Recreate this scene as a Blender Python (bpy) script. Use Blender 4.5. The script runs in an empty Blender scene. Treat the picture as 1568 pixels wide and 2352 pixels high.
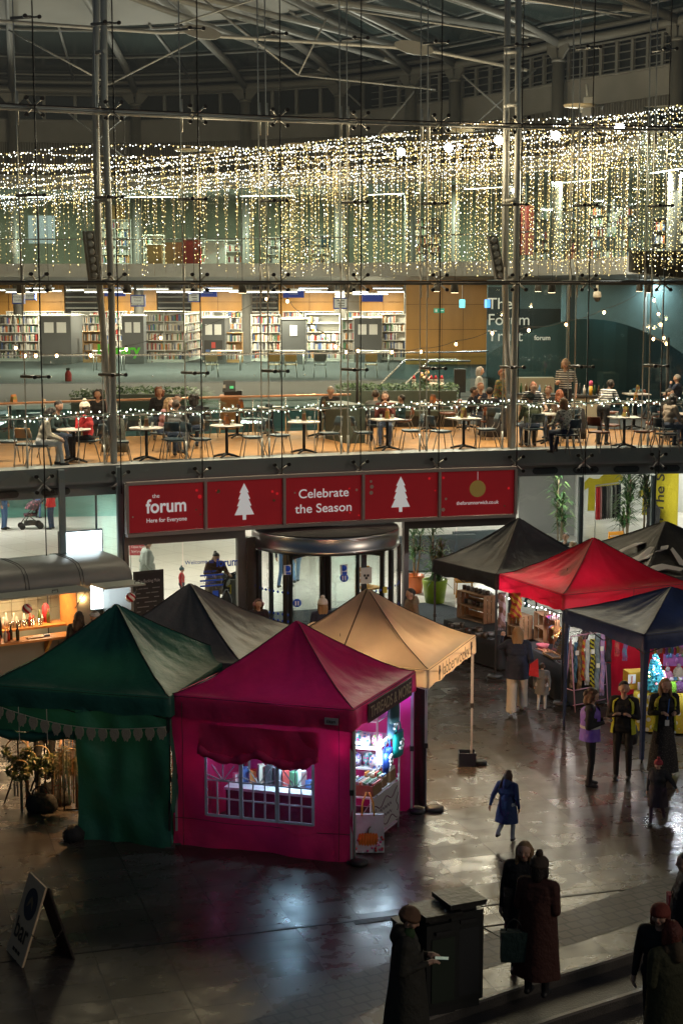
import bpy,bmesh,math,random
import numpy as np
from mathutils import Vector,Matrix,noise
random.seed(7)
sc=bpy.context.scene
COL=sc.collection
PI=math.pi
# ------------------------------------------------------------------ camera
CAM_H,FPX,PITCH=8.3,3661.0,math.radians(8.14)
cam_d=bpy.data.cameras.new('camera');cam=bpy.data.objects.new('camera',cam_d);COL.objects.link(cam)
cam.location=(0,0,CAM_H);cam.rotation_euler=(PI/2-PITCH,0,0)
cam_d.sensor_fit='HORIZONTAL';cam_d.sensor_width=24.0;cam_d.lens=24.0*FPX/1568
cam_d.clip_start=0.5;cam_d.clip_end=2000
sc.camera=cam
# ------------------------------------------------------------------ night sky
w=bpy.data.worlds.new("World");sc.world=w;w.use_nodes=True
nt=w.node_tree;nt.nodes.clear()
sky=nt.nodes.new('ShaderNodeTexSky');sky.sky_type='NISHITA';sky.sun_disc=False
SUN_EL,SUN_AZ=math.radians(27),math.radians(122)
sky.sun_elevation=SUN_EL;sky.sun_rotation=SUN_AZ
bg=nt.nodes.new('ShaderNodeBackground');out=nt.nodes.new('ShaderNodeOutputWorld')
bg.inputs['Strength'].default_value=0.009
nt.links.new(sky.outputs[0],bg.inputs[0]);nt.links.new(bg.outputs[0],out.inputs[0])
sl=bpy.data.lights.new('town_glow','SUN');sl.energy=.17;sl.color=(1,.84,.68);sl.angle=math.radians(14)
so=bpy.data.objects.new('town_glow',sl);COL.objects.link(so)
so.rotation_euler=Vector((-math.sin(SUN_AZ)*math.cos(SUN_EL),-math.cos(SUN_AZ)*math.cos(SUN_EL),-math.sin(SUN_EL))).to_track_quat('-Z','Y').to_euler()
sc.view_settings.view_transform='Standard';sc.view_settings.look='None'
sc.view_settings.exposure=0.68;sc.view_settings.gamma=1.0
cy=sc.cycles
cy.use_denoising=True;cy.max_bounces=7;cy.diffuse_bounces=3;cy.glossy_bounces=3
cy.transmission_bounces=4;cy.transparent_max_bounces=24
cy.sample_clamp_indirect=3.0;cy.sample_clamp_direct=0;cy.caustics_reflective=False;cy.caustics_refractive=False
cy.use_light_tree=True
# ------------------------------------------------------------------ pixel <-> place (measuring helper, 1568 px wide)
_s,_c=math.sin(PITCH),math.cos(PITCH)
def ray(px,py):
 u=px-784;v=py-1176
 return(u,FPX*_c-v*_s,-(FPX*_s+v*_c))
def P(px,py,z=0.0):
 r=ray(px,py);t=(z-CAM_H)/r[2]
 return Vector((r[0]*t,r[1]*t,z))
def D(px,py,Y):
 r=ray(px,py);t=Y/r[1]
 return Vector((r[0]*t,Y,CAM_H+r[2]*t))
def fy(x):return 36.45+.34*x-.014*x*x
def F(px,py,off=0.0):
 Y=36.0
 for _ in range(12):
  p=D(px,py,Y);Y=.5*Y+.5*(fy(p.x)+off)
 return D(px,py,Y)
def ftan(x):
 v=Vector((1,.34-.028*x,0));return v.normalized()
def fnor(x):
 t=ftan(x);return Vector((t.y,-t.x,0))
# ------------------------------------------------------------------ materials
MATS={}
def M(name,col=(.5,.5,.5),rough=.6,metal=0.0,emit=None,es=0.0,bump=0.0,bscale=30.0,var=0.0,vscale=4.0,spec=.5,
 transl=0.0,wood=False,sample=False,alpha=1.0,sheen=0.0,coat=0.0):
 if name in MATS:return MATS[name]
 m=bpy.data.materials.new(name);m.use_nodes=True;MATS[name]=m
 n=m.node_tree.nodes;L=m.node_tree.links
 b=n['Principled BSDF']
 b.inputs['Base Color'].default_value=(*col,1);b.inputs['Roughness'].default_value=rough
 b.inputs['Metallic'].default_value=metal;b.inputs['Specular IOR Level'].default_value=spec
 if coat:b.inputs['Coat Weight'].default_value=coat
 if sheen:b.inputs['Sheen Weight'].default_value=sheen
 if alpha<1:b.inputs['Alpha'].default_value=alpha
 tc=n.new('ShaderNodeTexCoord')
 if var or wood:
  no=n.new('ShaderNodeTexNoise');no.inputs['Scale'].default_value=vscale;no.inputs['Detail'].default_value=5
  src=tc.outputs['Object']
  if wood:
   mp=n.new('ShaderNodeMapping');mp.inputs['Scale'].default_value=(1,8,8)if wood is True else wood
   L.new(src,mp.inputs[0]);src=mp.outputs[0]
  L.new(src,no.inputs['Vector'])
  r=n.new('ShaderNodeValToRGB');v=max(var,.15 if wood else 0)
  r.color_ramp.elements[0].position=.3;r.color_ramp.elements[1].position=.7
  r.color_ramp.elements[0].color=(*[c*(1-v)for c in col],1)
  r.color_ramp.elements[1].color=(*[min(1,c*(1+v))for c in col],1)
  L.new(no.outputs['Fac'],r.inputs[0]);L.new(r.outputs[0],b.inputs['Base Color'])
 if bump:
  nb=n.new('ShaderNodeTexNoise');nb.inputs['Scale'].default_value=bscale;nb.inputs['Detail'].default_value=4
  L.new(tc.outputs['Object'],nb.inputs['Vector'])
  bp=n.new('ShaderNodeBump');bp.inputs['Strength'].default_value=bump;bp.inputs['Distance'].default_value=.05
  L.new(nb.outputs['Fac'],bp.inputs['Height']);L.new(bp.outputs[0],b.inputs['Normal'])
 if emit is not None:
  b.inputs['Emission Color'].default_value=(*emit,1);b.inputs['Emission Strength'].default_value=es
  m.cycles.emission_sampling='AUTO' if sample else 'NONE'
 if transl:
  t=n.new('ShaderNodeBsdfTranslucent');t.inputs[0].default_value=(*col,1)
  mx=n.new('ShaderNodeMixShader');mx.inputs[0].default_value=transl
  L.new(b.outputs[0],mx.inputs[1]);L.new(t.outputs[0],mx.inputs[2]);L.new(mx.outputs[0],n['Material Output'].inputs[0])
 return m
def glass(name,tint=(.9,.96,.95),refl=1.0,rough=.02,base=.03):
 if name in MATS:return MATS[name]
 m=bpy.data.materials.new(name);m.use_nodes=True;MATS[name]=m
 n=m.node_tree.nodes;L=m.node_tree.links;n.remove(n['Principled BSDF'])
 t=n.new('ShaderNodeBsdfTransparent');t.inputs[0].default_value=(*tint,1)
 g=n.new('ShaderNodeBsdfGlossy');g.inputs['Roughness'].default_value=rough;g.inputs[0].default_value=(refl,refl,refl,1)
 lw=n.new('ShaderNodeLayerWeight');lw.inputs['Blend'].default_value=.25
 ma=n.new('ShaderNodeMath');ma.operation='MULTIPLY_ADD';ma.inputs[1].default_value=.5;ma.inputs[2].default_value=base
 L.new(lw.outputs['Fresnel'],ma.inputs[0])
 mx=n.new('ShaderNodeMixShader');L.new(ma.outputs[0],mx.inputs[0]);L.new(t.outputs[0],mx.inputs[1]);L.new(g.outputs[0],mx.inputs[2])
 L.new(mx.outputs[0],n['Material Output'].inputs[0])
 return m
# ------------------------------------------------------------------ mesh builder (world coordinates)
WM={}
class MB:
 def __init__(s):s.v=[];s.f=[];s.mi=[];s.sm=[]
 def add(s,vs,fs,mi=0,smooth=False):
  o=len(s.v);s.v.extend(tuple(v)for v in vs)
  for f in fs:s.f.append(tuple(o+i for i in f));s.mi.append(mi);s.sm.append(smooth)
  return s
 def box(s,c,d,rz=0.0,mi=0,X=None):
  hx,hy,hz=d[0]/2,d[1]/2,d[2]/2
  R=X if X is not None else Matrix.Rotation(rz,3,'Z');c=Vector(c)
  vs=[c+R@Vector((sx*hx,sy*hy,sz*hz))for sx in(-1,1)for sy in(-1,1)for sz in(-1,1)]
  return s.add(vs,[(0,1,3,2),(4,6,7,5),(0,4,5,1),(2,3,7,6),(0,2,6,4),(1,5,7,3)],mi)
 def tube(s,a,b,r,n=8,r2=None,mi=0,cap=True):
  a=Vector(a);b=Vector(b);d=b-a
  if d.length<1e-6:return s
  d.normalize();u=d.orthogonal().normalized();v=d.cross(u);r2=r if r2 is None else r2
  vs=[a+(u*math.cos(2*PI*i/n)+v*math.sin(2*PI*i/n))*r for i in range(n)]+[b+(u*math.cos(2*PI*i/n)+v*math.sin(2*PI*i/n))*r2 for i in range(n)]
  s.add(vs,[(i,(i+1)%n,n+(i+1)%n,n+i)for i in range(n)],mi,n>4)
  if cap:s.add([],[],mi);o=len(s.v)-2*n;s.f+=[tuple(o+i for i in range(n))[::-1],tuple(o+n+i for i in range(n))];s.mi+=[mi,mi];s.sm+=[False,False]
  return s
 def path(s,pts,r,n=6,mi=0):
  pts=[Vector(p)for p in pts];rings=[]
  u=None
  for i,p in enumerate(pts):
   d=(pts[min(i+1,len(pts)-1)]-pts[max(i-1,0)]).normalized()
   if u is None:u=d.orthogonal().normalized()
   u=(u-d*u.dot(d)).normalized();v=d.cross(u)
   rr=r[i]if isinstance(r,(list,tuple))else r
   rings.append([p+(u*math.cos(2*PI*k/n)+v*math.sin(2*PI*k/n))*rr for k in range(n)])
  return s.loft(rings,mi,True,True)
 def loft(s,rings,mi=0,smooth=True,caps=True,closed=True):
  o=len(s.v);n=len(rings[0])
  vs=[p for r in rings for p in r];fs=[]
  for j in range(len(rings)-1):
   for k in range(n if closed else n-1):
    k2=(k+1)%n
    fs.append((j*n+k,j*n+k2,(j+1)*n+k2,(j+1)*n+k))
  s.add(vs,fs,mi,smooth)
  if caps:
   m=len(rings)-1
   s.f+=[tuple(o+i for i in range(n))[::-1],tuple(o+m*n+i for i in range(n))];s.mi+=[mi,mi];s.sm+=[False,False]
  return s
 def lathe(s,c,prof,n=16,mi=0,axis=None):
  c=Vector(c);Z=Vector(axis or(0,0,1)).normalized();U=Z.orthogonal().normalized();V=Z.cross(U)
  return s.loft([[c+Z*z+(U*math.cos(2*PI*k/n)+V*math.sin(2*PI*k/n))*max(r,1e-4)for k in range(n)]for r,z in prof],mi,True,True)
 def ball(s,c,r,n=10,mi=0):
  if not isinstance(r,(tuple,list)):r=(r,r,r)
  m=max(4,n//2);c=Vector(c)
  return s.loft([[c+Vector((r[0]*math.sin(max(.02,min(PI-.02,PI*j/m)))*math.cos(2*PI*k/n),r[1]*math.sin(max(.02,min(PI-.02,PI*j/m)))*math.sin(2*PI*k/n),-r[2]*math.cos(PI*j/m)))for k in range(n)]for j in range(m+1)],mi,True,True)
 def prism(s,poly,ext,mi=0):
  n=len(poly);e=Vector(ext);a=[Vector(p)for p in poly]
  s.add(a+[p+e for p in a],[tuple(range(n))[::-1],tuple(range(n,2*n))]+[(i,(i+1)%n,n+(i+1)%n,n+i)for i in range(n)],mi)
  return s
 def quad(s,a,b,c,d,mi=0):return s.add([a,b,c,d],[(0,1,2,3)],mi)
 def build(s,name,mats,parent=None,world=None):
  me=bpy.data.meshes.new(name)
  Mx=WM[parent.name]if parent is not None else(world or Matrix())
  I=Mx.inverted()
  co=np.array(s.v,dtype=float).reshape(-1,3)
  A=np.array(I)
  co=co@A[:3,:3].T+A[:3,3]
  me.from_pydata(co.tolist(),[],s.f)
  if not isinstance(mats,(list,tuple)):mats=[mats]
  for m in mats:me.materials.append(m)
  me.polygons.foreach_set('material_index',s.mi);me.polygons.foreach_set('use_smooth',s.sm)
  me.update()
  o=bpy.data.objects.new(name,me);COL.objects.link(o)
  if parent is not None:o.parent=parent
  else:o.matrix_world=Mx
  WM[o.name]=Mx.copy()
  return o
def tag(o,label=None,cat=None,group=None,kind=None):
 if label:o['label']=label
 if cat:o['category']=cat
 if group:o['group']=group
 if kind:o['kind']=kind
 return o
def thing(name,label,cat,loc=(0,0,0),rz=0.0,group=None):
 o=bpy.data.objects.new(name,None);COL.objects.link(o);o.empty_display_size=.2
 o.location=loc;o.rotation_euler=(0,0,rz)
 WM[o.name]=Matrix.Translation(Vector(loc))@Matrix.Rotation(rz,4,'Z')
 return tag(o,label,cat,group)
def dup(root,loc,rz,label=None,group=None):
 def cp(o,par):
  c=o.copy();COL.objects.link(c)
  if par is not None:c.parent=par
  for ch in kids.get(o.name,[]):cp(ch,c)
  return c
 kids={}
 def walk(o):
  kids[o.name]=list(o.children)
  for ch in o.children:walk(ch)
 walk(root)
 r=cp(root,None);r.location=loc;r.rotation_euler=(0,0,rz)
 WM[r.name]=Matrix.Translation(Vector(loc))@Matrix.Rotation(rz,4,'Z')
 if label:r['label']=label
 if group:r['group']=group
 return r
def lamp(kind,loc,power,col=(1,1,1),size=.2,size_y=None,aim=None,parent=None,spot=60,blend=.5,name='lamp_light',spread=None):
 d=bpy.data.lights.new(name,kind);d.energy=power;d.color=col
 if kind=='AREA':
  d.size=size
  if size_y:d.shape='RECTANGLE';d.size_y=size_y
  if spread:d.spread=math.radians(spread)
 else:d.shadow_soft_size=size
 if kind=='SPOT':d.spot_size=math.radians(spot);d.spot_blend=blend
 o=bpy.data.objects.new(name,d);COL.objects.link(o)
 mw=Matrix.Translation(Vector(loc))
 if aim is not None:
  mw=mw@(Vector(aim)-Vector(loc)).to_track_quat('-Z','Y').to_matrix().to_4x4()
 if parent is not None:
  o.parent=parent;mw=WM[parent.name].inverted()@mw
 o.matrix_basis=mw
 return o
def text(name,body,origin,xdir,updir,size,mat,parent=None,align='CENTER',ext=.004,bold=0.0,fit=None):
 cu=bpy.data.curves.new(name,'FONT');cu.body=body;cu.size=1;cu.align_x=align;cu.align_y='CENTER';cu.offset=bold
 tmp=bpy.data.objects.new('tmp_text',cu);COL.objects.link(tmp)
 dg=bpy.context.evaluated_depsgraph_get();me=bpy.data.meshes.new_from_object(tmp.evaluated_get(dg))
 co=[v.co.copy()for v in me.vertices];fs=[tuple(p.vertices)for p in me.polygons]
 bpy.data.objects.remove(tmp);bpy.data.meshes.remove(me);bpy.data.curves.remove(cu)
 if not co:return None
 x=Vector(xdir).normalized();u=Vector(updir);u=(u-x*u.dot(x)).normalized();nrm=x.cross(u)
 sx=size
 if fit:sx=fit/max(1e-6,max(c.x for c in co)-min(c.x for c in co))
 mb=MB();o=Vector(origin)
 mb.add([o+x*c.x*sx+u*c.y*size+nrm*ext for c in co],fs)
 return mb.build(name,mat,parent)
def lerp(a,b,t):return a+(b-a)*t
def poly_at(pts,x):
 for(x0,y0),(x1,y1)in zip(pts,pts[1:]):
  if x<=x1:return lerp(y0,y1,(x-x0)/(x1-x0))
 return pts[-1][1]
# ================================================================== ground of the square
g_ang=math.radians(17.2)
gm=M('wet_paving',(.085,.072,.062),.35,spec=.4)
n=gm.node_tree.nodes;L=gm.node_tree.links;b=n['Principled BSDF']
tc=n['Texture Coordinate']
mp=n.new('ShaderNodeMapping');mp.inputs['Rotation'].default_value=(0,0,-g_ang);L.new(tc.outputs['Object'],mp.inputs[0])
br=n.new('ShaderNodeTexBrick');br.offset=0.0
br.inputs['Scale'].default_value=1.0;br.inputs['Brick Width'].default_value=.88;br.inputs['Row Height'].default_value=.52
br.inputs['Mortar Size'].default_value=.009;br.inputs['Mortar Smooth'].default_value=.2;br.inputs['Bias'].default_value=0
br.inputs['Color1'].default_value=(.08,.068,.06,1);br.inputs['Color2'].default_value=(.046,.04,.036,1);br.inputs['Mortar'].default_value=(.016,.014,.012,1)
L.new(mp.outputs[0],br.inputs['Vector'])
no=n.new('ShaderNodeTexNoise');no.inputs['Scale'].default_value=1.1;no.inputs['Detail'].default_value=8;L.new(mp.outputs[0],no.inputs['Vector'])
mx=n.new('ShaderNodeMix');mx.data_type='RGBA';mx.blend_type='MULTIPLY';mx.inputs['Factor'].default_value=.7
cr=n.new('ShaderNodeValToRGB');cr.color_ramp.elements[0].color=(.38,.35,.32,1);cr.color_ramp.elements[1].color=(1.25,1.17,1.08,1)
cr.color_ramp.elements[0].position=.3;cr.color_ramp.elements[1].position=.7
L.new(no.outputs['Fac'],cr.inputs[0]);L.new(br.outputs['Color'],mx.inputs['A']);L.new(cr.outputs[0],mx.inputs['B']);L.new(mx.outputs['Result'],b.inputs['Base Color'])
vo=n.new('ShaderNodeTexVoronoi');vo.inputs['Scale'].default_value=2.6;L.new(mp.outputs[0],vo.inputs['Vector'])
lt=n.new('ShaderNodeMath');lt.operation='LESS_THAN';lt.inputs[1].default_value=.055;L.new(vo.outputs['Distance'],lt.inputs[0])
mg=n.new('ShaderNodeMix');mg.data_type='RGBA';mg.inputs['B'].default_value=(.02,.018,.016,1);L.new(lt.outputs[0],mg.inputs['Factor']);L.new(mx.outputs['Result'],mg.inputs['A']);L.new(mg.outputs['Result'],b.inputs['Base Color'])
n2=n.new('ShaderNodeTexNoise');n2.inputs['Scale'].default_value=3.5;n2.inputs['Detail'].default_value=6;L.new(mp.outputs[0],n2.inputs['Vector'])
rr=n.new('ShaderNodeMapRange');rr.inputs['From Min'].default_value=.35;rr.inputs['From Max'].default_value=.65
rr.inputs['To Min'].default_value=.19;rr.inputs['To Max'].default_value=.31
L.new(n2.outputs['Fac'],rr.inputs['Value'])
bt=n.new('ShaderNodeTexBrick');bt.offset=0
for k_,v_ in(('Scale',1.0),('Brick Width',.88),('Row Height',.52),('Mortar Size',.009),('Mortar Smooth',.2),('Bias',0)):bt.inputs[k_].default_value=v_
bt.inputs['Color1'].default_value=(0,0,0,1);bt.inputs['Color2'].default_value=(1,1,1,1);bt.inputs['Mortar'].default_value=(1,1,1,1)
L.new(mp.outputs[0],bt.inputs['Vector'])
ad=n.new('ShaderNodeMath');ad.operation='MULTIPLY_ADD';ad.inputs[1].default_value=.1;L.new(bt.outputs['Color'],ad.inputs[0]);L.new(rr.outputs[0],ad.inputs[2])
L.new(ad.outputs[0],b.inputs['Roughness'])
n3=n.new('ShaderNodeTexNoise');n3.inputs['Scale'].default_value=70;n3.inputs['Detail'].default_value=3;L.new(mp.outputs[0],n3.inputs['Vector'])
bp=n.new('ShaderNodeBump');bp.inputs['Strength'].default_value=.22;bp.inputs['Distance'].default_value=.008
b2=n.new('ShaderNodeBump');b2.inputs['Strength'].default_value=.6;b2.inputs['Distance'].default_value=.01;b2.invert=True
L.new(br.outputs['Fac'],b2.inputs['Height']);L.new(b2.outputs[0],b.inputs['Normal'])
UG=Vector((math.cos(g_ang),math.sin(g_ang),0));VG=Vector((-UG.y,UG.x,0))
step_px=[(880,2395),(980,2340),(1090,2302),(1200,2265),(1300,2235),(1400,2205),(1500,2172),(1568,2146),(1700,2092),(1900,2010)]
edge=[P(x,y,0)for x,y in step_px]
edge=[edge[0]+(edge[0]-edge[1])*6]+edge+[edge[-1]+(edge[-1]-edge[-2])*10]
mb=MB()
far=[Vector((70,60,0)),Vector((300,400,0)),Vector((-300,400,0)),Vector((-300,-60,0)),Vector((edge[0].x-1,-60,0))]
poly=edge+far
mb.add(poly,[tuple(range(len(poly)))])
tag(mb.build('square_paving',gm),kind='structure')
stone=M('step_stone',(.075,.067,.06),.38,bump=.25,bscale=40,var=.25,vscale=3)
def shifted(pts,d):
 out=[]
 for i,p in enumerate(pts):
  t=(pts[min(i+1,len(pts)-1)]-pts[max(i-1,0)]).normalized();nn=Vector((t.y,-t.x,0))
  out.append(p+nn*d)
 return out
nos=M('step_nosing',(.2,.18,.16),.32,bump=.2,bscale=60)
rise,go=.15,.62
st=tag(MB().build('step_flight',stone),kind='structure')if False else None
mb=MB();nb=MB()
for k in range(9):
 a=shifted(edge,k*go);c=shifted(edge,(k+1)*go);z0=-k*rise;z1=-(k+1)*rise
 for i in range(len(edge)-1):
  q=[Vector((p.x,p.y,z))for p,z in((a[i],z0-.001),(a[i+1],z0-.001),(a[i+1],z1),(a[i],z1))];mb.quad(*q[::-1])
  mb.quad(*[Vector((p.x,p.y,z1))for p in(a[i],c[i],c[i+1],a[i+1])])
  n0=shifted(edge,k*go-.045);n1=shifted(edge,k*go+.012)
  ring=lambda z:[Vector((n0[i].x,n0[i].y,z)),Vector((n1[i].x,n1[i].y,z)),Vector((n1[i+1].x,n1[i+1].y,z)),Vector((n0[i+1].x,n0[i+1].y,z))]
  nb.quad(*ring(z0+.005))
  nb.quad(Vector((n1[i].x,n1[i].y,z0+.005)),Vector((n1[i].x,n1[i].y,z0-.03)),Vector((n1[i+1].x,n1[i+1].y,z0-.03)),Vector((n1[i+1].x,n1[i+1].y,z0+.005)))
a=shifted(edge,9*go)
low=[Vector((p.x,p.y,-9*rise))for p in a]
mb.add(low+[Vector((120,-60,-1.35)),Vector((low[0].x,-60,-1.35))],[tuple(range(len(low)+2))])
tag(mb.build('steps',stone),kind='structure');tag(nb.build('steps_edge',nos),kind='structure')
cob=M('cobble_strip',(.05,.045,.04),.5)
n=cob.node_tree.nodes;L=cob.node_tree.links;b=n['Principled BSDF']
mp=n.new('ShaderNodeMapping');mp.inputs['Rotation'].default_value=(0,0,-math.radians(28));L.new(n['Texture Coordinate'].outputs['Object'],mp.inputs[0])
br=n.new('ShaderNodeTexBrick');br.inputs['Scale'].default_value=1;br.inputs['Brick Width'].default_value=.2;br.inputs['Row Height'].default_value=.2;br.inputs['Mortar Size'].default_value=.018;br.offset=.5
br.inputs['Color1'].default_value=(.065,.055,.048,1);br.inputs['Color2'].default_value=(.035,.03,.027,1);br.inputs['Mortar'].default_value=(.008,.008,.007,1)
L.new(mp.outputs[0],br.inputs['Vector']);L.new(br.outputs['Color'],b.inputs['Base Color'])
bp=n.new('ShaderNodeBump');bp.inputs['Strength'].default_value=1;bp.inputs['Distance'].default_value=.03;bp.invert=True;L.new(br.outputs['Fac'],bp.inputs['Height']);L.new(bp.outputs[0],b.inputs['Normal'])
mb=MB();a=shifted(edge,-.62);c=shifted(edge,-1.45)
for i in range(len(edge)-1):mb.quad(*[Vector((p.x,p.y,.004))for p in(a[i],a[i+1],c[i+1],c[i])])
tag(mb.build('cobbled_path',cob),kind='structure')
dk=M('drain_black',(.012,.012,.012),.5)
mb=MB();p0=P(-80,2221);p1=P(1640,2020)
mb.box((p0+p1)/2+Vector((0,0,.002)),((p1-p0).length,.035,.008),math.atan2(p1.y-p0.y,p1.x-p0.x))
tag(mb.build('slot_drain',dk),'long black slot drain crossing the wet paving','drain')
mb=MB();q=P(864,2114);mb.box(q+Vector((0,0,.004)),(.62,.14,.012),g_ang)
for k in range(3):mb.box(q+VG*(-.04+k*.04)+Vector((0,0,.012)),(.6,.012,.006),g_ang)
tag(mb.build('drain_cover',M('cast_iron',(.03,.03,.03),.4,.6)),'small dark metal drain cover in the paving beside the bins','drain cover')
q=P(1150,2120,0)
mb=MB();c0,c1,c2,c3=P(1107,2130),P(1213,2117),P(1258,2139),P(1150,2155)
for a_,b_ in((c0,c1),(c1,c2),(c2,c3),(c3,c0)):mb.tube(a_+Vector((0,0,.001)),b_+Vector((0,0,.001)),.012,4)
tag(mb.build('access_cover',dk),'rectangular recessed access cover outlined in the paving','access cover')
# ================================================================== the glass fronted hall behind
white_tile=M('white_floor_tile',(.72,.7,.66),.28)
n=white_tile.node_tree.nodes;L=white_tile.node_tree.links;b=n['Principled BSDF']
mp=n.new('ShaderNodeMapping');mp.inputs['Rotation'].default_value=(0,0,math.radians(-40));L.new(n['Texture Coordinate'].outputs['Object'],mp.inputs[0])
br=n.new('ShaderNodeTexBrick');br.inputs['Scale'].default_value=1;br.inputs['Brick Width'].default_value=1.2;br.inputs['Row Height'].default_value=1.2;br.inputs['Mortar Size'].default_value=.012;br.offset=0
br.inputs['Color1'].default_value=(.74,.72,.68,1);br.inputs['Color2'].default_value=(.68,.66,.62,1);br.inputs['Mortar'].default_value=(.4,.39,.37,1)
L.new(mp.outputs[0],br.inputs['Vector']);L.new(br.outputs['Color'],b.inputs['Base Color'])
XS=[-16+i*1.0 for i in range(37)]
def fpt(x,z,off=0.0):
 nn=fnor(x);return Vector((x,fy(x),z))-nn*off
def strip(mb,x0,x1,offa,za,offb,zb,n=20,mi=0):
 for i in range(n):
  xa=lerp(x0,x1,i/n);xb=lerp(x0,x1,(i+1)/n)
  mb.quad(fpt(xa,za,offa),fpt(xb,za,offa),fpt(xb,zb,offb),fpt(xa,zb,offb),mi)
 return mb
mb=MB()
pts=[Vector((x,fy(x),.006))-fnor(x)*.15 for x in XS]
mb.add(pts+[Vector((20,82,.006)),Vector((-36,82,.006)),Vector((-36,26,.006))],[tuple(range(len(pts)+3))])
tag(mb.build('hall_floor',white_tile),kind='structure')
carpet=M('entrance_mat',(.06,.075,.095),.9,bump=.3,bscale=200)
mb=MB();a=[P(905,1435),P(1060,1450),P(1110,1330),P(960,1322)]
q=[F(940,1440),F(1290,1440)]
mb.add([fpt(-1.9,.011,.25),fpt(4.6,.011,.25),fpt(3.4,.011,3.9),fpt(-.9,.011,3.9)],[(0,1,2,3)])
tag(mb.build('entrance_mat',carpet),'grey blue entrance mat inside the revolving door','mat')
ZC=4.37
hall=thing('glass_fronted_hall','large glass fronted public hall with library floors behind the market','building',(0,37,0))
wood_floor=M('cafe_floor_wood',(.4,.21,.08),.55,spec=.15,wood=(1,1,1),vscale=3,var=.12)
n=wood_floor.node_tree.nodes;L=wood_floor.node_tree.links;b=n['Principled BSDF']
def deck_back(x):return 6.6 if x<2.0 else lerp(6.6,12.5,min(1,(x-2.0)/1.4))
dxs=[-16+i*.5 for i in range(73)]
mb=MB()
for xa,xb in zip(dxs,dxs[1:]):
 mb.quad(fpt(xa,ZC,.14),fpt(xb,ZC,.14),fpt(xb,ZC,deck_back(xb)),fpt(xa,ZC,deck_back(xa)))
mb.build('cafe_floor',wood_floor,hall)
soff=M('soffit_white',(.62,.62,.6),.7)
mb=MB()
for xa,xb in zip(dxs,dxs[1:]):
 mb.quad(fpt(xa,3.72,1.0),fpt(xa,3.72,deck_back(xa)),fpt(xb,3.72,deck_back(xb)),fpt(xb,3.72,1.0))
 mb.quad(fpt(xa,3.72,deck_back(xa)),fpt(xa,ZC-.002,deck_back(xa)),fpt(xb,ZC-.002,deck_back(xb)),fpt(xb,3.72,deck_back(xb)))
mb.build('deck_soffit',soff,hall)
fasc=M('fascia_grey',(.14,.16,.17),.35,.3)
mb=MB()
strip(mb,-16,20,.14,ZC+.02,.14,ZC-.36,60);strip(mb,-16,20,.75,ZC+.021,.14,ZC+.02,60)
strip(mb,-16,20,.14,ZC-.36,.45,ZC-.4,60);strip(mb,-16,20,.45,ZC-.4,.45,ZC-.66,60);strip(mb,-16,20,.45,ZC-.66,1.0,3.719,60)
mb.build('deck_edge',M('deck_edge_metal',(.3,.31,.31),.4,.2),hall)
mb=0
for i in range(26):
 x=-13+i*1.0
 if-5.4<x<3.9:continue
 c=fpt(x,ZC-.53,.44);t=ftan(x);pr=[]
 for k in range(16):
  a=2*PI*k/16;pr.append(c+t*(.32*(1 if math.cos(a)>0 else-1)*.7+.1*math.cos(a))+Vector((0,0,.085*math.sin(a))))
 MB().prism(pr,fnor(x)*.012).build('edge_slot',M('slot_dark',(.03,.035,.04),.6),hall)
# ---------------------------------------------------------------- drum wall, ring beam, columns, roof
ring_px=[(-420,190),(-210,190),(28,205),(310,208),(563,198),(780,185),(943,163),(1045,148),(1283,98),(1560,45),(1900,-40)]
ZR=17.2
nodes=[P(x,y,ZR)for x,y in ring_px]
CEN=Vector((-10.2,50.5,20.6))
def seg(nodes,k,n=6):
 a,b_=nodes[k],nodes[k+1];o=[]
 for i in range(n):
  t=i/n;p=a.lerp(b_,t);ra=(a-CEN).to_2d().length;rb=(b_-CEN).to_2d().length
  d=(p-CEN).to_2d();d=d.normalized()*lerp(ra,rb,t);o.append(Vector((CEN.x+d.x,CEN.y+d.y,a.z)))
 return o
NS=8
arc=[];
for k in range(len(nodes)-1):arc+=seg(nodes,k,NS)
arc.append(nodes[-1])
def zz(p,z,push=0.0):
 d=Vector((p.x-CEN.x,p.y-CEN.y,0)).normalized();return Vector((p.x+d.x*push,p.y+d.y*push,z))
steel=M('painted_steel_grey',(.19,.185,.168),.42,.15,bump=.04,bscale=60)
steel_dk=M('steel_neutral_grey',(.22,.22,.21),.45,.2)  # even neutral grey for frames, purlins and brackets
panel_dk=M('drum_panel_dark',(.12,.115,.105),.55,var=.12,vscale=.8)
panel_lt=M('drum_band_grey',(.27,.265,.25),.6,var=.08,vscale=1)
mb=MB()
for p,q in zip(arc,arc[1:]):mb.quad(zz(p,12.9,.6),zz(q,12.9,.6),zz(q,14.92,.6),zz(p,14.92,.6))
mb.build('drum_wall',panel_dk,hall)
mb=MB()
for p,q in zip(arc,arc[1:]):
 for t in(0,.33,.66):
  r=p.lerp(q,t)
  for o in(-.05,.05):
   tq=(q-p).normalized();c=zz(r,13.9,.57)+tq*o;mb.box(c,(.028,.03,2.0),math.atan2(tq.y,tq.x))
mb.build('panel_seam',M('panel_seam_grey',(.24,.235,.22),.5),hall)
mb=MB()
for p,q in zip(arc,arc[1:]):
 mb.quad(zz(p,14.92,.45),zz(q,14.92,.45),zz(q,15.85,.45),zz(p,15.85,.45))
 for z in(14.9,15.86):mb.box((zz(p,z,.45)+zz(q,z,.45))/2,((q-p).length,.14,.06),math.atan2(q.y-p.y,q.x-p.x))
mb.build('wall_band',panel_lt,hall)
mb=MB();cg=MB()
cg_m=M('clerestory_dark',(.02,.022,.022),.12)
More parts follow.
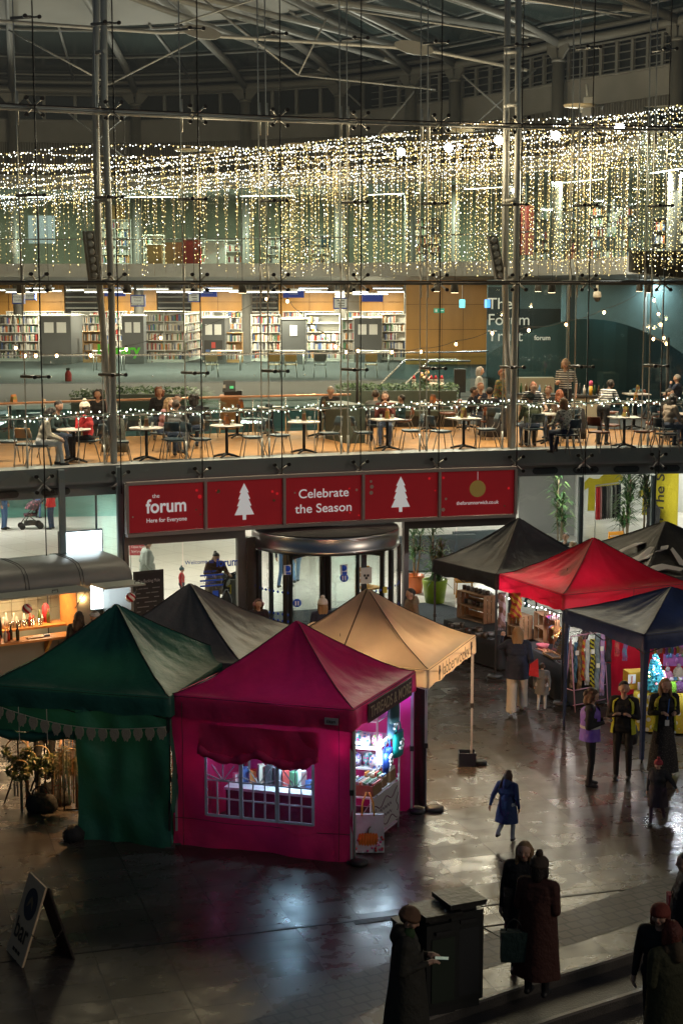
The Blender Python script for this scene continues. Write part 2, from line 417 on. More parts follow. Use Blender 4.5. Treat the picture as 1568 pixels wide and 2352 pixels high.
for k,(p,q)in enumerate(zip(arc,arc[1:])):
 cg.quad(zz(p,15.85,.6),zz(q,15.85,.6),zz(q,17.1,.6),zz(p,17.1,.6))
 rz=math.atan2(q.y-p.y,q.x-p.x)
 if k%2==0 or p.x>5:mb.box(zz(p,16.47,.5),(.14,.12,1.2),rz)
 if p.x>1:
  for j in range(4):mb.box((zz(p,16.05+j*.28,.52)+zz(q,16.05+j*.28,.52))/2,((q-p).length,.1,.03),rz)
for z in(15.9,17.05):mb.path([zz(p,z,.5)for p in arc],.05,6)
mb.build('clerestory_frame',steel_dk,hall);cg.build('clerestory_window',cg_m,hall)
mb=MB();mb.path([zz(p,ZR)for p in arc],.17,10)
mb.build('ring_beam',steel,hall)
mb=MB();mb.path([zz(p,ZR+.42,.35)for p in arc],.1,8);mb.path([zz(p,ZR+.62,.7)for p in arc],.09,8)
mb.build('gutter_rail',steel_dk,hall)
for i,p in enumerate(nodes[1:-1]):
 r=.24
 mb=MB();mb.tube((p.x,p.y,0),(p.x,p.y,16.55),r,16);mb.tube((p.x,p.y,16.5),(p.x,p.y,16.62),r*1.12,16)
 c=mb.build('column',steel,hall)
 mb=MB();t=(nodes[i+2]-nodes[i]).normalized()
 for s in(-1,1):
  mb.prism([Vector((p.x,p.y,16.6))+t*s*.02-Vector((0,0,0)),Vector((p.x,p.y,16.6))+t*s*.3,Vector((p.x,p.y,16.95))+t*s*.62,Vector((p.x,p.y,17.35))+t*s*.6,Vector((p.x,p.y,17.2))+t*s*.1],Vector((t.y,-t.x,0))*.07)
 mb.build('capital',steel,c)
def roofp(p,s,dz=0.0):
 q=Vector((p.x,p.y,ZR+.55)).lerp(CEN,s);return Vector((q.x,q.y,q.z+dz+.9*math.sin(PI*s)*.5))
rg=M('roof_glass_dark',(.03,.042,.04),.15,var=.3,vscale=.35)
mb=MB()
for p,q in zip(arc,arc[1:]):
 for s0,s1 in((-.05,.12),(.12,.29)):mb.quad(roofp(p,s0),roofp(q,s0),roofp(q,s1),roofp(p,s1))
mb.build('roof_glazing',rg,hall)
mb=MB()
for p,q in zip(arc,arc[1:]):
 for s0,s1 in((.285,.45),(.45,.7),(.7,1)):mb.quad(roofp(p,s0,.03),roofp(q,s0,.03),roofp(q,s1,.03),roofp(p,s1,.03))
mb.build('ceiling_disc',M('ceiling_pale',(.3,.29,.265),.8,var=.06,vscale=.5),hall)
mb=MB()
for s in(.03,.13,.28):mb.path([roofp(p,s,-.06)for p in arc],.055 if s<.2 else .07,6)
for k in range(len(arc)):
 if k%(NS//2)==0 and k%NS:mb.tube(roofp(arc[k],0,-.05),roofp(arc[k],.3,-.05),.06,6)
mb.build('purlin',steel_dk,hall)
for i in range(1,len(nodes)-1):
 mb=MB();mb.path([roofp(nodes[i],s/10,-.28)if s else Vector((nodes[i].x,nodes[i].y,ZR))for s in range(0,11)],.16,10)
 mb.build('roof_rib',steel if i>5 else M('rib_grey',(.2,.195,.18),.5),hall)  # left-hand ribs use their own even grey
 if i>=5:
  mb=MB();a=nodes[i]+Vector((0,0,.1));e=roofp(nodes[i],.8,-2.1);m_=a.lerp(e,.12)+Vector((0,0,.1))
  mb.tube(a,m_,.05,10,.115);mb.tube(m_,e,.115,10)
  mb.build('roof_strut',steel,hall)
mb=MB()
for Y,pl in((50,[(-60,44),(0,47),(370,74),(470,70),(500,82),(900,107),(1000,118),(1210,160)]),(52,[(400,56),(640,-20)]),(50,[(784,19),(1213,85)]),(47,[(1150,-10),(1450,36)]),(55,[(250,193),(470,82)]),(55,[(20,68),(250,193)]),(55,[(470,0),(685,172)]),(55,[(685,172),(1000,205)]),(55,[(685,172),(750,40)])):
 pts=[D(x,y,Y)for x,y in pl];mb.path(pts,.055 if len(pl)>2 else .03,6)
mb.build('tie_rod',M('tie_rod_steel',(.3,.3,.29),.45,.3),hall)
for c in((462,72),(950,108)):
 p=D(c[0],c[1],49.9)
 MB().prism([p+Vector((.6*math.cos(a),0,.2*math.sin(a)-.1*math.cos(a)))for a in[2*PI*k/16 for k in range(16)]],(0,.12,0)).build('node_plate',steel,hall)
for a,b_ in(((215,330),(360,440)),((330,460),(460,330)),((1060,170),(1160,260)),((1230,158),(1040,330)),((950,210),(830,355)),((800,215),(940,350)),((150,253),(290,365)),((300,255),(130,400))):
 Y=70 if a[0]<900 else 62
 MB().tube(D(a[0],a[1],Y),D(b_[0],b_[1],Y),.04,6).build('cross_brace',steel_dk,hall)
mb=MB();sh=[(-40,24),(-40,86),(24,86),(24,40)]
for(xa,ya),(xb,yb)in zip(sh,sh[1:]):mb.quad((xa,ya,0),(xb,yb,0),(xb,yb,24),(xa,ya,24))
mb.quad((-40,34,23.5),(24,39,23.5),(24,86,23.5),(-40,86,23.5))
mb.build('outer_wall',M('outer_wall_dark',(.04,.04,.04),.8),hall)
# ================================================================== upper floors of the hall
def ang_of(px,Y):return math.atan2(Y-CEN.y,(px-784)*Y/FPX-CEN.x)
def rim(r,a,z):return Vector((CEN.x+r*math.cos(a),CEN.y+r*math.sin(a),z))
A0,A1,NA=math.radians(-22),math.radians(150),60
AA=[lerp(A0,A1,i/NA)for i in range(NA+1)]
white_slab=M('slab_white',(.5,.5,.48),.7,var=.05)
def ringband(mb,r0,z0,r1,z1,mi=0,aa=None):
 aa=aa or AA
 for a,b_ in zip(aa,aa[1:]):mb.quad(rim(r0,a,z0),rim(r0,b_,z0),rim(r1,b_,z1),rim(r1,a,z1),mi)
 return mb
mb=MB()
ringband(mb,19.3,8.62,19.3,9.18);ringband(mb,20.6,8.46,19.3,8.62);ringband(mb,36,8.46,20.6,8.46)
mb.build('upper_slab',white_slab,hall)
mb=MB();ringband(mb,19.3,9.18,36,9.18)
mb.build('upper_floor',M('upper_carpet',(.12,.14,.13),.9),hall)
mb=MB();ringband(mb,19.6,12.35,19.6,12.95);ringband(mb,24.6,12.95,19.6,12.95);ringband(mb,36,12.35,19.6,12.35)
mb.build('roof_slab',M('roof_slab_grey',(.3,.31,.29),.7),hall)
mb=MB();ringband(mb,29.5,9.18,29.5,12.35)
mb.build('upper_back_wall',M('upper_wall_green',(.3,.34,.26),.8,var=.3,vscale=.4),hall)
bal=glass('balustrade_glass',(.68,.84,.83),.9,.03,.03)
railm=M('handrail_steel',(.6,.6,.58),.25,.9)
gl2=glass('screen_glass',(.78,.88,.82),.8,.03,.02)
mb=MB();ringband(mb,19.55,9.18,19.55,12.35);mb.build('upper_glass_screen',gl2,hall)
mb=MB();mb.path([rim(19.4,a,10.22)for a in AA],.03,6)
for i,a in enumerate(AA):
 if i%2==0:mb.tube(rim(19.5,a,9.18),rim(19.5,a,12.35),.025,4)
mb.build('screen_frame',M('screen_frame_grey',(.2,.21,.2),.4,.4),hall)
ZL=5.1
le=[P(x,y,ZL)for x,y in((-420,886),(0,882),(350,880),(700,876),(1000,872),(1120,869))]
mb=MB();mb.add(le+[Vector((8,92,ZL)),Vector((-40,92,ZL))],[tuple(range(len(le)+2))]);mb.build('library_floor',M('library_carpet',(.024,.03,.034),.9,var=.15,vscale=2),hall)
mb=MB();mf=MB();lo_=MB();ag_=MB();gl_=MB();sd=MB();dn=lambda p,z,o_=0.0:Vector((p.x,p.y+o_,z))
for p,q in zip(le,le[1:]):
 mb.quad(dn(p,4.5),dn(q,4.5),dn(q,ZL-.003),dn(p,ZL-.003));mf.quad(dn(p,4.5),dn(p,4.5,40),dn(q,4.5,40),dn(q,4.5))
 lo_.quad(dn(p,4.3,-.35),dn(q,4.3,-.35),dn(q,4.47,-.35),dn(p,4.47,-.35));lo_.quad(dn(p,4.47,-.35),dn(q,4.47,-.35),dn(q,4.47,.2),dn(p,4.47,.2));ag_.quad(dn(p,.02,5),dn(q,.02,5),dn(q,4.49,5),dn(p,4.49,5))
 gl_.quad(dn(p,ZL+.04,.05),dn(q,ZL+.04,.05),dn(q,ZL+.86,.05),dn(p,ZL+.86,.05));n_=max(1,int((q-p).length/1.3))
 for t in range(n_):
  r=p.lerp(q,t/n_)
  for z in(.22,.7):sd.ball(dn(r,ZL+z,.02),.03,6)
mb.build('library_slab_edge',M('slab_edge_pale',(.42,.45,.45),.6),hall);mf.build('library_soffit',soff,hall);ag_.build('lower_glass_screen',glass('aqua_glass',(.5,.92,.86),.8,.05,.08),hall);lo_.build('lower_ledge',M('ledge_pale',(.45,.49,.49),.6),hall);gl_.build('library_balustrade_glass',bal,hall)
MB().path([dn(p,ZL+.92,.05)for p in le],.03,6).build('library_handrail',railm,hall);sd.build('glass_stud',railm,hall)
mb=MB();ringband(mb,13.2,4.38,44,4.38,0,[a for a in AA if a<.8]);mb.build('side_floor',M('library_carpet'),hall)
mb=MB();ringband(mb,13.2,3.74,13.2,4.38,0,[a for a in AA if a<.8]);mb.build('side_slab_edge',M('slab_edge_pale'),hall)
orange=M('wood_panel_orange',(.5,.25,.06),.4,wood=(.6,.6,.15),vscale=2.5,var=.12)
mb=MB()
def pxwall(mb,x0,x1,Y,z0,z1,th=.12,mi=0,Y1=None):
 a=D(x0,700,Y);c=D(x1,700,Y if Y1 is None else Y1)
 d=Vector((c.x-a.x,c.y-a.y,0));mid=(a+c)/2
 return mb.box((mid.x,mid.y,(z0+z1)/2),(d.length,th,z1-z0),math.atan2(d.y,d.x),mi)
for x0,x1 in((-60,148),(236,360),(440,566),(640,775),(825,940)):pxwall(mb,x0,x1,82,6.6,8.46)
pxwall(mb,932,1120,64.5,ZL,8.46)
mb.build('wood_panelling',orange,hall)
mb=MB()
for z in(5.4,6.5,7.5):pxwall(mb,932,1120,64.43,z-.008,z+.008,.02)
for x in(1015,1063):pxwall(mb,x,x+.7,64.43,ZL,8.46,.02)
for x in(20,90,300,500,590,710,880):pxwall(mb,x,x+.8,81.9,6.6,8.46,.02)
pxwall(mb,-60,940,81.9,7.4,7.415,.02)
mb.build('panel_gap',M('panel_gap_dark',(.12,.055,.012),.6),hall)
mb=MB();pxwall(mb,-80,960,83,ZL,8.46);mb.build('library_back_wall',M('library_wall',(.5,.46,.38),.7),hall)
mb=MB()
for x0,x1 in((150,234),(362,438),(568,638)):
 pxwall(mb,x0,x1,82.2,6.3,8.4)
mb.build('dark_window',M('window_night',(.02,.025,.03),.1),hall)
mb=MB()
for x0,x1 in((150,234),(362,438),(568,638)):
 for z in np.arange(6.5,8.3,.28):pxwall(mb,x0,x1,82.0,z,z+.07,.04)
mb.build('window_blind',M('blind_grey',(.16,.17,.16),.5),hall)
teal=M('teal_curved_wall',(.03,.075,.09),.35,var=.1,vscale=.5)
mb=MB()
aw=[lerp(0,1,i/24)for i in range(25)]
bot=[D(lerp(1118,1760,t),820,56-5*math.sin(PI*t))for t in aw]
for(p,t),(q,u)in zip(zip(bot,aw),list(zip(bot,aw))[1:]):
 hz=lambda t:5.2+2.0*math.sin(PI*min(1,t*1.15+.08))**.8
 mb.quad((p.x,p.y,4.38),(q.x,q.y,4.38),(q.x,q.y,hz(u)),(p.x,p.y,hz(t)))
mb.build('teal_wall',teal,hall)
mb=MB()
pxwall(mb,1118,1290,60,4.38,8.46,Y1=60);pxwall(mb,1290,1800,58,4.38,8.46,Y1=52)
mb.build('far_room_wall',M('far_room_grey',(.2,.23,.235),.7,var=.06),hall)
mb=MB();pxwall(mb,1190,1300,59.8,6.3,7.4);pxwall(mb,1118,1182,59.8,7.0,8.2);pxwall(mb,1300,1320,57.6,4.38,8.4);pxwall(mb,1330,1470,56.5,4.9,5.6)
mb.build('dark_opening',M('opening_dark',(.025,.028,.03),.4),hall)
tg=glass('teal_glass',(.66,.8,.82),.8,.03,.03)
mb=MB();pxwall(mb,1118,1300,50.5,4.38,8.4,.03);pxwall(mb,1306,1480,50.5,4.38,8.4,.03,Y1=48.5);pxwall(mb,1486,1800,48.4,4.38,8.4,.03,Y1=46)
mb.build('room_glass',tg,hall)
t0=D(1118,700,50.4)
for k,wd in enumerate(('The','Forum','Trust')):
 o=D(1119,698+37*k,50.4)
 text('room_lettering',wd,o,(1,0,0),(0,0,1),.5,M('lettering_white',(.6,.66,.66),.5,emit=(.8,.9,.9),es=.12),hall,'LEFT')
text('room_lettering','forum',D(1245,776,48.6),(1,-.05,0),(0,0,1),.2,M('lettering_white'),hall,bold=.02)
mb=MB();pxwall(mb,1302,1304,50.4,4.38,8.4,.08);mb.build('glass_mullion',M('screen_frame_grey'),hall)
mb=MB();pxwall(mb,-120,1210,80,0,3.75);mb.build('ground_back_wall',M('ground_wall_pale',(.55,.58,.56),.7,var=.1,vscale=.5),hall)
mb=MB();pxwall(mb,1200,1332,53.5,0,3.72,.12,0,52.5);mb.build('grey_partition',M('partition_grey',(.3,.31,.31),.7),hall)
mb=MB();pxwall(mb,1330,1349,52.3,0,3.72,.3);pxwall(mb,1530,1545,51,0,3.72,.2);mb.build('white_pillar',M('pillar_white',(.7,.72,.72),.5),hall)
mb=MB();pxwall(mb,1349,1800,58,0,3.72,.12);mb.build('shop_back_wall',M('shop_wall',(.6,.62,.6),.7),hall)
# ------------------------------------------------------------------ cafe back railing
mb=MB();gm_=MB();st_=MB()
cx=[x for x in np.arange(-13,2.1,.75)]
for xa,xb in zip(cx,cx[1:]):
 a,c=fpt(xa,ZC,6.45),fpt(xb,ZC,6.45)
 gm_.quad(a+Vector((0,0,.1)),c+Vector((0,0,.1)),c+Vector((0,0,.9)),a+Vector((0,0,.9)))
 st_.tube(a+Vector((0,0,-.1)),a+Vector((0,0,.9)),.02,6)
mb.path([fpt(x,ZC+.97,6.42)for x in cx],.03,8)
rl=thing('cafe_railing','glass railing with copper handrail along the back of the cafe deck','railing',fpt(-5,ZC,6.45))
mb.build('handrail',M('copper_rail',(.5,.26,.14),.3,.7),rl);gm_.build('glass_panel',bal,rl);st_.build('post',railm,rl)
st=thing('glass_staircase','glass sided stairs with slanting steel handrails rising to the library','staircase',D(930,880,48))
p0,p1=D(866,890,47),D(930,826,51.5);q0,q1=D(922,890,45.8),D(985,829,50.5)
for a,c,e in((p0,p1,D(1050,826,51.8)),(q0,q1,D(1080,829,50.8))):
 mb=MB();mb.path([a,c,e],.032,6);mb.build('handrail',railm,st)
 mb=MB();dn=Vector((0,0,-.95));mb.quad(a,c,c+dn,a+dn);mb.quad(c,e,e+dn,c+dn);mb.build('glass_side',bal,st)
mb=MB()
for k in range(9):
 t=k/9;a=p0.lerp(p1,t);c=q0.lerp(q1,t);mid=(a+c)/2
 mb.box((mid.x,mid.y,mid.z-1.0),((c-a).length+.1,.4,.05),math.atan2(c.y-a.y,c.x-a.x))
mb.build('tread',M('tread_grey',(.3,.3,.29),.6),st)
# ================================================================== the glass front with masts, spiders and rods
fac=thing('glass_facade','tall frameless glass front hung on steel masts and spider clamps','glass wall',(0,fy(0),0))
JX=[-280,-95,90,269,459,645,828,1010,1192,1352,1524,1690]
def jx(px):
 return F(px,648).x
JW=[jx(p)for p in JX]
def zrow(y):return F(784,y).z
Z1,Z2,Z3,Z4=zrow(1049),zrow(648),zrow(274),zrow(274)+(zrow(274)-zrow(648))
ZM=[(Z1+Z2)/2,(Z2+Z3)/2,(Z3+Z4)/2]
fg=glass('front_glass',(.93,.97,.955),1.0,.012,.022)
def pane(x0,x1,z0,z1,g=.012,mat=fg,off=0.0):
 a,c=fpt(x0,0,off),fpt(x1,0,off);d=(c-a);L_=d.length;mid=(a+c)/2
 return MB().box((mid.x,mid.y,(z0+z1)/2),(L_-2*g,.02,z1-z0-2*g),math.atan2(d.y,d.x)).build('glass_pane',mat,fac)
for(xa,xb)in zip(JW,JW[1:]):
 for za,zb in((Z1-.3,Z2),(Z2,Z3),(Z3,Z4+1.5)):pane(xa,xb,za,zb)
seal=M('black_seal',(.012,.012,.012),.5)
for x in JW:
 MB().tube(fpt(x,Z1-.6,-.015),fpt(x,Z4+2,-.015),.016,4).build('vertical_joint',seal,fac)
mb=MB()
for z in(Z2,Z3):
 mb.path([fpt(x,z+.02,-.02)for x in np.linspace(JW[0],JW[-1],40)],.02,4)
 mb.path([fpt(x,z-.05,.02)for x in np.linspace(JW[0],JW[-1],40)],.012,4)
mb.build('horizontal_joint',seal,fac)
rodm=M('rod_steel',(.5,.49,.46),.3,.8);balm=M('spider_black',(.02,.02,.02),.35,.5)
mast_st=M('mast_grey',(.4,.4,.39),.4,.15)
mb=MB();mb.path([fpt(x,Z3-.02,.28)for x in np.linspace(JW[0],jx(645),24)]+[fpt(jx(828),Z3-.05,.3)],[.06]*24+[.02],8)
mb.path([fpt(x,Z3-.03,.3)for x in np.linspace(jx(645),JW[-1],24)],.03,8)
mb.build('horizontal_tube',mast_st,fac)
mb=MB();mb.path([fpt(x,Z2-.02,.25)for x in np.linspace(JW[0],JW[-1],40)],.03,6);mb.build('horizontal_cable',M('cable_dark',(.05,.05,.05),.4,.5),fac)
def spider(x,z,big):
 t=ftan(x);nn=-fnor(x);c=fpt(x,z,.1);g=thing_part=None
 a=MB();k=MB()
 dirs=[(-1,1),(1,1),(-1,-1),(1,-1)]if big else[(-1,0),(1,0)]
 for sx,sz in dirs:
  e=fpt(x,z,.02)+t*sx*(.17 if big else .15)+Vector((0,0,sz*.17));a.path([c,c.lerp(e,.5)+nn*.03,e],.022,6)
  k.tube(e-nn*.045,e+nn*.03,.042,10)
 a.tube(c,fpt(x-.28,z,.45),.035,8)
 o_=len(a.v);a.v+=k.v;a.f+=[tuple(i+o_ for i in f)for f in k.f];a.mi+=[1]*len(k.f);a.sm+=k.sm;a.build('spider_clamp',[rodm if big else balm,balm],fac)
for x in JW[1:-1]:
 for z in(Z1-.3,Z2,Z3):spider(x,z,True)
 for z in ZM:spider(x,z,False)
for x in JW[1:-1]:
 for dx in((-.14,-.3)if x>4.5 or-2.3<x<2.9 else(-.2,)):
  MB().tube(fpt(x+dx,Z1-.1,.45),fpt(x+dx-.05,Z4+2,.45),.014,6).build('tension_rod',rodm,fac)
  for z in(Z1+.1,Z2,Z3):
   MB().tube(fpt(x+dx,z-.35,.45),fpt(x+dx,z+.35,.45),.026,6).build('rod_turnbuckle',rodm,fac)
for pts in(([(222,-30),(219,240),(228,648),(262,1062)],[(238,-30),(240,240),(255,648),(262,1066)]),([(1166,-30),(1162,288),(1159,648),(1172,1036)],[(1190,-30),(1189,290),(1184,648),(1176,1038)])):
 for k,pl in enumerate(pts):
  MB().path([F(x,y,.95 if k==0 else .55)for x,y in pl],.074,14).build('mast_tube',mast_st,fac)
 mb=MB()
 for y in(118,240,460,645):
  xa=lerp(pts[0][0][0],pts[0][2][0],y/648);xb=lerp(pts[1][0][0],pts[1][2][0],y/648)
  mb.tube(F(xa-4,y+2,.9),F(xb,y-2,.45),.05,8)
 mb.build('mast_link',mast_st,fac)
for(tx,ty),(bx,by)in(((203,532),(216,642)),((1130,543),(1148,640))):
 a,c=F(tx,ty,.8),F(bx,by,.8);z=(a-c).normalized();t=ftan(a.x);nn=z.cross(t).normalized()
 lb=thing('lamp_bar','slanting black lamp bar with round lamps on the left mast' if tx<500 else 'slanting black lamp bar with round lamps on the right mast','lamp bar',tuple(c),0,'lamp bars on the masts')
 X=Matrix((t,nn,z)).transposed()
 mb=MB();L_=(a-c).length;mid=(a+c)/2
 for s in(-1,1):mb.box(mid+t*s*.1,(.03,.14,L_),X=X)
 for s in(-1,1):mb.box(mid+z*s*L_/2,(.23,.14,.03),X=X)
 mb.box(mid+nn*.05,(.2,.02,L_),X=X)
 mb.build('frame',M('lampbar_grey',(.16,.16,.16),.4,.4),lb)
 for k in range(6):
  q=c.lerp(a,(k+.5)/6)
  lm=MB().lathe(q-nn*.05,[(.05,.06),(.075,0),(.085,-.02),(.06,-.02),(.055,.01),(.0,.02)],12,0,-nn).build('lamp',M('lamp_grey',(.4,.4,.4),.3,.5),lb)
 mb=MB().tube(mid,F(tx+22,(ty+by)/2,.6),.02,6);mb.build('bracket',mast_st,lb)
# ------------------------------------------------------------------ lower front left and right of the entrance
lowg=glass('lower_glass',(.93,.975,.97),1.0,.015,.02)
frame_t=M('frame_grey',(.3,.34,.36),.4,.3)
ZB=ZC-.72
xl,xr=F(283,1150).x,F(1179,1130).x
for px in(145,278):
 x=F(px,1150).x
 MB().box(fpt(x,(ZB+1.6)/2+.5,.1),(.13,.1,ZB-1.2),math.atan2(ftan(x).y,ftan(x).x)).build('hanging_fin',frame_t,fac)
for x0,x1 in((JW[0],JW[1]),(JW[1],JW[2]),(JW[2],xl-.05)):
 pane(x0,x1,.05,ZB+.3,.012,lowg)
xs_r=[xr+.05,F(1337,1150).x,F(1503,1150).x,F(1690,1100).x,F(1900,1100).x]
for x0,x1 in zip(xs_r,xs_r[1:]):pane(x0,x1,.05,ZB+.3,.012,lowg)
for x in xs_r[1:-1]:
 MB().box(fpt(x,2.6,.12),(.1,.12,2.2),math.atan2(ftan(x).y,ftan(x).x)).build('hanging_fin',frame_t,fac)
 MB().tube(fpt(x,.05,0),fpt(x,ZB+.3,0),.014,4).build('vertical_joint',seal,fac)
 mb=MB();
 for s in(-1,1):mb.tube(fpt(x,1.72,.05),fpt(x+s*.22,1.72,0),.03,6);mb.ball(fpt(x+s*.22,1.72,-.03),.05,8)
 mb.build('clamp_pair',rodm,fac)
x=JW[2];MB().tube(fpt(x,.05,0),fpt(x,ZB+.3,0),.014,4).build('vertical_joint',seal,fac)
mb=MB()
for s in(-1,1):mb.tube(fpt(x,1.75,.05),fpt(x+s*.2,1.75,0),.03,6);mb.ball(fpt(x+s*.2,1.75,-.03),.05,8)
mb.build('clamp_pair',rodm,fac)
# ------------------------------------------------------------------ red banner box over the entrance
bn=thing('banner_sign','long red festive banner of five panels in a grey frame over the entrance','banner',fpt((xl+xr)/2,2.85,-.3))
zb0,zb1=2.86,4.0
bnf=M('banner_frame_grey',(.42,.36,.32),.45,.2)
BO=-.16
def bp_(x,z,o=0.0):return fpt(x,z,BO-o)
bx=[xl+(xr-xl)*(p-283)/(1179-283)for p in(283,464,645,827,1003.5,1179)]
bx=[F(p,1150,BO).x for p in(283,464,645.5,827.5,1003.5,1179)]
mb=MB()
for xa,xb in zip(bx,bx[1:]):
 a,c=bp_(xa,0),bp_(xb,0);d=c-a;rz=math.atan2(d.y,d.x);mid=(a+c)/2
 for z in(zb0,zb1):mb.box((mid.x,mid.y,z),(d.length+.02,.14,.07),rz)
for x in bx:
 mb.box(bp_(x,(zb0+zb1)/2,.003),(.065,.14,zb1-zb0-.07),math.atan2(ftan(x).y,ftan(x).x))
mb.build('frame',bnf,bn)
mb=MB()
for xa,xb in zip(bx,bx[1:]):mb.quad(bp_(xa,zb0,-.3),bp_(xb,zb0,-.3),bp_(xb,zb1,-.3),bp_(xa,zb1,-.3))
for xa,xb in zip(bx,bx[1:]):
 mb.quad(bp_(xa,zb0-.03,-.3),bp_(xb,zb0-.03,-.3),bp_(xb,zb0-.03,.05),bp_(xa,zb0-.03,.05))
mb.build('backing',M('backing_dark',(.05,.04,.04),.6),bn)
redm=M('banner_red',(.42,.012,.02),.5,emit=(.42,.012,.02),es=.1,var=.1,vscale=1.5)
wht=M('banner_white',(.75,.74,.72),.5,emit=(.75,.74,.72),es=.25)
gold=M('banner_gold',(.3,.2,.05),.5,emit=(.25,.17,.04),es=.2);dot_r=M('dot_red',(.6,.02,.02),.5,emit=(.7,.01,.02),es=.3);dot_g=M('dot_olive',(.16,.13,.05),.5);dot_w=M('dot_pale',(.6,.5,.4),.5)
rb=random.Random(3)
def P2(i,u,v,o=.03):
 z=lerp(zb0+.05,zb1-.05,v);return bp_(bx[i]+.04,z,o).lerp(bp_(bx[i+1]-.04,z,o),u)
for i in range(5):
 a,c,e,g=P2(i,0,0,.01),P2(i,1,0,.01),P2(i,1,1,.01),P2(i,0,1,.01)
 pn=MB().prism([a,c,e,g],-fnor(bx[i])*.02).build('red_panel',redm,bn)
 xd=c-a;W_=xd.length;Hh=zb1-zb0-.1
 def disc(u,v,r,mat,nm='dot'):
  q=P2(i,u,v,.016);t=xd.normalized();MB().prism([q+t*r*math.cos(k*PI/8)+Vector((0,0,r*math.sin(k*PI/8)))for k in range(16)],fnor(bx[i])*.003).build(nm,mat,pn)
 for k in range(5):
  disc(rb.choice((rb.uniform(.03,.16),rb.uniform(.84,.97))),rb.uniform(.1,.9),rb.choice((.02,.03,.045)),rb.choice((dot_r,dot_g,dot_w,dot_r)))
 if i in(1,3):
  o=P2(i,.49,.14,.02);t=xd.normalized()
  pr=[(-.028,0),(-.028,.1),(-.155,.1)]
  half=[(.155,.1),(.06,.3),(.1,.3),(.04,.44),(.08,.44),(.02,.58),(.055,.58),(0,.74)]
  out=[(.04,0),(.04,.1),(.23,.1),(.13,.28),(.17,.28),(.1,.42),(.14,.42),(.075,.55),(.11,.55),(0,.74)]
  pts=out+[(-x_,y_)for x_,y_ in out[::-1][1:]]
  MB().prism([o+t*x_+Vector((0,0,y_*1.12))for x_,y_ in pts],fnor(bx[i])*.006).build('white_tree',wht,pn)
 if i==0:
  text('lettering','the',P2(i,.36,.76,.02),xd,(0,0,1),.13,wht,pn)
  text('lettering','forum',P2(i,.5,.53,.02),xd,(0,0,1),.42,wht,pn,bold=.022,fit=W_*.54)
  text('lettering','Here for Everyone',P2(i,.5,.24,.02),xd,(0,0,1),.13,wht,pn,bold=.012,fit=W_*.54)
 if i==2:
  text('lettering','Celebrate',P2(i,.5,.63,.02),xd,(0,0,1),.29,wht,pn,bold=.008,fit=W_*.66)
  text('lettering','the Season',P2(i,.5,.3,.02),xd,(0,0,1),.29,wht,pn,bold=.008,fit=W_*.75)
 if i==4:
  text('lettering','theforumnorwich.co.uk',P2(i,.5,.28,.02),xd,(0,0,1),.12,wht,pn,bold=.008,fit=W_*.58)
  disc(.5,.6,.2,gold,'gold_bauble');q=P2(i,.5,.8,.02);MB().tube(q,P2(i,.5,.99,.02),.006,4).build('bauble_string',wht,pn)
# ------------------------------------------------------------------ entrance under the banner
ent=thing('entrance_screen','glazed entrance screen with grey frame under the red banner','glass screen',fpt(-1,0,.05))
mb=MB()
zt=2.62
for side_ in((283,560,(288,.1),(553,.2),(575,.22)),(925,1180,(931,.12),(1176,.1))):
 mb=MB();px0,px1=side_[:2]
 a,c=F(px0,1240,.05),F(px1,1240,.05);d=c-a;mid=(a+c)/2;rz=math.atan2(d.y,d.x)
 mb.box((mid.x,mid.y,zt+.12),(d.length,.2,.24),rz)
 for px,wd in side_[2:]:q=F(px,1240,.05);mb.box((q.x,q.y,zt/2-.001),(wd,.16,zt),math.atan2(ftan(q.x).y,ftan(q.x).x))
 mb.build('frame',M('entrance_frame',(.13,.115,.11),.35,.5),ent)
for px0,px1 in((294,418),(420,545),(936,1046),(1049,1178)):
 a,c=F(px0,1240,.06),F(px1,1240,.06);d=c-a;mid=(a+c)/2
 MB().box((mid.x,mid.y,zt/2),(d.length-.02,.02,zt),math.atan2(d.y,d.x)).build('glass_pane',lowg,ent)
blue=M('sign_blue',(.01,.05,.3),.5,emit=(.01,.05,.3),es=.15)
def on_glass(px,py):return F(px,py,.02)
tx=ftan(-3)
text('lettering','Welcome to',on_glass(458,1291),tx,(0,0,1),.13,blue,ent,bold=.01,fit=.68)
text('lettering','forum',on_glass(522,1292),tx,(0,0,1),.26,blue,ent,bold=.02,fit=.52)
for y in(1319,1331,1343):
 q=on_glass(486,y+2);MB().box(q,(.55,.008,.035),math.atan2(tx.y,tx.x)).build('blue_line',blue,ent)
for y,wd in((1312,'Building open'),(1325,'Toilets'),(1338,'Car park')):
 text('lettering',wd,on_glass(482,y),tx,(0,0,1),.08,blue,ent,fit=.3)
q=on_glass(495,1365);MB().box(q,(.14,.008,.16),math.atan2(tx.y,tx.x)).build('access_sign',blue,ent)
cd=F(747,1240,.0);RD=1.7
rev=thing('revolving_door','revolving glass door with a round brushed steel canopy','revolving door',(cd.x,cd.y,0))
bst=M('brushed_steel',(.62,.6,.57),.3,1.0)
MB().lathe((cd.x,cd.y,2.36),[(RD-.3,.02),(RD,0),(RD+.02,.05),(RD+.02,.1),(RD,.11),(RD,.36),(RD,.39),(.01,.4)],64).build('canopy',[bst],rev)
MB().lathe((cd.x,cd.y,2.77),[(RD-.02,0),(RD-.02,.012),(.01,.02)],48).build('canopy_top',M('canopy_top_dirty',(.05,.045,.04),.7,var=.5,vscale=2),rev)
dfm=M('door_frame_dark',(.06,.06,.062),.3,.5)
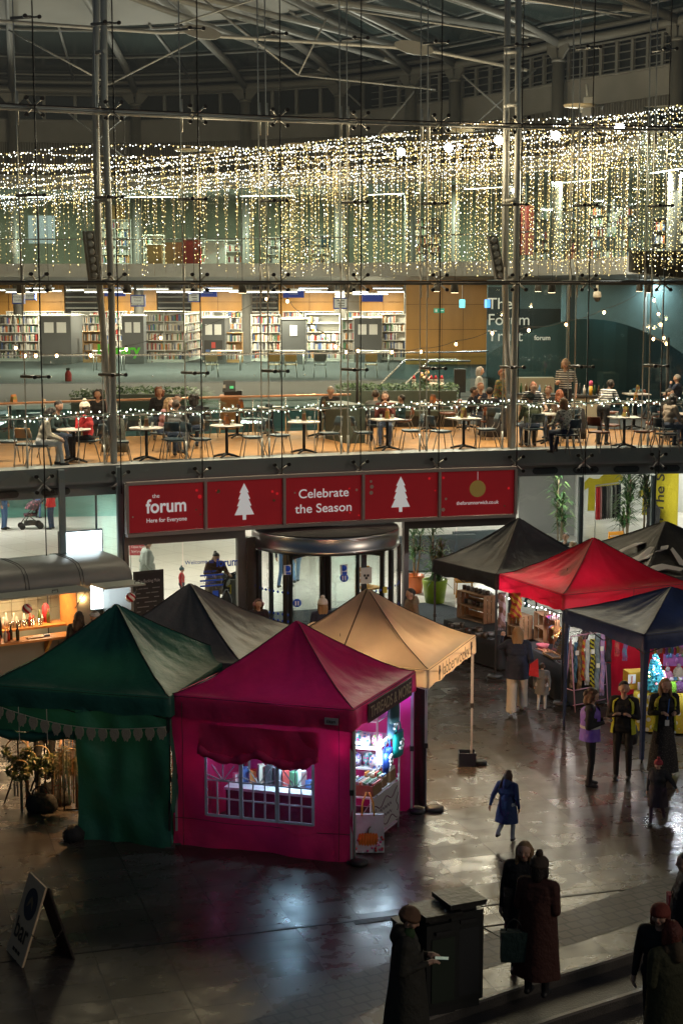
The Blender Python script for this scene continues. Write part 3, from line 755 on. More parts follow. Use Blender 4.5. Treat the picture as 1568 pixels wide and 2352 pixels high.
for k in range(4):
 a0=PI*.25+k*PI/2+.25
 e=Vector((cd.x+math.cos(a0)*(RD-.12),cd.y+math.sin(a0)*(RD-.12),0));mid=(e+cd)/2
 wg=MB();d=e-Vector((cd.x,cd.y,0));rz=math.atan2(d.y,d.x)
 for z,h in((.12,.2),(2.28,.14)):wg.box((mid.x,mid.y,z),(d.length-.05,.06,h),rz)
 for t in(.06,.95):q=Vector((cd.x,cd.y,0)).lerp(e,t);wg.box((q.x,q.y,1.2),(.09,.065,2.3),rz)
 wgo=wg.build('door_wing',dfm,rev)
 MB().box((mid.x,mid.y,1.2),(d.length-.2,.015,2.0),rz).build('glass',lowg,wgo)
def arc_wall(a0,a1,nm):
 g=MB();n_=12
 for i in range(n_):
  u,v=lerp(a0,a1,i/n_),lerp(a0,a1,(i+1)/n_)
  g.quad(*[Vector((cd.x+math.cos(t)*RD,cd.y+math.sin(t)*RD,z))for t,z in((u,.05),(v,.05),(v,2.36),(u,2.36))])
 return g.build(nm,lowg,rev)
for a0,a1 in((PI*1.0,PI*1.33),(PI*1.67,PI*2.0),(PI*.67,PI*1.0),(0,PI*.33)):arc_wall(a0,a1,'curved_glass')
for a in(PI*1.0,PI*1.16,PI*1.33,PI*1.67,PI*1.84,0.02):
 q=Vector((cd.x+math.cos(a)*RD,cd.y+math.sin(a)*RD,1.18));MB().box(q,(.09,.1,2.36),a).build('post',dfm,rev)
mb=MB()
for a in np.linspace(PI*1.02,PI*1.98,40):
 if PI*1.34<a<PI*1.66:continue
 for z in(.85,1.0,1.5):
  q=Vector((cd.x+math.cos(a)*(RD+.01),cd.y+math.sin(a)*(RD+.01),z));nn=Vector((math.cos(a),math.sin(a),0));mb.lathe(q,[(.03,0),(.03,.004),(.0,.005)],8,0,nn)
mb.build('blue_dot',blue,rev)
def stick(px,py,w_,h_,mat,nm,label=None,Y=None):
 q=D(px,py,Y if Y else cd.y-RD+.1);return MB().box(q,(w_,.01,h_),math.atan2(tx.y,tx.x)).build(nm,mat,rev)
for px,py in((660,1309),(789,1308)):
 stick(px,py,.17,.22,M('notice_white',(.7,.7,.7),.5),'notice');q=D(px,py-3,cd.y-RD+.085)
 MB().lathe(q,[(.07,0),(.07,.006),(0,.007)],14,0,(0,-1,0)).build('notice_symbol',blue,rev)
 MB().box(D(px,py+8,cd.y-RD+.085),(.15,.008,.05)).build('notice_band',blue,rev)
for px,py in((682,1385),(790,1327)):
 MB().lathe(D(px,py,cd.y-RD+.09),[(.095,0),(.095,.006),(0,.007)],16,0,(0,-1,0)).build('round_sign',blue,rev)
 for s in(-1,1):MB().box(D(px+s*3,py+1,cd.y-RD+.075),(.03,.006,.1)).build('sign_figure',M('notice_white'),rev)
stick(841,1322,.26,.36,M('notice_pale',(.6,.57,.52),.5),'notice');
for k in range(3):stick(841+(k-1)*4,1322+(k%2)*6,.05,.05,seal,'notice_mark',Y=cd.y-RD+.08)
stick(884,1355,.1,.14,M('notice_yellow',(.6,.5,.05),.5),'notice')
dl_m=M('downlight_glow',(1,1,1),.5,emit=(1,.97,.9),es=14)
spots=[(-9,3.4),(-5.2,3.4),(4.6,3.2),(6.2,3.4),(8.2,3.6),(-2,4.5),(1.5,4.8),(4.5,6.3),(9.6,4.5)]
for i,(x,o)in enumerate(spots):
 q=fpt(x,3.715,o)
 dl=thing('ceiling_downlight','small round downlight in the ceiling under the cafe deck','ceiling light',q,0,'downlights under the cafe deck')
 MB().lathe(q,[(.01,-.012),(.15,-.012),(.17,-.02),(.18,0)],16).build('trim',M('trim_white',(.7,.7,.7),.4),dl)
 MB().lathe(q,[(.01,-.022),(.14,-.022),(.14,-.014)],16).build('diffuser',dl_m,dl)
# ================================================================== lamps of the hall
tube_m=M('tube_glow',(1,1,1),.5,emit=(1,.98,.93),es=6)
alu=M('aluminium',(.6,.6,.58),.35,.7)
k=0
for px,py,Y in((30,664,70),(100,666,66),(190,664,72),(262,665,66),(350,662,74),(400,668,66),(455,664,72),(520,665,66),(565,668,70),(640,668,64),(700,664,72),(742,668,66),(800,668,72),(850,673,66),(905,668,70),(60,668,59),(240,668,59),(420,668,59),(610,668,59),(800,668,59),(90,660,79.5),(300,660,79.5),(500,660,79.5),(720,660,79.5),(890,660,79.5)):  # nearest and farthest rows are added to brighten shelf ends and wall panels
 q=D(px,py,Y)
 t=thing('linear_pendant','slim white linear pendant lamp glowing among real and added ones above the library shelves','ceiling light',q,.1,'linear pendants in the library')
 MB().box(q,(1.5,.14,.07),.1).build('housing',alu,t)
 MB().box(q-Vector((0,0,.045)),(1.44,.12,.02),.1).build('diffuser',tube_m,t)
 mb=MB()
 for s in(-.6,.6):mb.tube(q+Vector((s,s*.1,.03)),(q.x+s,q.y+s*.1,8.46),.006,4)
 mb.build('hanger',alu,t)
 lamp('AREA',q-Vector((0,0,.08)),200,(1,.85,.62),1.4,.12,q-Vector((0,0,2)),t)
for x,y in((-14,44),(-7,42),(0,43.5),(7,46),(13,47),(-12,54),(-3,55),(5,56),(13,56),(-10,68),(0,68)):
 q=Vector((x,y,3.6))
 t=thing('ceiling_panel_light','square white light panel in the ground floor ceiling','ceiling light',q,0,'light panels of the ground floor hall')
 MB().box(q,(.9,.9,.05)).build('panel',M('panel_white',(.8,.8,.8),.5,emit=(1,.97,.9),es=3),t)
 lamp('AREA',q-Vector((0,0,.05)),140,(1,.91,.78),.85,.85,q-Vector((0,0,2)),t)
for a,r,z in((1.0,23,12.2),(1.25,22,12.2),(1.5,22,12.2),(1.75,22,12.2),(.75,22,12.2),(.5,22,12.2),(.25,22,12.2)):
 q=rim(r,a,z)
 t=thing('strip_light','long strip light under the upper floor ceiling','ceiling light',q,a+PI/2,'strip lights of the upper floor')
 MB().box(q,(2.6,.16,.08),a+PI/2).build('housing',alu,t)
 MB().box(q-Vector((0,0,.05)),(2.5,.13,.02),a+PI/2).build('diffuser',tube_m,t)
 lamp('AREA',q-Vector((0,0,.09)),330,(1,1,.8),2.4,.13,q-Vector((0,0,2)),t)
for x,y in((6.5,57),(10.5,55),(8.5,51),(13,50),(4.6,60)):  # panels added to brighten the rooms and columns at the right
 q=Vector((x,y,8.38));t=thing('ceiling_panel_light','square white light panel added in the ceiling to brighten the right hand rooms','ceiling light',q,0,'added light panels of the right hand rooms')
 MB().box(q,(.6,.6,.05)).build('panel',M('panel_white'),t);lamp('AREA',q-Vector((0,0,.05)),40,(.92,1,.98),.55,.55,q-Vector((0,0,2)),t)
fl_m=M('flood_glow',(1,1,1),.3,emit=(.9,.95,1),es=40)
for(px,py,Y),aim in zip(((921,348,62),(1030,339,60),(1145,322,57.5),(1276,310,54),(1422,291,50)),((-6,39,4),(-3,40,4),(1,41,4),(4,42,4),(8,43,4))):
 q=D(px,py,Y);d=(Vector(aim)-q).normalized()
 t=thing('floodlight','white floodlight shining from the gallery edge through the fairy lights','floodlight',q,0,'floodlights along the gallery edge')
 MB().lathe(q,[(.0,-.25),(.1,-.25),(.16,-.05),(.17,.0)],16,0,d).build('housing',M('flood_black',(.03,.03,.03),.4),t)
 MB().lathe(q+d*.005,[(.0,0),(.155,0),(.155,.01),(0,.012)],16,0,d).build('lens',fl_m,t)
 MB().path([q-d*.1,q+Vector((0,.3,.25)),q+Vector((0,.5,.1))],.02,5).build('bracket',steel_dk,t)
 lamp('SPOT',q+d*.05,420,(1,.86,.66),.12,aim=aim,parent=t,spot=60,blend=.6)
for px,py,Y in((430,548/1.254*0+345,66),(500,344,66),(683,333,65),(818,322,64),(905,310,62),(1055,300,0 or 60),(1330,243,55),(1120,288,58)):
 q=D(px,py,Y)
 t=thing('uplight_reflector','pale disc reflector on the drum wall above the fairy lights','light reflector',q,0,'disc reflectors along the drum wall')
 MB().lathe(q,[(.02,-.06),(.5,-.02),(.55,.05),(.5,.03),(.02,-.03)],20).build('disc',M('reflector_cream',(.75,.6,.38),.5),t)
 MB().path([q+Vector((.5,.1,0)),q+Vector((.9,.6,.1)),q+Vector((1.1,2.0,.1))],.03,5).build('arm',steel_dk,t)
for a in(.45,.95,1.45,1.9):
 q=rim(20.6,a,13.05)
 t=thing('roof_uplighter','small uplighter on the gallery roof washing the steel ribs','uplighter',q,0,'uplighters on the gallery roof')
 MB().lathe(q,[(.1,-.1),(.14,.02),(.12,.05)],12).build('housing',steel_dk,t)
 MB().lathe(q+Vector((0,0,.03)),[(0,0),(.11,0),(.11,.01),(0,.012)],12).build('lens',M('uplight_glow',(1,1,1),.5,emit=(1,.9,.7),es=5),t)
 c=rim(12,a,20)
 lamp('SPOT',q+Vector((0,0,.1)),700,(1,.93,.8),.15,aim=c,parent=t,spot=150,blend=1)
# ================================================================== fairy light curtains hung across the hall
rf=random.Random(11)
warm_b=M('bulb_warm',(1,.8,.4),.5,emit=(1,.74,.3),es=2.6)
cool_b=M('bulb_cool',(1,1,1),.5,emit=(1,.95,.85),es=5.5)
blue_b=M('bulb_bluewhite',(1,1,1),.5,emit=(.8,.87,1),es=9)
wire_m=M('fairy_wire',(.3,.22,.1),.5)
def star(mb,p,r,mi):
 a=rf.random()*PI;u=Vector((math.cos(a),math.sin(a),0));v=Vector((-u.y,u.x,0));s=r*rf.uniform(.8,1.3)
 mb.add([p+u*s,p+v*s,p-u*s,p-v*s,p+Vector((0,0,s)),p-Vector((0,0,s*1.5))],
  [(0,1,4),(1,2,4),(2,3,4),(3,0,4),(1,0,5),(2,1,5),(3,2,5),(0,3,5)],mi)
yl_pts=[(0,348),(.15,372),(.3,392),(.5,425),(.75,455),(1,478)]
yr_pts=[(0,236),(.15,258),(.3,280),(.5,305),(.75,340),(1,378)]
NROW=13
adj=['outermost','second','third','fourth','fifth','sixth','seventh','eighth','ninth','tenth','eleventh','twelfth','innermost']
for k in range(NROW):
 t=k/(NROW-1)
 yl,yr=poly_at(yl_pts,t),poly_at(yr_pts,t)
 Yl,Yr=lerp(35,62,t),lerp(39.6,47,t)
 Ys=lambda x:lerp(Yl,Yr,x/1568)
 ph=rf.random()*6
 def top(x):
  s=x/1568
  y=lerp(yl,yr,s)+26*(1-t*1.0)*math.sin(PI*s)*(1 if t<.3 else .3)-14*t*math.sin(PI*s)+10*(1-t)*math.sin(x/130+ph)
  return D(x,y,Ys(x))
 fc=thing('fairy_light_curtain','%s swag of warm fairy lights with hanging strands, counted back from the glass front'%adj[k],'fairy lights',tuple(top(784)),0,'fairy light swags across the hall')
 mb=MB();mb.path([top(x)for x in range(-40,1641,40)],.008,4);mb.build('header_wire',wire_m,fc)
 hb=MB();x=-30.0
 while x<1600:
  if rf.random()<.93:
   p=top(x)+Vector((0,0,rf.uniform(-.035,.015)));u=rf.random();star(hb,p,rf.uniform(.008,.017),2 if u<.14 else(1 if u<.7 else 0))
  x+=rf.uniform(4,9)*40/Ys(x)/(1.0 if t>.15 else .85)
 for x_ in((200,780,1360)if k%2 else(480,1080)):lamp('POINT',top(x_)-Vector((0,0,.6)),75,(1,.76,.47),.5,parent=fc)
 h=hb.build('header_bulbs',[warm_b,cool_b,blue_b],fc);h['kind']='stuff'
 x=-20.0+rf.random()*20
 wr=MB()
 while x<1600:
  p=top(x);s=x/1568
  bottom=D(x,rf.uniform(596,640),Ys(x)).z
  pl=(.1 if x<560 else .33 if x<900 else .42)if t>.2 else(.55 if x>500 else .85)
  if k in(0,):pl=.95
  if rf.random()<pl:z1=bottom
  elif k>1 and rf.random()<.6:x+=rf.uniform(18,30)*40/Ys(x);continue
  else:z1=p.z-rf.uniform(.25,1.3)
  z1=min(z1,p.z-.15)
  mb=MB();q=Vector(p);sway=rf.uniform(-.02,.02)
  mb.tube(p,(p.x+sway,p.y,z1),.004,3,mi=3,cap=False)
  z=p.z-.08;fade=max(.15,1-(p.z-z1)/8)
  while z>z1:
   dd=(p.z-z)
   if not(k>0 and x<560 and dd>1.6 and rf.random()<.35):
    u=rf.random();star(mb,Vector((p.x+sway*(p.z-z)/max(.1,p.z-z1)+rf.uniform(-.015,.015),p.y+rf.uniform(-.015,.015),z)),rf.uniform(.007,.013),(2 if u<.05 else 1 if u<.42 else 0)if dd<1.0 else(1 if u<.2 else 0))
   z-=rf.uniform(.085,.18)
  mb.build('light_strand',[warm_b,cool_b,blue_b,wire_m],fc)
  x+=rf.uniform(14,24)*40/Ys(x)*(2.6 if x<560 and t>.2 else 1.25)*(1.7 if k==0 and x<700 else 1)
rail=thing('window_rail','long steel guard rail just inside the glass of the cafe','railing',fpt(0,ZC,.7))
rx=list(np.linspace(JW[0],JW[-1],60))
MB().path([fpt(x,ZC+1.06,.7)for x in rx],.02,6).build('rail',railm,rail)
mb=MB()
for x in rx[::4]:mb.tube(fpt(x,ZC,.72),fpt(x,ZC+1.06,.7),.012,5)
mb.build('rail_post',railm,rail)
gb=M('bulb_greenish',(1,1,1),.5,emit=(.85,1,.82),es=2.2)
gar=thing('garland_lights','thick string of white fairy lights wound along the cafe window rail','fairy lights',fpt(0,ZC+1,.7))
cable=MB();bl=MB();tw=M('garland_green',(.02,.04,.02),.6)
cable.path([fpt(x,ZC+1.1+.02*math.sin(x*9),.68)for x in np.linspace(JW[0],JW[-1],300)],.016,5)
x=JW[0]
while x<JW[-1]:
 p=fpt(x,ZC+1.08+rf.uniform(-.09,.1),.66+rf.uniform(-.05,.05));u=rf.random()
 bl.ball(p,(.014,.014,.02),6,0 if u<.75 else 1);cable.tube(p,(p.x,p.y,ZC+1.1),.006,3)
 x+=rf.uniform(.04,.1)
cable.build('cable',tw,gar);o=bl.build('bulbs',[gb,cool_b],gar);o['kind']='stuff'
fb=M('festoon_glow',(1,.7,.4),.4,emit=(1,.6,.28),es=16)
soc=M('socket_black',(.02,.02,.02),.5)
fest=[[(-60,760),(36,790),(57,808),(82,808),(130,808),(208,807),(290,793),(369,767),(470,748)],
  [(470,748),(612,678),(660,683),(689,716),(717,742),(742,762),(770,787),(795,800),(822,797),(900,800),(966,799),(1047,782),(1130,757),(1214,750),(1300,737),(1387,709),(1472,669)],
  [(1490,640),(1502,681),(1512,713),(1517,737),(1524,768),(1530,781),(1534,786),(1500,770)]]
nm_f=['left','middle','right']
lab=['festoon cable of bare warm bulbs drooping over the leftmost cafe tables','long zigzag festoon cable of bare warm bulbs over the middle of the cafe','festoon cable of bare warm bulbs hanging steeply beside the right black post']
for i,pl in enumerate(fest):
 pts=[D(x,y,40.5+(x-784)*.003)for x,y in pl]
 f_=thing('festoon_lights',lab[i],'festoon lights',tuple(pts[0]))
 dense=[]
 for a,c in zip(pts,pts[1:]):
  for j in range(4):tt=j/4;p=a.lerp(c,tt);p.z-=.12*tt*(1-tt)*4*.5;dense.append(p)
 dense.append(pts[-1]);MB().path(dense,.008,4).build('cable',soc,f_)
 for p in pts[1:-1]if i<2 else pts[1:]:
  b_=MB().ball(p-Vector((0,0,.09)),(.035,.035,.045),8).build('bulb',fb,f_)
  MB().tube(p-Vector((0,0,.06)),p,.02,6).build('socket',soc,b_)
  lamp('POINT',p-Vector((0,0,.17)),7,(1,.62,.32),.04,parent=f_)
for pts in([(369,767),(395,790),(470,748)],):pass
pst=thing('festoon_post','tall black post at the right end of the cafe holding the festoon bulbs','post',D(1527,905,41))
a=D(1531,900,41);MB().tube((a.x,a.y,ZC),(a.x,a.y,D(1527,775,41).z),.035,8).build('pole',soc,pst);MB().box((a.x,a.y,ZC+.03),(.3,.3,.06)).build('base',soc,pst)
a=D(820,880,41.8);p2=thing('festoon_post','tall black post in the middle hedge holding the festoon bulbs','post',(a.x,a.y,ZC))
MB().tube((a.x,a.y,ZC),(a.x,a.y,D(820,798,41.8).z),.035,8).build('pole',soc,p2);MB().box((a.x,a.y,ZC+.03),(.3,.3,.06)).build('base',soc,p2)
# ================================================================== library furniture
bk=random.Random(5)
shelf_w=M('shelf_white',(.62,.62,.58),.5);shelf_g=M('shelf_grey',(.085,.092,.095),.5);shelf_o=M('shelf_beech',(.5,.3,.13),.45)
book_m=[M('book_%s'%n_,c,.6)for n_,c in(('white',(.7,.68,.62)),('cream',(.55,.48,.36)),('red',(.4,.05,.04)),('blue',(.06,.12,.3)),('black',(.05,.05,.055)),('green',(.07,.2,.1)),('orange',(.55,.22,.05)),('grey',(.3,.3,.31)))]
BOOKS=MB()
paper=M('paper_white',(.75,.75,.72),.6)
def bookcase(label,px0,px1,pytop,Y,h,base=ZL,shelves=5,depth=.35,mat=None,end=None,rz=None,Y1=None,notices=0,fill=.85,bays=None):
 """front face spans px0..px1 at depth Y (Y1 at the right end)"""
 a=D(px0,pytop,Y);c=D(px1,pytop,Y if Y1 is None else Y1);d=Vector((c.x-a.x,c.y-a.y,0));W_=d.length;t=d.normalized();nn=Vector((t.y,-t.x,0))
 rz=math.atan2(t.y,t.x);mid=Vector(((a.x+c.x)/2,(a.y+c.y)/2,base))-nn*depth/2
 ob=thing('bookcase',label,'bookcase',tuple(mid),rz,'library bookcases')
 fr=MB();fr.box(mid+Vector((0,0,h/2))-nn*(depth/2-.01),(W_,.02,h),rz)
 bays=bays or max(1,round(W_/.95))
 for i in range(bays+1):fr.box(mid+t*(-W_/2+W_*i/bays)+Vector((0,0,h/2)),(.03,depth,h),rz)
 fr.box(mid+Vector((0,0,h+.015)),(W_+.06,depth+.04,.03),rz);fr.box(mid+Vector((0,0,.05)),(W_,depth-.02,.1),rz)
 fr.build('frame',mat or shelf_w,ob)
 for j in range(shelves):
  z=.1+(h-.1)*j/shelves
  sh=MB().box(mid+Vector((0,0,z+.01))+nn*.01,(W_-.02,depth-.02,.025),rz).build('shelf',mat or shelf_w,ob)
  for i in range(bays):
   x=-W_/2+W_*i/bays+.04;xe=-W_/2+W_*(i+1)/bays-.04
   if bk.random()>fill:xe=lerp(x,xe,bk.uniform(.3,.7))
   while x<xe:
    w_=bk.uniform(.025,.06);hh=min((h-.1)/shelves-.05,bk.uniform(.2,.3))
    if bk.random()<.93:BOOKS.box(mid+t*(x+w_/2)+nn*(depth/2-.12)+Vector((0,0,z+.025+hh/2)),(w_*.94,.2,hh),rz,bk.choice((0,0,0,1,1,2,3,4,4,5,6,7,7)))
    x+=w_
 if end:
  pass
 return ob
def endpanel(label,px0,px1,py0,Y,h,notices=2,low_books=False,recede=3.0):
 a=D(px0,py0,Y);c=D(px1,py0,Y);W_=c.x-a.x;mid=Vector(((a.x+c.x)/2,Y,ZL))
 ob=thing('shelving_unit',label,'bookcase',tuple(mid),0,'grey shelving units seen from the end')
 MB().box(mid+Vector((0,recede/2,h/2)),(W_,recede,h)).build('body',shelf_g,ob)
 MB().box(mid+Vector((0,recede/2,h+.02)),(W_+.08,recede+.06,.04)).build('top',shelf_w,ob)
 for i in range(notices):
  MB().box(mid+Vector(((-.5+(i+.5)/notices)*W_*.8,-.012,h-.45)),(W_*.3,.012,.42)).build('notice',paper,ob)
 if low_books:
  MB().box(mid+Vector((0,-.01,.55)),(W_*.8,.03,.8)).build('display_recess',M('recess_black',(.03,.03,.03),.5),ob)
  for i in range(3):
   MB().box(mid+Vector(((-.25+i*.25)*W_,-.03,.45+.3*(i%2))),(W_*.17,.03,.24)).build('leaflet',book_m[(3,2,6)[i]],ob)
hs=lambda y0,y1,Y:D(784,y0,Y).z-ZL
for i,(px0,px1,y0,Y,lab)in enumerate(((90,162,726,64.5,'grey shelving end at the far left with two pale notices'),(279,329,726,65,'grey shelving end left of the long white bookcase'),(463,516,731,65,'grey shelving end with a dark leaflet recess'),(646,702,733,64.5,'grey shelving end with one tall notice'),(813,876,731,66,'grey shelving end beside the wood panelled wall'))):
 endpanel(lab,px0,px1,y0,Y,D(px0,y0,Y).z-ZL,1 if i==3 else 2,i==2)
bookcase('long white bookcase with full shelves left of the middle library column',330,422,716,66,D(330,716,66).z-ZL)
bookcase('white bookcase slanting away behind the long white one',422,462,722,66.2,1.95,Y1=70,shelves=5)
bookcase('white bookcase just right of the grey shelving with a leaflet recess',577,644,724,67,D(577,724,67).z-ZL)
bookcase('white bookcase behind two bentwood chairs in the library',702,780,722,67,D(702,722,67).z-ZL)
bookcase('white bookcase nearest the wood panelled wall',877,931,722,68,D(877,722,68).z-ZL)
bookcase('white bookcase at the left edge behind the grey railing',-20,88,728,67,1.9)
bookcase('white bookcase in the gap between two grey shelving ends at the left',164,240,730,70,1.85)
bookcase('low beech display unit with leaning leaflets in the library',517,556,772,66,1.2,mat=shelf_o,shelves=3,fill=.4)
bookcase('low beech display unit between grey shelving ends',190,236,768,66,1.25,mat=shelf_o,shelves=3,fill=.5)
for i,(x0,x1)in enumerate(((15,145),(165,290),(300,465),(470,640),(650,925))):
 bookcase('long wall bookcase under the orange panels, %s'%('at the far left','left of the first blinds','between the first and second blinds','between the second and third blinds','right of the third blinds')[i],x0,x1,716,80.5,D(x0,716,80.5).z-ZL,shelves=6)
bookcase('white bookcase holding magazines behind the hall columns',786,812,735,66,1.75,shelves=4)
ZU=9.18
for i,(x0,x1,yt,Y)in enumerate(((228,300,505,76),(330,376,540,73),(425,470,548,74),(470,560,552,75),(610,640,545,76),(700,760,540,76),(1210,1330,480,66),(1350,1480,470,62),(1500,1600,500,58),(945,1010,500,70))):
 h=max(.9,D(x0,yt,Y).z-ZU)
 bookcase('upper floor bookcase %s'%('left behind the mast','beside the first desk','behind the red chair','behind the beech counter','beside the middle column','behind the high stools','right of the right mast','behind the right hand strands','at the right edge','left of the right mast')[i],x0,x1,yt,Y,h,base=ZU,shelves=max(2,int(h/.38)),fill=.7,mat=(shelf_w if i<6 else shelf_g))
books=BOOKS.build('library_books',book_m);tag(books,'rows of library books filling every bookcase','books',kind='stuff')
def block(nm,label,cat,px,py0,px1,Y,z0,h,d,mat,legs=False):
 a=D(px,py0,Y);c=D(px1,py0,Y);W_=c.x-a.x;mid=Vector(((a.x+c.x)/2,Y,z0))
 o=thing(nm,label,cat,tuple(mid))
 MB().box(mid+Vector((0,0,h-.02)),(W_,d,.04)).build('top',mat,o)
 if legs:
  for sx in(-1,1):
   for sy in(-1,1):MB().tube(mid+Vector((sx*(W_/2-.05),sy*(d/2-.05),0)),mid+Vector((sx*(W_/2-.05),sy*(d/2-.05),h-.04)),.02,6).build('leg',alu,o)
 else:
  MB().box(mid+Vector((0,.02,(h-.04)/2)),(W_-.06,d-.06,h-.04)).build('body',mat,o)
 return o
block('counter_desk','beech counter on the upper floor beside a red chair','desk',378,560,432,71.5,ZU,.95,.7,shelf_o)
block('counter_desk','pale beech counter further left on the upper floor','desk',338,565,374,72,ZU,.85,.7,shelf_o)
block('counter_desk','white reception desk right of the red chair upstairs','desk',470,562,520,72,ZU,.95,.8,shelf_w)
block('high_table','white high table with dark stools on the upper floor','table',640,562,760,71.5,ZU,1.05,.8,shelf_w,True)
rc=thing('tub_chair','bright red tub chair on the upper floor','chair',tuple(D(441,600,71)))
q=D(441,600,70.6);q.z=ZU
redc=M('red_fabric',(.45,.02,.03),.7)
MB().box(q+Vector((0,0,.25)),(.75,.7,.5)).build('seat',redc,rc);MB().prism([q+Vector((-.42,-.36,.5)),q+Vector((.42,-.36,.5)),q+Vector((.38,-.3,1.1)),q+Vector((-.38,-.3,1.1))],(0,.16,0)).build('backrest',redc,rc)
for i,(px,lab)in enumerate(((655,'leftmost'),(700,'middle'),(748,'rightmost'))):
 q=D(px,600,70.6);q.z=ZU;s=thing('bar_stool','%s dark bar stool at the white high table upstairs'%lab,'stool',tuple(q),0,'stools at the high table')
 MB().box(q+Vector((0,0,.75)),(.42,.4,.06)).build('seat',M('stool_blue',(.03,.09,.13),.6),s)
 MB().box(q+Vector((0,-.2,1.0)),(.4,.05,.35)).build('backrest',M('stool_blue'),s)
 for sx in(-1,1):
  for sy in(-1,1):MB().tube(q+Vector((sx*.24,sy*.22,0)),q+Vector((sx*.14,sy*.14,.74)),.02,6).build('leg',shelf_o,s)
mb=MB();pxwall(mb,70,130,71,ZU+.9,ZU+2.1,.06)
tag(mb.build('notice_screen',M('screen_pale',(.6,.66,.66),.4,emit=(.6,.7,.75),es=.3)),'pale display screen on the upper floor at the left','screen')
mb=MB();pxwall(mb,255,290,78,ZU+1.9,ZU+2.9,.1);tag(mb.build('orange_wall_panel',orange),'orange wood panel on the upper floor behind the left mast','wall panel')
mb=MB();pxwall(mb,845,932,78,ZU+.2,ZU+2.6,.1);tag(mb.build('orange_wall_panel',orange),'orange wood panel on the upper floor in the middle','wall panel')
mb=MB();pxwall(mb,258,300,77,ZU+2.0,ZU+2.08,.1);tag(mb.build('green_sign',M('sign_green',(.05,.4,.05),.5,emit=(.1,.8,.1),es=.5)),'thin green sign strip on the upper floor','sign')
mb=MB();pxwall(mb,1190,1222,66,ZU+.3,ZU+2.3,.1);tag(mb.build('red_banner',M('banner_cloth_red',(.35,.04,.03),.7)),'red banner hanging on the upper floor right of the right mast','banner')
sb=M('sign_frame_blue',(.02,.05,.3),.5);sp=M('sign_paper',(.5,.5,.47),.6,emit=(.6,.6,.55),es=.15)
for i,(px,py,w_,h_,Y,txt,lab)in enumerate(((43,685,27,25,63.6,'Arts and\nCrafts','leftmost'),(70,678,24,22,66,'Languages','second from the left'),(317,690,33,27,64,'History\nTravel\nPhotography','third from the left'),(446,683,27,20,66,'','left of the middle column'),(782,696,34,26,64,'','right of the middle column'))):
 q=D(px,py,Y);m_=Y/FPX;o=thing('aisle_sign','blue framed library aisle sign, %s'%lab,'sign',tuple(q),0,'aisle signs in the library')
 MB().box(q,(w_*m_,.3,h_*m_)).build('frame',sb,o)
 MB().box(q-Vector((0,.155,0)),(w_*m_*.84,.02,h_*m_*.76)).build('paper',sp,o)
 if not txt:
  for j in range(3):MB().box(q+Vector((.02*j,-.17,.1-.1*j)),(w_*m_*(.5-.06*j),.006,.03)).build('faint_writing',seal,o)
 for j,l_ in enumerate(txt.split('\n')):text('lettering',l_,q+Vector((0,-.17,(len(txt.split('\n'))/2-.5-j)*.13)),(1,0,0),(0,0,1),.11,seal,o)
for i,(px,py,w_,txt)in enumerate(((264,671,48,''),(478,672,40,'Studies'),(674,674,48,'Studies'),(855,683,48,''))):
 q=D(px,py,79);m_=79/FPX;o=thing('hanging_sign','blue hanging library sign %s'%('behind the left mast','lettered Studies left of the middle column','lettered Studies right of the middle column','beside the orange wood wall')[i],'sign',tuple(q),0,'blue hanging signs')
 MB().box(q,(w_*m_,.05,18*m_)).build('panel',M('panel_blue',(.03,.07,.35),.5,emit=(.03,.07,.4),es=.2),o)
 text('lettering',txt,q-Vector((0,.04,0)),(1,0,0),(0,0,1),.16,paper,o)
 MB().tube(q+Vector((0,0,.2)),(q.x,q.y,8.46),.01,4).build('hanger',alu,o)
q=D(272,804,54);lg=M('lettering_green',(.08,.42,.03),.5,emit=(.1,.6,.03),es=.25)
o=text('library_lettering','Library',q,(1,0,0),(0,0,1),.5,lg,None,bold=.03,fit=98*54/FPX);tag(o,'green lettering reading Library on the library railing glass','lettering')
for px,py,w_,txt,lab in((1008,713,24,'EXIT','green exit sign on the orange wood wall'),):
 q=D(px,py,60);o=thing('exit_sign',lab,'sign',tuple(q));MB().box(q,(w_*60/FPX,.06,10*60/FPX)).build('panel',M('exit_green',(.02,.25,.15),.5,emit=(.02,.3,.18),es=.4),o)
 MB().box(q+Vector((.11,-.04,0)),(.1,.01,.03)).build('arrow',paper,o);MB().box(q+Vector((-.11,-.04,0)),(.08,.01,.1)).build('symbol',paper,o)
for px,lab in((1061,'lit green and blue exit screen on the column'),(1119,'lit blue screen at the edge of the orange wood wall')):
 q=D(px,697,59);o=thing('lit_sign',lab,'sign',tuple(q));MB().box(q,(.2,.06,.3)).build('screen',M('lit_cyan' if px<1100 else 'lit_blue',(.1,.5,.6),.5,emit=(.15,.75,.8)if px<1100 else(.15,.35,1),es=1.5),o);MB().tube(q+Vector((0,0,.15)),(q.x,q.y,8.4),.012,4).build('hanger',alu,o)
q=D(1371,680,45);o=thing('dome_camera','white dome security camera hanging from the gallery soffit','camera',tuple(q))
MB().tube(q+Vector((0,0,.1)),(q.x,q.y,8.4),.03,6).build('stem',paper,o);MB().lathe(q,[(.0,.15),(.1,.12),(.12,0),(.115,-.03)],12).build('housing',paper,o);MB().ball(q-Vector((0,0,.06)),.1,10).build('dome',soc,o)
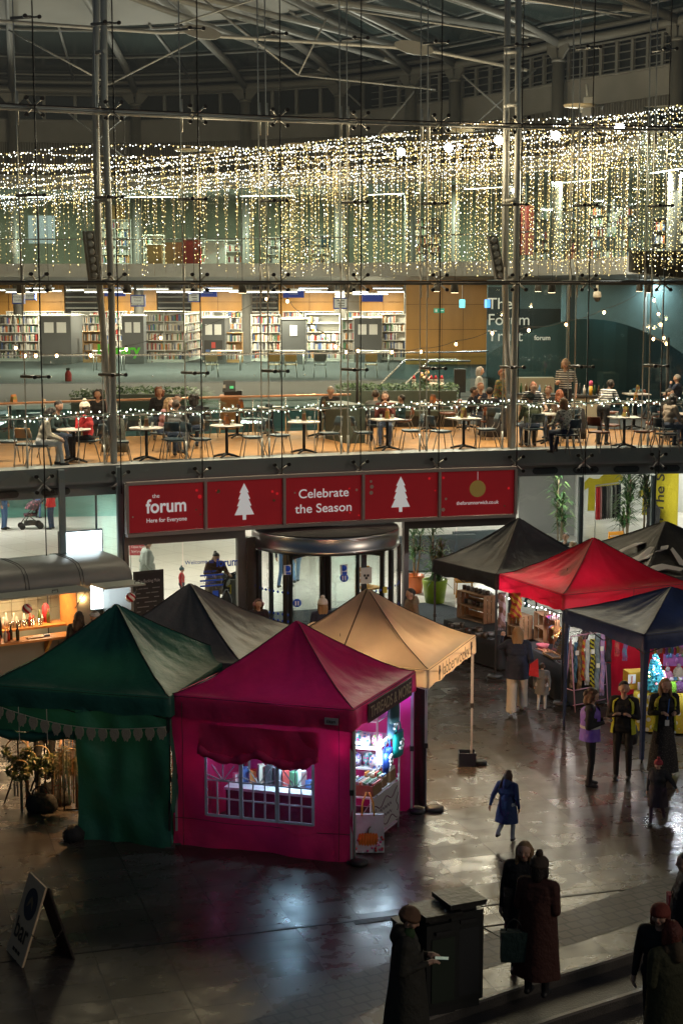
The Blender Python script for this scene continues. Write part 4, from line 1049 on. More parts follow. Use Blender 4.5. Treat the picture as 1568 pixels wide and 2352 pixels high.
for i,(px,py,lab)in enumerate(((1350,232,'white double camera unit on the drum wall'),(1408,498,'small pale sensor on the upper glass at the right'))):
 q=D(px,py,58);o=thing('wall_camera',lab,'camera',tuple(q));MB().box(q,(.3,.2,.28)).build('housing',M('housing_pale',(.6,.6,.58),.5),o);MB().box(q+Vector((-.1,-.1,-.4)),(.34,.2,.36),.3).build('head',M('housing_pale'),o);MB().tube(q,q+Vector((-.05,.1,.6)),.05,5).build('bracket',M('housing_pale'),o)
ex=D(157,868,53.2);o=thing('fire_extinguisher','red fire extinguisher on the library side of the hall','extinguisher',(ex.x,ex.y,ex.z))
MB().lathe((ex.x,ex.y,ex.z-.28),[(.01,0),(.1,0),(.11,.05),(.11,.42),(.06,.52),(.03,.55)],12).build('cylinder',redc,o);MB().box((ex.x,ex.y-.02,ex.z+.3),(.12,.06,.08)).build('handle',soc,o)
for i,(px,lab)in enumerate(((520,'grey library table left of the middle column'),(665,'grey library table behind the chairs'),(860,'grey library table near the wood wall'),(250,'grey library table behind the railing at the left'))):
 block('reading_table',lab,'table',px-35,822,px+35,60,ZL,.74,.8,M('tabletop_grey',(.3,.31,.31),.5),True)
for i,(px,col,lab)in enumerate(((630,(.55,.33,.12),'bentwood library chair left of the white bookcase'),(668,(.55,.33,.12),'bentwood library chair right of another by the white bookcase'),(852,(.5,.3,.12),'bentwood library chair near the grey shelving end'),(735,(.12,.12,.12),'dark library chair at the far grey table'),(487,(.5,.4,.25),'pale library chair left of the middle column'))):
 q=P(px,866,ZL);o=thing('library_chair',lab,'chair',tuple(q));m_=M('bentwood_%d'%i,col,.5)
 MB().box(q+Vector((0,0,.44)),(.44,.42,.03)).build('seat',m_,o);MB().prism([q+Vector((-.22,-.2,.55)),q+Vector((.22,-.2,.55)),q+Vector((.2,-.24,.88)),q+Vector((-.2,-.24,.88))],(0,.03,0)).build('backrest',m_,o)
 for sx in(-1,1):
  for sy in(-1,1):MB().tube(q+Vector((sx*.22,sy*.2,0)),q+Vector((sx*.18,sy*.17,.43)),.014,6).build('leg',alu,o)
 MB().tube(q+Vector((-.19,-.2,.4)),q+Vector((-.19,-.2,.6)),.014,6).build('back_post',alu,o);MB().tube(q+Vector((.19,-.2,.4)),q+Vector((.19,-.2,.6)),.014,6).build('back_post',alu,o)
# ================================================================== cafe furniture
rc_=random.Random(21)
ch_blue=M('chair_vinyl_blue',(.025,.05,.065),.4,bump=.05);ch_brown=M('chair_vinyl_brown',(.2,.06,.025),.4);ch_steel=M('chair_steel',(.35,.34,.32),.3,.8)
beech=M('chair_beech',(.55,.32,.14),.45)
def FL(px,py):return P(px,py,ZC)
def make_chair(label,mat,wood_back=False):
 t=thing('cafe_chair',label,'chair',(0,0,0),0,'cafe chairs')
 st_,bk_=MB(),MB()
 st_.loft([[Vector((x,y,z))for x,y in((-.2,-.2),(.2,-.2),(.21,.1),(.17,.2),(-.17,.2),(-.21,.1))]for z in(.44,.475)])
 st_.build('seat',mat,t)
 pr=[]
 for z in(.62,.72,.8,.84):
  wd=.2 if z<.8 else .17;yb=-.2-(z-.45)*.22
  pr.append([Vector((x,yb-.045*(1-(x/.21)**2)+o,z))for x,o in((-wd,.0),(0,-.012),(wd,.0),(wd,.025),(0,.013),(-wd,.025))])
 bk_.loft(pr).build('backrest',beech if wood_back else mat,t)
 for sx in(-1,1):
  MB().path([(sx*.17,.17,.44),(sx*.185,.2,.3),(sx*.2,.25,0)],.0125,6).build('leg',ch_steel,t)
  MB().path([(sx*.2,-.32,0),(sx*.185,-.2,.38),(sx*.185,-.17,.43)],.0125,6).build('leg',ch_steel,t)
  MB().path([(sx*.18,.12,.43),(sx*.19,-.15,.43),(sx*.19,-.24,.56),(sx*.185,-.27,.74)],.0125,6).build('back_frame',ch_steel,t)
 return t
CH={}
def chair(x,y,face,label,kind='blue',z=ZC):
 """face: angle of the direction the chair looks (0 = +X)"""
 if kind not in CH:
  CH[kind]=make_chair(label,ch_blue if kind=='blue' else ch_brown if kind=='brown' else ch_blue,kind=='wood');o=CH[kind]
  o.location=(x,y,z);o.rotation_euler=(0,0,face-PI/2);WM[o.name]=Matrix.Translation((x,y,z))@Matrix.Rotation(face-PI/2,4,'Z')
 else:o=dup(CH[kind],(x,y,z),face-PI/2,label)
 return o
marble=M('table_marble',(.55,.5,.44),.35,var=.12,vscale=9);blk_iron=M('cast_iron_black',(.015,.015,.015),.45,.3)
def make_table(label,round_):
 t=thing('cafe_table',label,'table',(0,0,0),0,'cafe tables')
 mb=MB()
 if round_:mb.lathe((0,0,.72),[(.01,0),(.37,0),(.385,.012),(.38,.028),(.01,.03)],28)
 else:mb.box((0,0,.735),(.68,.68,.03))
 mb.build('tabletop',marble,t)
 MB().tube((0,0,.05),(0,0,.72),.035,10).build('column',blk_iron,t)
 mb=MB()
 for k in range(4):a=PI/4+k*PI/2;mb.path([(0,0,.09),(.18*math.cos(a),.18*math.sin(a),.06),(.33*math.cos(a),.33*math.sin(a),.02)],[.035,.028,.022],6)
 mb.build('foot',blk_iron,t)
 return t
TB={}
def table(x,y,label,rnd=True,rz=0.0):
 k=rnd
 if k not in TB:
  TB[k]=make_table(label,rnd);o=TB[k];o.location=(x,y,ZC);o.rotation_euler=(0,0,rz);WM[o.name]=Matrix.Translation((x,y,ZC))@Matrix.Rotation(rz,4,'Z')
 else:o=dup(TB[k],(x,y,ZC),rz,label)
 return o
card_c=[M('card_orange',(.5,.16,.03),.5),M('card_olive',(.25,.2,.03),.5),M('card_brown',(.2,.08,.04),.5)]
cgl=glass('tumbler_glass',(.9,.95,.95),.9,.03,.15)
def menu(x,y,lab,c=0,z=ZC+.75):
 t=thing('menu_stand',lab,'menu stand',(x,y,z),rc_.uniform(-.5,.5),'menu stands on the cafe tables')
 Mt=WM[t.name]
 for s in(-1,1):MB().prism([Mt@Vector((s*.055,-.09,0)),Mt@Vector((s*.055,.09,0)),Mt@Vector((s*.012,.09,.24)),Mt@Vector((s*.012,-.09,.24))],Mt.to_3x3()@Vector((s*.008,0,0))).build('card',card_c[c],t)
 MB().box(Mt@Vector((0,0,.1)),(.09,.14,.17),t.rotation_euler.z).build('packets',card_c[(c+1)%3],t)
def tumbler(x,y,lab,z=ZC+.75):
 t=thing('drinking_glass',lab,'glass',(x,y,z),0,'tumblers on the cafe tables')
 MB().lathe((x,y,z),[(.02,.001),(.032,.002),(.036,.11),(.033,.11),(.028,.012),(.0,.012)],10).build('tumbler',cgl,t)
ft=ftan(-3);fang=math.atan2(ft.y,ft.x)
front=[(171,1062,'round table of the diners with the pale trousered woman',True,(),0),(337,1058,'round empty front table just right of the left mast',True,(-1,1),1),(521,1051,'round empty front table under the till',True,(-1,1),2),
  (698,1041,'round empty front table beside the aqua glass',True,(-1,1),1),(889,1034,'square empty front table before the grey banquette',False,(-1,1),0),(1064,1031,'square front table left of the right mast',False,(-1,1),1)]
tpos={}
for i,(px,py,lab,rnd,sides,mc)in enumerate(front):
 q=FL(px,py);tpos[i]=q;table(q.x,q.y,lab,rnd,fang)
 for s in sides:
  c=q+ft*s*.62+Vector((0,-.04,0));a=fang+(0 if s<0 else PI)+rc_.uniform(-.25,.25)
  chair(c.x,c.y,a,'blue vinyl chair %s of the %s'%('left' if s<0 else 'right',lab.replace(' front','').replace('empty ','')))
 if i:menu(q.x,q.y+.05,'menu cards standing on the %s'%lab,mc);tumbler(q.x+.13,q.y+.08,'tumbler on the %s'%lab);tumbler(q.x-.15,q.y+.1,'tumbler left of the menu on the %s'%lab.replace('round empty ','').replace('square empty ',''))
back=[(25,990,'back table at the left edge of the cafe',True,(-1,1)),(430,1006,'back table of the four friends behind the left mast',True,()),(545,1005,'back table next to the wooden till stand',True,(-1,1)),(625,1000,'back table left of the lone man',True,(-1,)),(735,1004,'back table in front of the lone man in black',True,(-1,1)),
  (985,990,'back square table by the green banquette',False,(1,)),(1075,985,'back square table left of the dark group',False,(-1,)),(880,985,'table of the family by the hedge',False,())]
for i,(px,py,lab,rnd,sides)in enumerate(back):
 q=FL(px,py);tpos['b%d'%i]=q;table(q.x,q.y,lab,rnd,fang)
 for s in sides:
  c=q+ft*s*.62;chair(c.x,c.y,fang+(0 if s<0 else PI)+rc_.uniform(-.3,.3),'%s chair %s of the %s'%('pale wood' if i==0 else 'dark','left' if s<0 else 'right',lab.replace('back table','table')),'wood' if i==0 else('blue' if px<900 else 'brown'))
 if i in(0,2,4,5):menu(q.x+.1,q.y,'menu cards standing on the %s'%lab,i%3);tumbler(q.x-.12,q.y,'tumbler on the %s'%lab)
for px,py,lab,ang in((20,1060,'dark chair at the very left edge of the cafe',0.2),(64,1068,'brown wooden backed chair beside the pale trousered woman',1.4),(262,1040,'dark chair draped with a grey coat behind the left mast',2.9)):
 q=FL(px,py);chair(q.x,q.y,ang,lab,'blue' if px<30 or px>200 else 'wood')
right=[(1258,1018,'table of the leopard print woman',False,(-1,),'blue'),(1432,1028,'square front table being cleared by the striped waitress',False,(),'brown'),(1565,1018,'front table at the right edge of the cafe',False,(),'brown'),(1455,985,'marble table behind the striped waitress',False,(-1,1),'brown'),(1460,962,'far marble table with menus near the counter',False,(-1,1),'brown'),(1150,975,'table of the three teenagers',False,(),'brown'),(1550,960,'far marble table at the right edge',False,(-1,),'brown')]
for i,(px,py,lab,rnd,sides,kd)in enumerate(right):
 q=FL(px,py);tpos['r%d'%i]=q;table(q.x,q.y,lab,rnd,.12)
 for s in sides:chair(q.x+s*.62,q.y+.03,(0 if s<0 else PI)+rc_.uniform(-.25,.25),'chair %s of the %s'%('left' if s<0 else 'right',lab),kd)
 if i in(1,3,4,6):menu(q.x+.05,q.y+.1,'menu cards standing on the %s'%lab,i%3)
 for k in range(2):tumbler(q.x-.2+.25*k,q.y-.08+.05*k,'%s tumbler on the %s'%(('left','right')[k],lab))
for px,py,ang,lab in((1375,1036,.9,'brown chair left of the table being cleared'),(1478,1034,2.5,'brown chair right of the table being cleared'),(1500,1012,2.9,'brown chair right behind the table being cleared'),(1400,1018,.2,'brown chair left behind the table being cleared'),(1300,1030,2.6,'dark chair hung with a coat beside the leopard print woman'),(1530,1040,.4,'dark chair in front of the right edge table')):
 q=FL(px,py);chair(q.x,q.y,ang,lab,'brown' if px>1320 and px<1520 else 'blue')
leaf=M('hedge_leaf',(.02,.055,.014),.5,var=.5,vscale=12);leaf2=M('hedge_leaf_light',(.04,.085,.02),.5)
bq=M('banquette_green',(.07,.09,.07),.5);plk=M('planter_dark',(.03,.03,.028),.6)
rh=random.Random(9)
def leafs(mb,c,ext,n,size,mi=2):
 for _ in range(n):
  p=Vector(c)+Vector((rh.uniform(-1,1)*ext[0],rh.uniform(-1,1)*ext[1],rh.uniform(-1,1)*ext[2]))
  a,b_=rh.uniform(0,6.28),rh.uniform(-1,1);u=Vector((math.cos(a),math.sin(a),b_)).normalized()*size*rh.uniform(.6,1.4);v=u.orthogonal().normalized()*size*.45
  mb.add([p-u,p+v,p+u,p-v],[(0,1,2,3)],rh.randrange(mi))
def hedge(px0,px1,pyb,lab,banq,depth=.35):
 a,c=FL(px0,pyb),FL(px1,pyb);d=c-a;rz=math.atan2(d.y,d.x);mid=(a+c)/2;t=d.normalized();nn=Vector((t.y,-t.x,0))
 o=thing('hedge_planter',lab,'planter',tuple(mid),rz,'hedge planters of the cafe')
 MB().box(mid+Vector((0,0,.38)),(d.length,depth,.76),rz).build('box',plk,o)
 mb=MB();n_=int(d.length/.12)
 for i in range(n_):
  q=a.lerp(c,(i+.5)/n_);leafs(mb,q+Vector((0,0,.93)),(.12,.24,.19+.07*rh.random()),60,.06)
 mb.build('foliage',[leaf,leaf2],o)
 if banq:
  o2=thing('banquette',lab.replace('hedge planter','green buttoned banquette in front of the hedge planter'),'bench seat',tuple(mid+nn*.6),rz,'green banquettes of the cafe')
  m2=mid+nn*(depth/2+.1)
  MB().box(m2+Vector((0,0,.5)),(d.length,.14,.95),rz).build('backrest',bq,o2)
  MB().box(m2+nn*.32+Vector((0,0,.38)),(d.length,.52,.14),rz).build('seat',bq,o2);MB().box(m2+nn*.28+Vector((0,0,.155)),(d.length-.02,.42,.3),rz).build('base',plk,o2)
  bt=MB()
  for i in range(int(d.length/.25)):
   for z in(.62,.78):bt.ball(a.lerp(c,(i+.5)/(d.length/.25))+nn*(depth/2+.17)+Vector((0,0,z)),.014,6)
  bt.build('button',plk,o2)
hedge(262,452,985,'hedge planter left of the palm',True);hedge(170,262,996,'short hedge planter behind the bearded man',True)
hedge(775,1046,975,'long hedge planter in the middle of the cafe',True)
for x,lab in((792,'green end panel of the middle banquette'),):
 q=FL(x,1012);tag(MB().box(q+Vector((0,0,.48)),(.5,1.4,.96),fang).build('banquette_end',bq),lab,'bench end')
def palm(q,h,n,L_,lab,nm='potted_palm',mats=None,trunk=True,droop=.5,pot=None):
 o=thing(nm,lab,'plant',tuple(q))
 mb=MB()
 for i in range(n):
  a=rh.uniform(0,6.28);e=rh.uniform(.2,1.25);base=Vector((q.x,q.y,q.z+h*rh.uniform(.75,1)));pts=[]
  for k in range(6):
   t=k/5;pts.append(base+Vector((math.cos(a)*L_*t*math.cos(e),math.sin(a)*L_*t*math.cos(e),L_*(t*math.sin(e)-droop*t*t))))
  for k in range(5):
   d=(pts[k+1]-pts[k]);s=d.cross(Vector((0,0,1))).normalized()
   for j in range(3):
    p=pts[k]+d*j/3
    for sg in(-1,1):tip=p+s*sg*L_*.22*(1-.6*abs(k/5-.4))+d*.5+Vector((0,0,-.04));mb.add([p,p+d*.12,tip],[(0,1,2)],rh.randrange(2))
 mb.build('foliage',mats or[M('palm_leaf',(.03,.08,.035),.45),M('palm_leaf_pale',(.06,.12,.06),.45)],o)
 if trunk:MB().path([q+Vector((.01,0,.2)),q+Vector((-.02,.02,h*.5)),q+Vector((0,0,h*.9))],.03,6).build('stem',M('stem_brown',(.1,.07,.04),.7),o)
 if pot:MB().lathe(q,pot[0],20).build('pot',pot[1],o)
 return o
palm(FL(466,990),.9,26,.75,'feathery palm behind the buttoned banquette',pot=([(.01,0),(.16,0),(.22,.4),(.2,.4),(.01,.36)],plk))
q=FL(529,985);ts=thing('till_stand','orange wooden till stand beside the palm','till stand',tuple(q))
MB().box(q+Vector((0,0,.45)),(.5,.45,.9)).build('cabinet',M('till_wood',(.36,.13,.035),.45,wood=(.5,.5,2),vscale=4),ts);MB().box(q+Vector((0,0,.915)),(.56,.5,.03)).build('top',M('till_wood'),ts)
q2=q+Vector((0,0,.93));tl=thing('cash_till','black touchscreen till on the orange wooden stand','till',tuple(q2))
MB().prism([q2+Vector((-.2,-.1,.08)),q2+Vector((.16,-.1,.08)),q2+Vector((.14,.04,.38)),q2+Vector((-.18,.04,.38))],(0,.05,.02)).build('screen',soc,tl);MB().box(q2+Vector((.05,.05,.05)),(.42,.3,.1)).build('base',soc,tl)
MB().box(q2+Vector((-.15,-.06,.24)),(.07,.012,.09)).build('sticker',paper,tl);MB().prism([q2+Vector((.0,-.065,.18)),q2+Vector((.1,-.065,.18)),q2+Vector((.1,-.045,.25)),q2+Vector((0,-.045,.25))],(0,-.006,0)).build('display',M('display_green',(.05,.3,.1),.5,emit=(.1,.6,.2),es=.6),tl)
MB().box(q2+Vector((.26,0,.06)),(.14,.16,.12)).build('printer',soc,tl)
q=D(976,890,46);xt=thing('christmas_tree','small christmas tree with pale baubles behind the middle hedge','christmas tree',(q.x,q.y,ZC))
mb=MB()
for i in range(12):
 z=ZC+.55+i*.085;r=.42*(1-i/12.5);leafs(mb,(q.x,q.y,z),(r*.75,r*.75,.05),int(70*(1-i/13)),.06)
mb.build('foliage',[leaf,leaf2],xt);MB().tube((q.x,q.y,ZC),(q.x,q.y,ZC+1.5),.035,6).build('trunk',M('stem_brown'),xt)
MB().box((q.x,q.y,ZC+.22),(.4,.4,.44)).build('stand',plk,xt)
for i in range(20):
 t=rh.random();r=.42*(1-t)+.03;a=rh.uniform(PI,2*PI);MB().ball((q.x+r*math.cos(a),q.y+r*math.sin(a),ZC+.58+t*.95),.05,8).build('bauble',M(('bauble_cream','bauble_gold','bauble_rose')[i%3],((.8,.7,.5),(.6,.35,.1),(.6,.3,.25))[i%3],.3),xt)
for i,px in enumerate((950,990,1000,1014)):
 q=D(px,893,45.5);o=thing('ornament_figure','%s little pale plush figure under the christmas tree'%('leftmost','second','third','rightmost')[i],'figure',(q.x,q.y,q.z),0,'figures under the christmas tree')
 MB().ball(q+Vector((0,0,.1)),(.08,.07,.12),8).build('body',M('plush_cream',(.7,.6,.5),.8),o);MB().ball(q+Vector((0,0,.25)),.06,8).build('head',M('plush_cream'),o);MB().lathe(q+Vector((0,0,.29)),[(.06,0),(.01,.1)],8).build('hat',redc,o)
q=D(985,898,45.8);MBo=MB().box((q.x,q.y,ZC+.45),(1.5,.5,.9)).build('side_cabinet',plk);tag(MBo,'dark cabinet carrying the little plush figures behind the hedge','cabinet')
q=D(1055,905,48);sp_=thing('loudspeaker','black loudspeaker standing behind the cafe beside the grey haired woman','loudspeaker',(q.x,q.y,ZC));zt_=D(1055,847,48).z
MB().box((q.x,q.y,(zt_-.7+zt_)/2),(.34,.34,.7)).build('cabinet',soc,sp_);MB().tube((q.x,q.y,ZC),(q.x,q.y,zt_-.7),.03,6).build('stand',soc,sp_)
a,c=D(1190,908,46.5),D(1392,905,45.5);d=c-a;rz=math.atan2(d.y,d.x);mid=(a+c)/2;zb=mid.z
br_=thing('bar_counter','long bar counter behind the cafe tables','counter',(mid.x,mid.y,ZC),rz)
MB().box((mid.x,mid.y,zb),(d.length,.7,.05),rz).build('worktop',M('worktop_dark',(.05,.045,.04),.3),br_);MB().box((mid.x,mid.y+.02,(ZC+zb)/2-.02),(d.length-.06,.6,zb-ZC-.06),rz).build('front',M('counter_cream',(.45,.4,.3),.5),br_)
for i in range(18):
 t=(i+.5)/18;x=lerp(a.x,c.x,t)+rh.uniform(-.03,.03);y=lerp(a.y,c.y,t)+rh.uniform(-.18,.1);col=((.02,.06,.02),(.06,.03,.01),(.02,.02,.02),(.6,.6,.6),(.1,.2,.35))[i%5];h=rh.uniform(.2,.32)
 px=1190+t*202
 if 1268<px<1315:continue
 o=MB().lathe((x,y,zb+.025),[(.01,0),(.04,0),(.04,h*.6),(.015,h*.78),(.014,h),(.0,h)],8).build('bottle',M('bottle_%d'%(i%5),col,.15));tag(o,'bottle standing on the cafe bar counter','bottle','bottles on the bar counter')
q=D(1356,905,45.4);o=thing('drinking_bottle','tall pink and yellow bottle at the right end of the bar counter','bottle',(q.x,q.y,zb+.03));MB().lathe((q.x,q.y,zb+.03),[(.01,0),(.055,0),(.055,.26),(.01,.26)],10).build('body',M('bottle_yellow',(.7,.4,.05),.3),o);MB().lathe((q.x,q.y,zb+.29),[(.055,0),(.055,.12),(.03,.15),(.0,.15)],10).build('lid',M('bottle_pink',(.6,.08,.2),.3),o)
a,c=D(1180,893,49),D(1270,893,49);mid=(a+c)/2;o=thing('back_counter','pale counter with cups behind the bar','counter',(mid.x,mid.y,ZC));MB().box((mid.x,mid.y,ZC+.55),(c.x-a.x,.5,1.1)).build('body',M('counter_cream'),o)
for i,(px,py)in enumerate(((120,985),(450,985),(760,985),(1000,975),(1230,975),(1460,970),(60,1072),(300,1058),(560,1048),(800,1040),(1040,1033),(1260,1028),(1480,1022))):  # front row, listed second, is added to brighten diners and masts
 q=FL(px,py);z=8.1;t=thing('cafe_pendant','small black pendant spot in the back and added front rows high above the cafe','ceiling light',(q.x,q.y,z),0,'pendant spots above the cafe')
 MB().lathe((q.x,q.y,z),[(.09,0),(.1,.02),(.08,.22),(.02,.26)],12).build('housing',soc,t);MB().lathe((q.x,q.y,z-.004),[(.0,0),(.085,0),(.085,.012)],12).build('lens',M('pendant_glow',(1,1,1),.5,emit=(1,.7,.4),es=8),t)
 MB().tube((q.x,q.y,z+.25),(q.x,q.y,12),.008,4).build('cord',soc,t)
 lamp('SPOT',(q.x,q.y,z-.03),400,(1,.8,.58),.12,aim=(q.x,q.y,0),parent=t,spot=110,blend=.7)
# ================================================================== people
SK=M('skin_light',(.5,.3,.21),.5);SKD=M('skin_dark',(.12,.06,.04),.5);EYE=M('eye_dark',(.02,.015,.012),.3);LIP=M('lip',(.36,.13,.11),.5)
def cl(n,c,r=.8):return M('cloth_'+n,c,r,bump=.6,bscale=11)
def hairm(n,c):return M('hair_'+n,c,.45,bump=.5,bscale=60)
def sphere_pts(n,m):return[(math.sin(PI*j/m),-math.cos(PI*j/m))for j in range(m+1)]
def blob(name,caps,vox,mats,parent,smooth_it=2):
 """caps: (p0, r0, p1, r1, material index): swept spheres fused into one continuous skin"""
 mb=MB();N=10
 for p0,r0,p1,r1,mi in caps:
  p0,p1=Vector(p0),Vector(p1);d=p1-p0
  if d.length<1e-4:d=Vector((0,0,1e-3));p1=p0+d
  z=d.normalized();u=z.orthogonal().normalized();v=z.cross(u);rings=[]
  for j in range(5):a=-PI/2+(PI/2)*j/4;rings.append((p0+z*r0*math.sin(a),max(r0*math.cos(a),r0*.03)))
  for j in range(5):a=(PI/2)*j/4;rings.append((p1+z*r1*math.sin(a),max(r1*math.cos(a),r1*.03)))
  mb.loft([[c+(u*math.cos(2*PI*k/N)+v*math.sin(2*PI*k/N))*r for k in range(N)]for c,r in rings])
 me=bpy.data.meshes.new('tmp');me.from_pydata(mb.v,[],mb.f);o=bpy.data.objects.new('tmp',me);COL.objects.link(o)
 md=o.modifiers.new('r','REMESH');md.mode='VOXEL';md.voxel_size=vox;md.use_smooth_shade=True
 if smooth_it:sm=o.modifiers.new('s','SMOOTH');sm.factor=.5;sm.iterations=smooth_it
 dg=bpy.context.evaluated_depsgraph_get();nm=bpy.data.meshes.new_from_object(o.evaluated_get(dg));bpy.data.objects.remove(o);bpy.data.meshes.remove(me)
 n=len(nm.polygons);ctr=np.empty(n*3);nm.polygons.foreach_get('center',ctr);ctr=ctr.reshape(-1,3)
 best=np.full(n,1e9);idx=np.zeros(n,dtype=np.int32)
 for p0,r0,p1,r1,mi in caps:
  a=np.array(p0);b=np.array(p1);d=b-a;L2=max(1e-9,d@d);t=np.clip((ctr-a)@d/L2,0,1)
  ds=np.linalg.norm(ctr-(a+t[:,None]*d),axis=1)-(r0+(r1-r0)*t);w_=ds<best;best[w_]=ds[w_];idx[w_]=mi
 nm.materials.clear()
 for m in mats:nm.materials.append(m)
 nm.polygons.foreach_set('material_index',idx);nm.polygons.foreach_set('use_smooth',[True]*n);nm.name=name;nm.update()
 o=bpy.data.objects.new(name,nm);COL.objects.link(o)
 if parent is not None:o.parent=parent;WM[o.name]=WM[parent.name].copy()
 return o
ARM={'down':((.07,-.03,-.28),(.09,.04,-.53)),'fwd':((.05,-.03,-.28),(-.07,.22,-.22)),'fold':((.06,.04,-.27),(-.2,.16,-.21)),'table':((.07,.14,-.25),(-.02,.37,-.26)),
 'chin':((.03,.18,-.24),(-.11,.2,.03)),'reach':((.1,.17,-.19),(.1,.4,-.12)),'up':((.17,.12,-.12),(.2,.3,.06)),'back':((.1,-.14,-.25),(.13,-.24,-.46)),'run':((.1,-.16,-.2),(.1,.04,-.36)),'out':((.2,-.02,-.2),(.34,.05,-.34)),'pocket':((.12,-.06,-.27),(.09,.08,-.47))}
def person(label,loc,face,height=1.7,legs='stand',arms=('down','down'),lean=0.0,yaw=0.0,nod=0.0,top=None,low=None,shoe=None,skin=None,hair=None,style='short',hi=False,bulk=1.0,coat=None,hat=None,group=None,step=.16,sleeve='long',slouch=0.0):
 loc=Vector(loc);o=thing('person',label,'person',tuple(loc),face-PI/2,group);s=height/1.75;Mt=WM[o.name]
 skin=skin or SK;top=top or cl('black',(.012,.012,.014));low=low or cl('jeans',(.03,.045,.08));shoe=shoe or cl('shoe',(.02,.02,.02),.5);hair=hair or hairm('brown',(.05,.025,.012))
 V=lambda x,y,z:Vector((x,y,z))*s
 sit=legs=='sit';hz=.52 if sit else .93
 rot=Matrix.Rotation(-lean,3,'X')
 hip=Vector((0,0,hz))
 def T(x,y,z):return(hip+rot@Vector((x,y,z-(.93))))*s
 k=bulk;cp=[];T_,L_,S_,H_,E_,M_=0,1,2,3,4,5
 add=lambda a,ra,b_,rb,mi:cp.append((tuple(a),ra*s,tuple(b_),rb*s,mi))
 add(T(-.07,0,.95),.115*k,T(.07,0,.95),.115*k,L_)
 add(T(-.055,0,1.08),.108*k,T(.055,0,1.08),.108*k,T_);add(T(-.075,0,1.25),.118*k,T(.075,0,1.25),.118*k,T_)
 add(T(-.055,0,1.0),.11*k,T(.055,0,1.25),.115*k,T_);add(T(-.09,-.01,1.36),.095*k,T(.09,-.01,1.36),.095*k,T_)
 add(T(-.16,-.015,1.42),.062*k,T(.16,-.015,1.42),.062*k,T_);add(T(0,-.01,1.4),.075,T(0,.005,1.5),.052,T_ if coat else H_)
 add(T(0,0,1.46),.05,T(0,.015,1.56),.05,H_)
 hc=T(0,.025,1.63);hr=Matrix.Rotation(-lean*.3-nod,3,'X');hyr=Matrix.Rotation(yaw,3,'Z')
 HP=lambda x,y,z:hc+(hyr@hr@Vector((x,y,z)))*s
 add(HP(0,-.022,.02),.092,HP(0,.012,.022),.088,H_);add(HP(0,.02,-.02),.072,HP(0,.035,-.072),.045,H_)
 add(HP(0,.088,.01),.011,HP(0,.104,-.026),.016,H_);add(HP(-.05,.05,-.03),.03,HP(.05,.05,-.03),.03,H_)
 for sx in(-1,1):
  add(HP(sx*.09,-.01,.01),.016,HP(sx*.088,-.012,-.035),.013,H_);add(HP(sx*.034,.09,.01),.0075,HP(sx*.036,.09,.01),.0075,E_)
 add(HP(-.018,.082,-.056),.009,HP(.018,.082,-.056),.009,M_)
 for i,sx in enumerate((-1,1)):
  hp=(Vector((sx*.095,0,hz-.02))+Vector((0,0,0)))*s
  if sit:kn,an=V(sx*.12,.42,.5),V(sx*.12,.42+.06*sx,.09)
  elif legs=='walk':f=step*(1 if sx>0 else-1);kn,an=V(sx*.1,f*.7+.05,.5),V(sx*.095,f*1.3-(.04 if f<0 else 0),.09+(.05 if f<0 else 0))
  elif legs=='run':f=1 if sx>0 else-1;kn,an=V(sx*.1,.14 if f>0 else .02,.52),V(sx*.1,.1 if f>0 else-.32,.1 if f>0 else .3)
  else:kn,an=V(sx*.105,.025,.5),V(sx*.11,-.01,.09)
  wide=1.0
  add(hp,.092*k**.5,kn,.062,L_);add(kn,.062,an,.048,L_)
  add(an+V(0,-.03,-.04),.042,an+V(0,.13,-.055),.034,S_);add(an,.045,an+V(0,0,-.03),.046,S_)
 for i,sx in enumerate((-1,1)):
  e,w_=ARM[arms[i]]if isinstance(arms[i],str)else arms[i]
  sh=T(sx*.19,-.01,1.41);E=rot@Vector((sx*e[0],e[1],e[2]));W_=rot@Vector((sx*w_[0],w_[1],w_[2]));el=sh+E*s;wr=sh+W_*s
  add(sh,.062*k,el,.05*k**.7,T_);add(el,.048*k**.7,wr,.036 if sleeve=='long' else .03,T_ if sleeve=='long' else H_)
  d=(wr-el).normalized();side=d.cross(Vector((0,0,1)));side=side.normalized()if side.length>.2 else Vector((0,1,0));up=side.cross(d);cur=-up if arms[i]!='down' else Vector((-sx,.3,0)).normalized()
  if arms[i]in('down','back','out','run','pocket'):side=Vector((0,1,0));cur=Vector((-sx,0,0))
  pm=wr+d*.075*s;add(wr+d*.02*s,.03,pm,.03,H_)
  for q in range(4):
   o_=side*(q-1.5)*.021*s;ln=(.055,.065,.06,.045)[q]*s
   k1=pm+o_+d*ln*.75+cur*.012*s;k2=k1+d*ln*.5+cur*ln*.6;add(pm+o_,.0115,k1,.0105,H_);add(k1,.0105,k2,.009,H_)
  th=wr+d*.03*s+side*.03*s*(1 if arms[i]in('down','back','out','run','pocket')else-sx);add(th,.014,th+d*.045*s+cur*.02*s+side*.02*s*(1 if arms[i]=='down' else-sx),.0105,H_)
 vox=.0095 if hi else .017
 blob('body',cp,vox*max(s,.75),[top,low,shoe,skin,EYE,LIP],o)
 hcap=[];
 ha=lambda a,ra,b_,rb:hcap.append((tuple(a),ra*s,tuple(b_),rb*s,0))
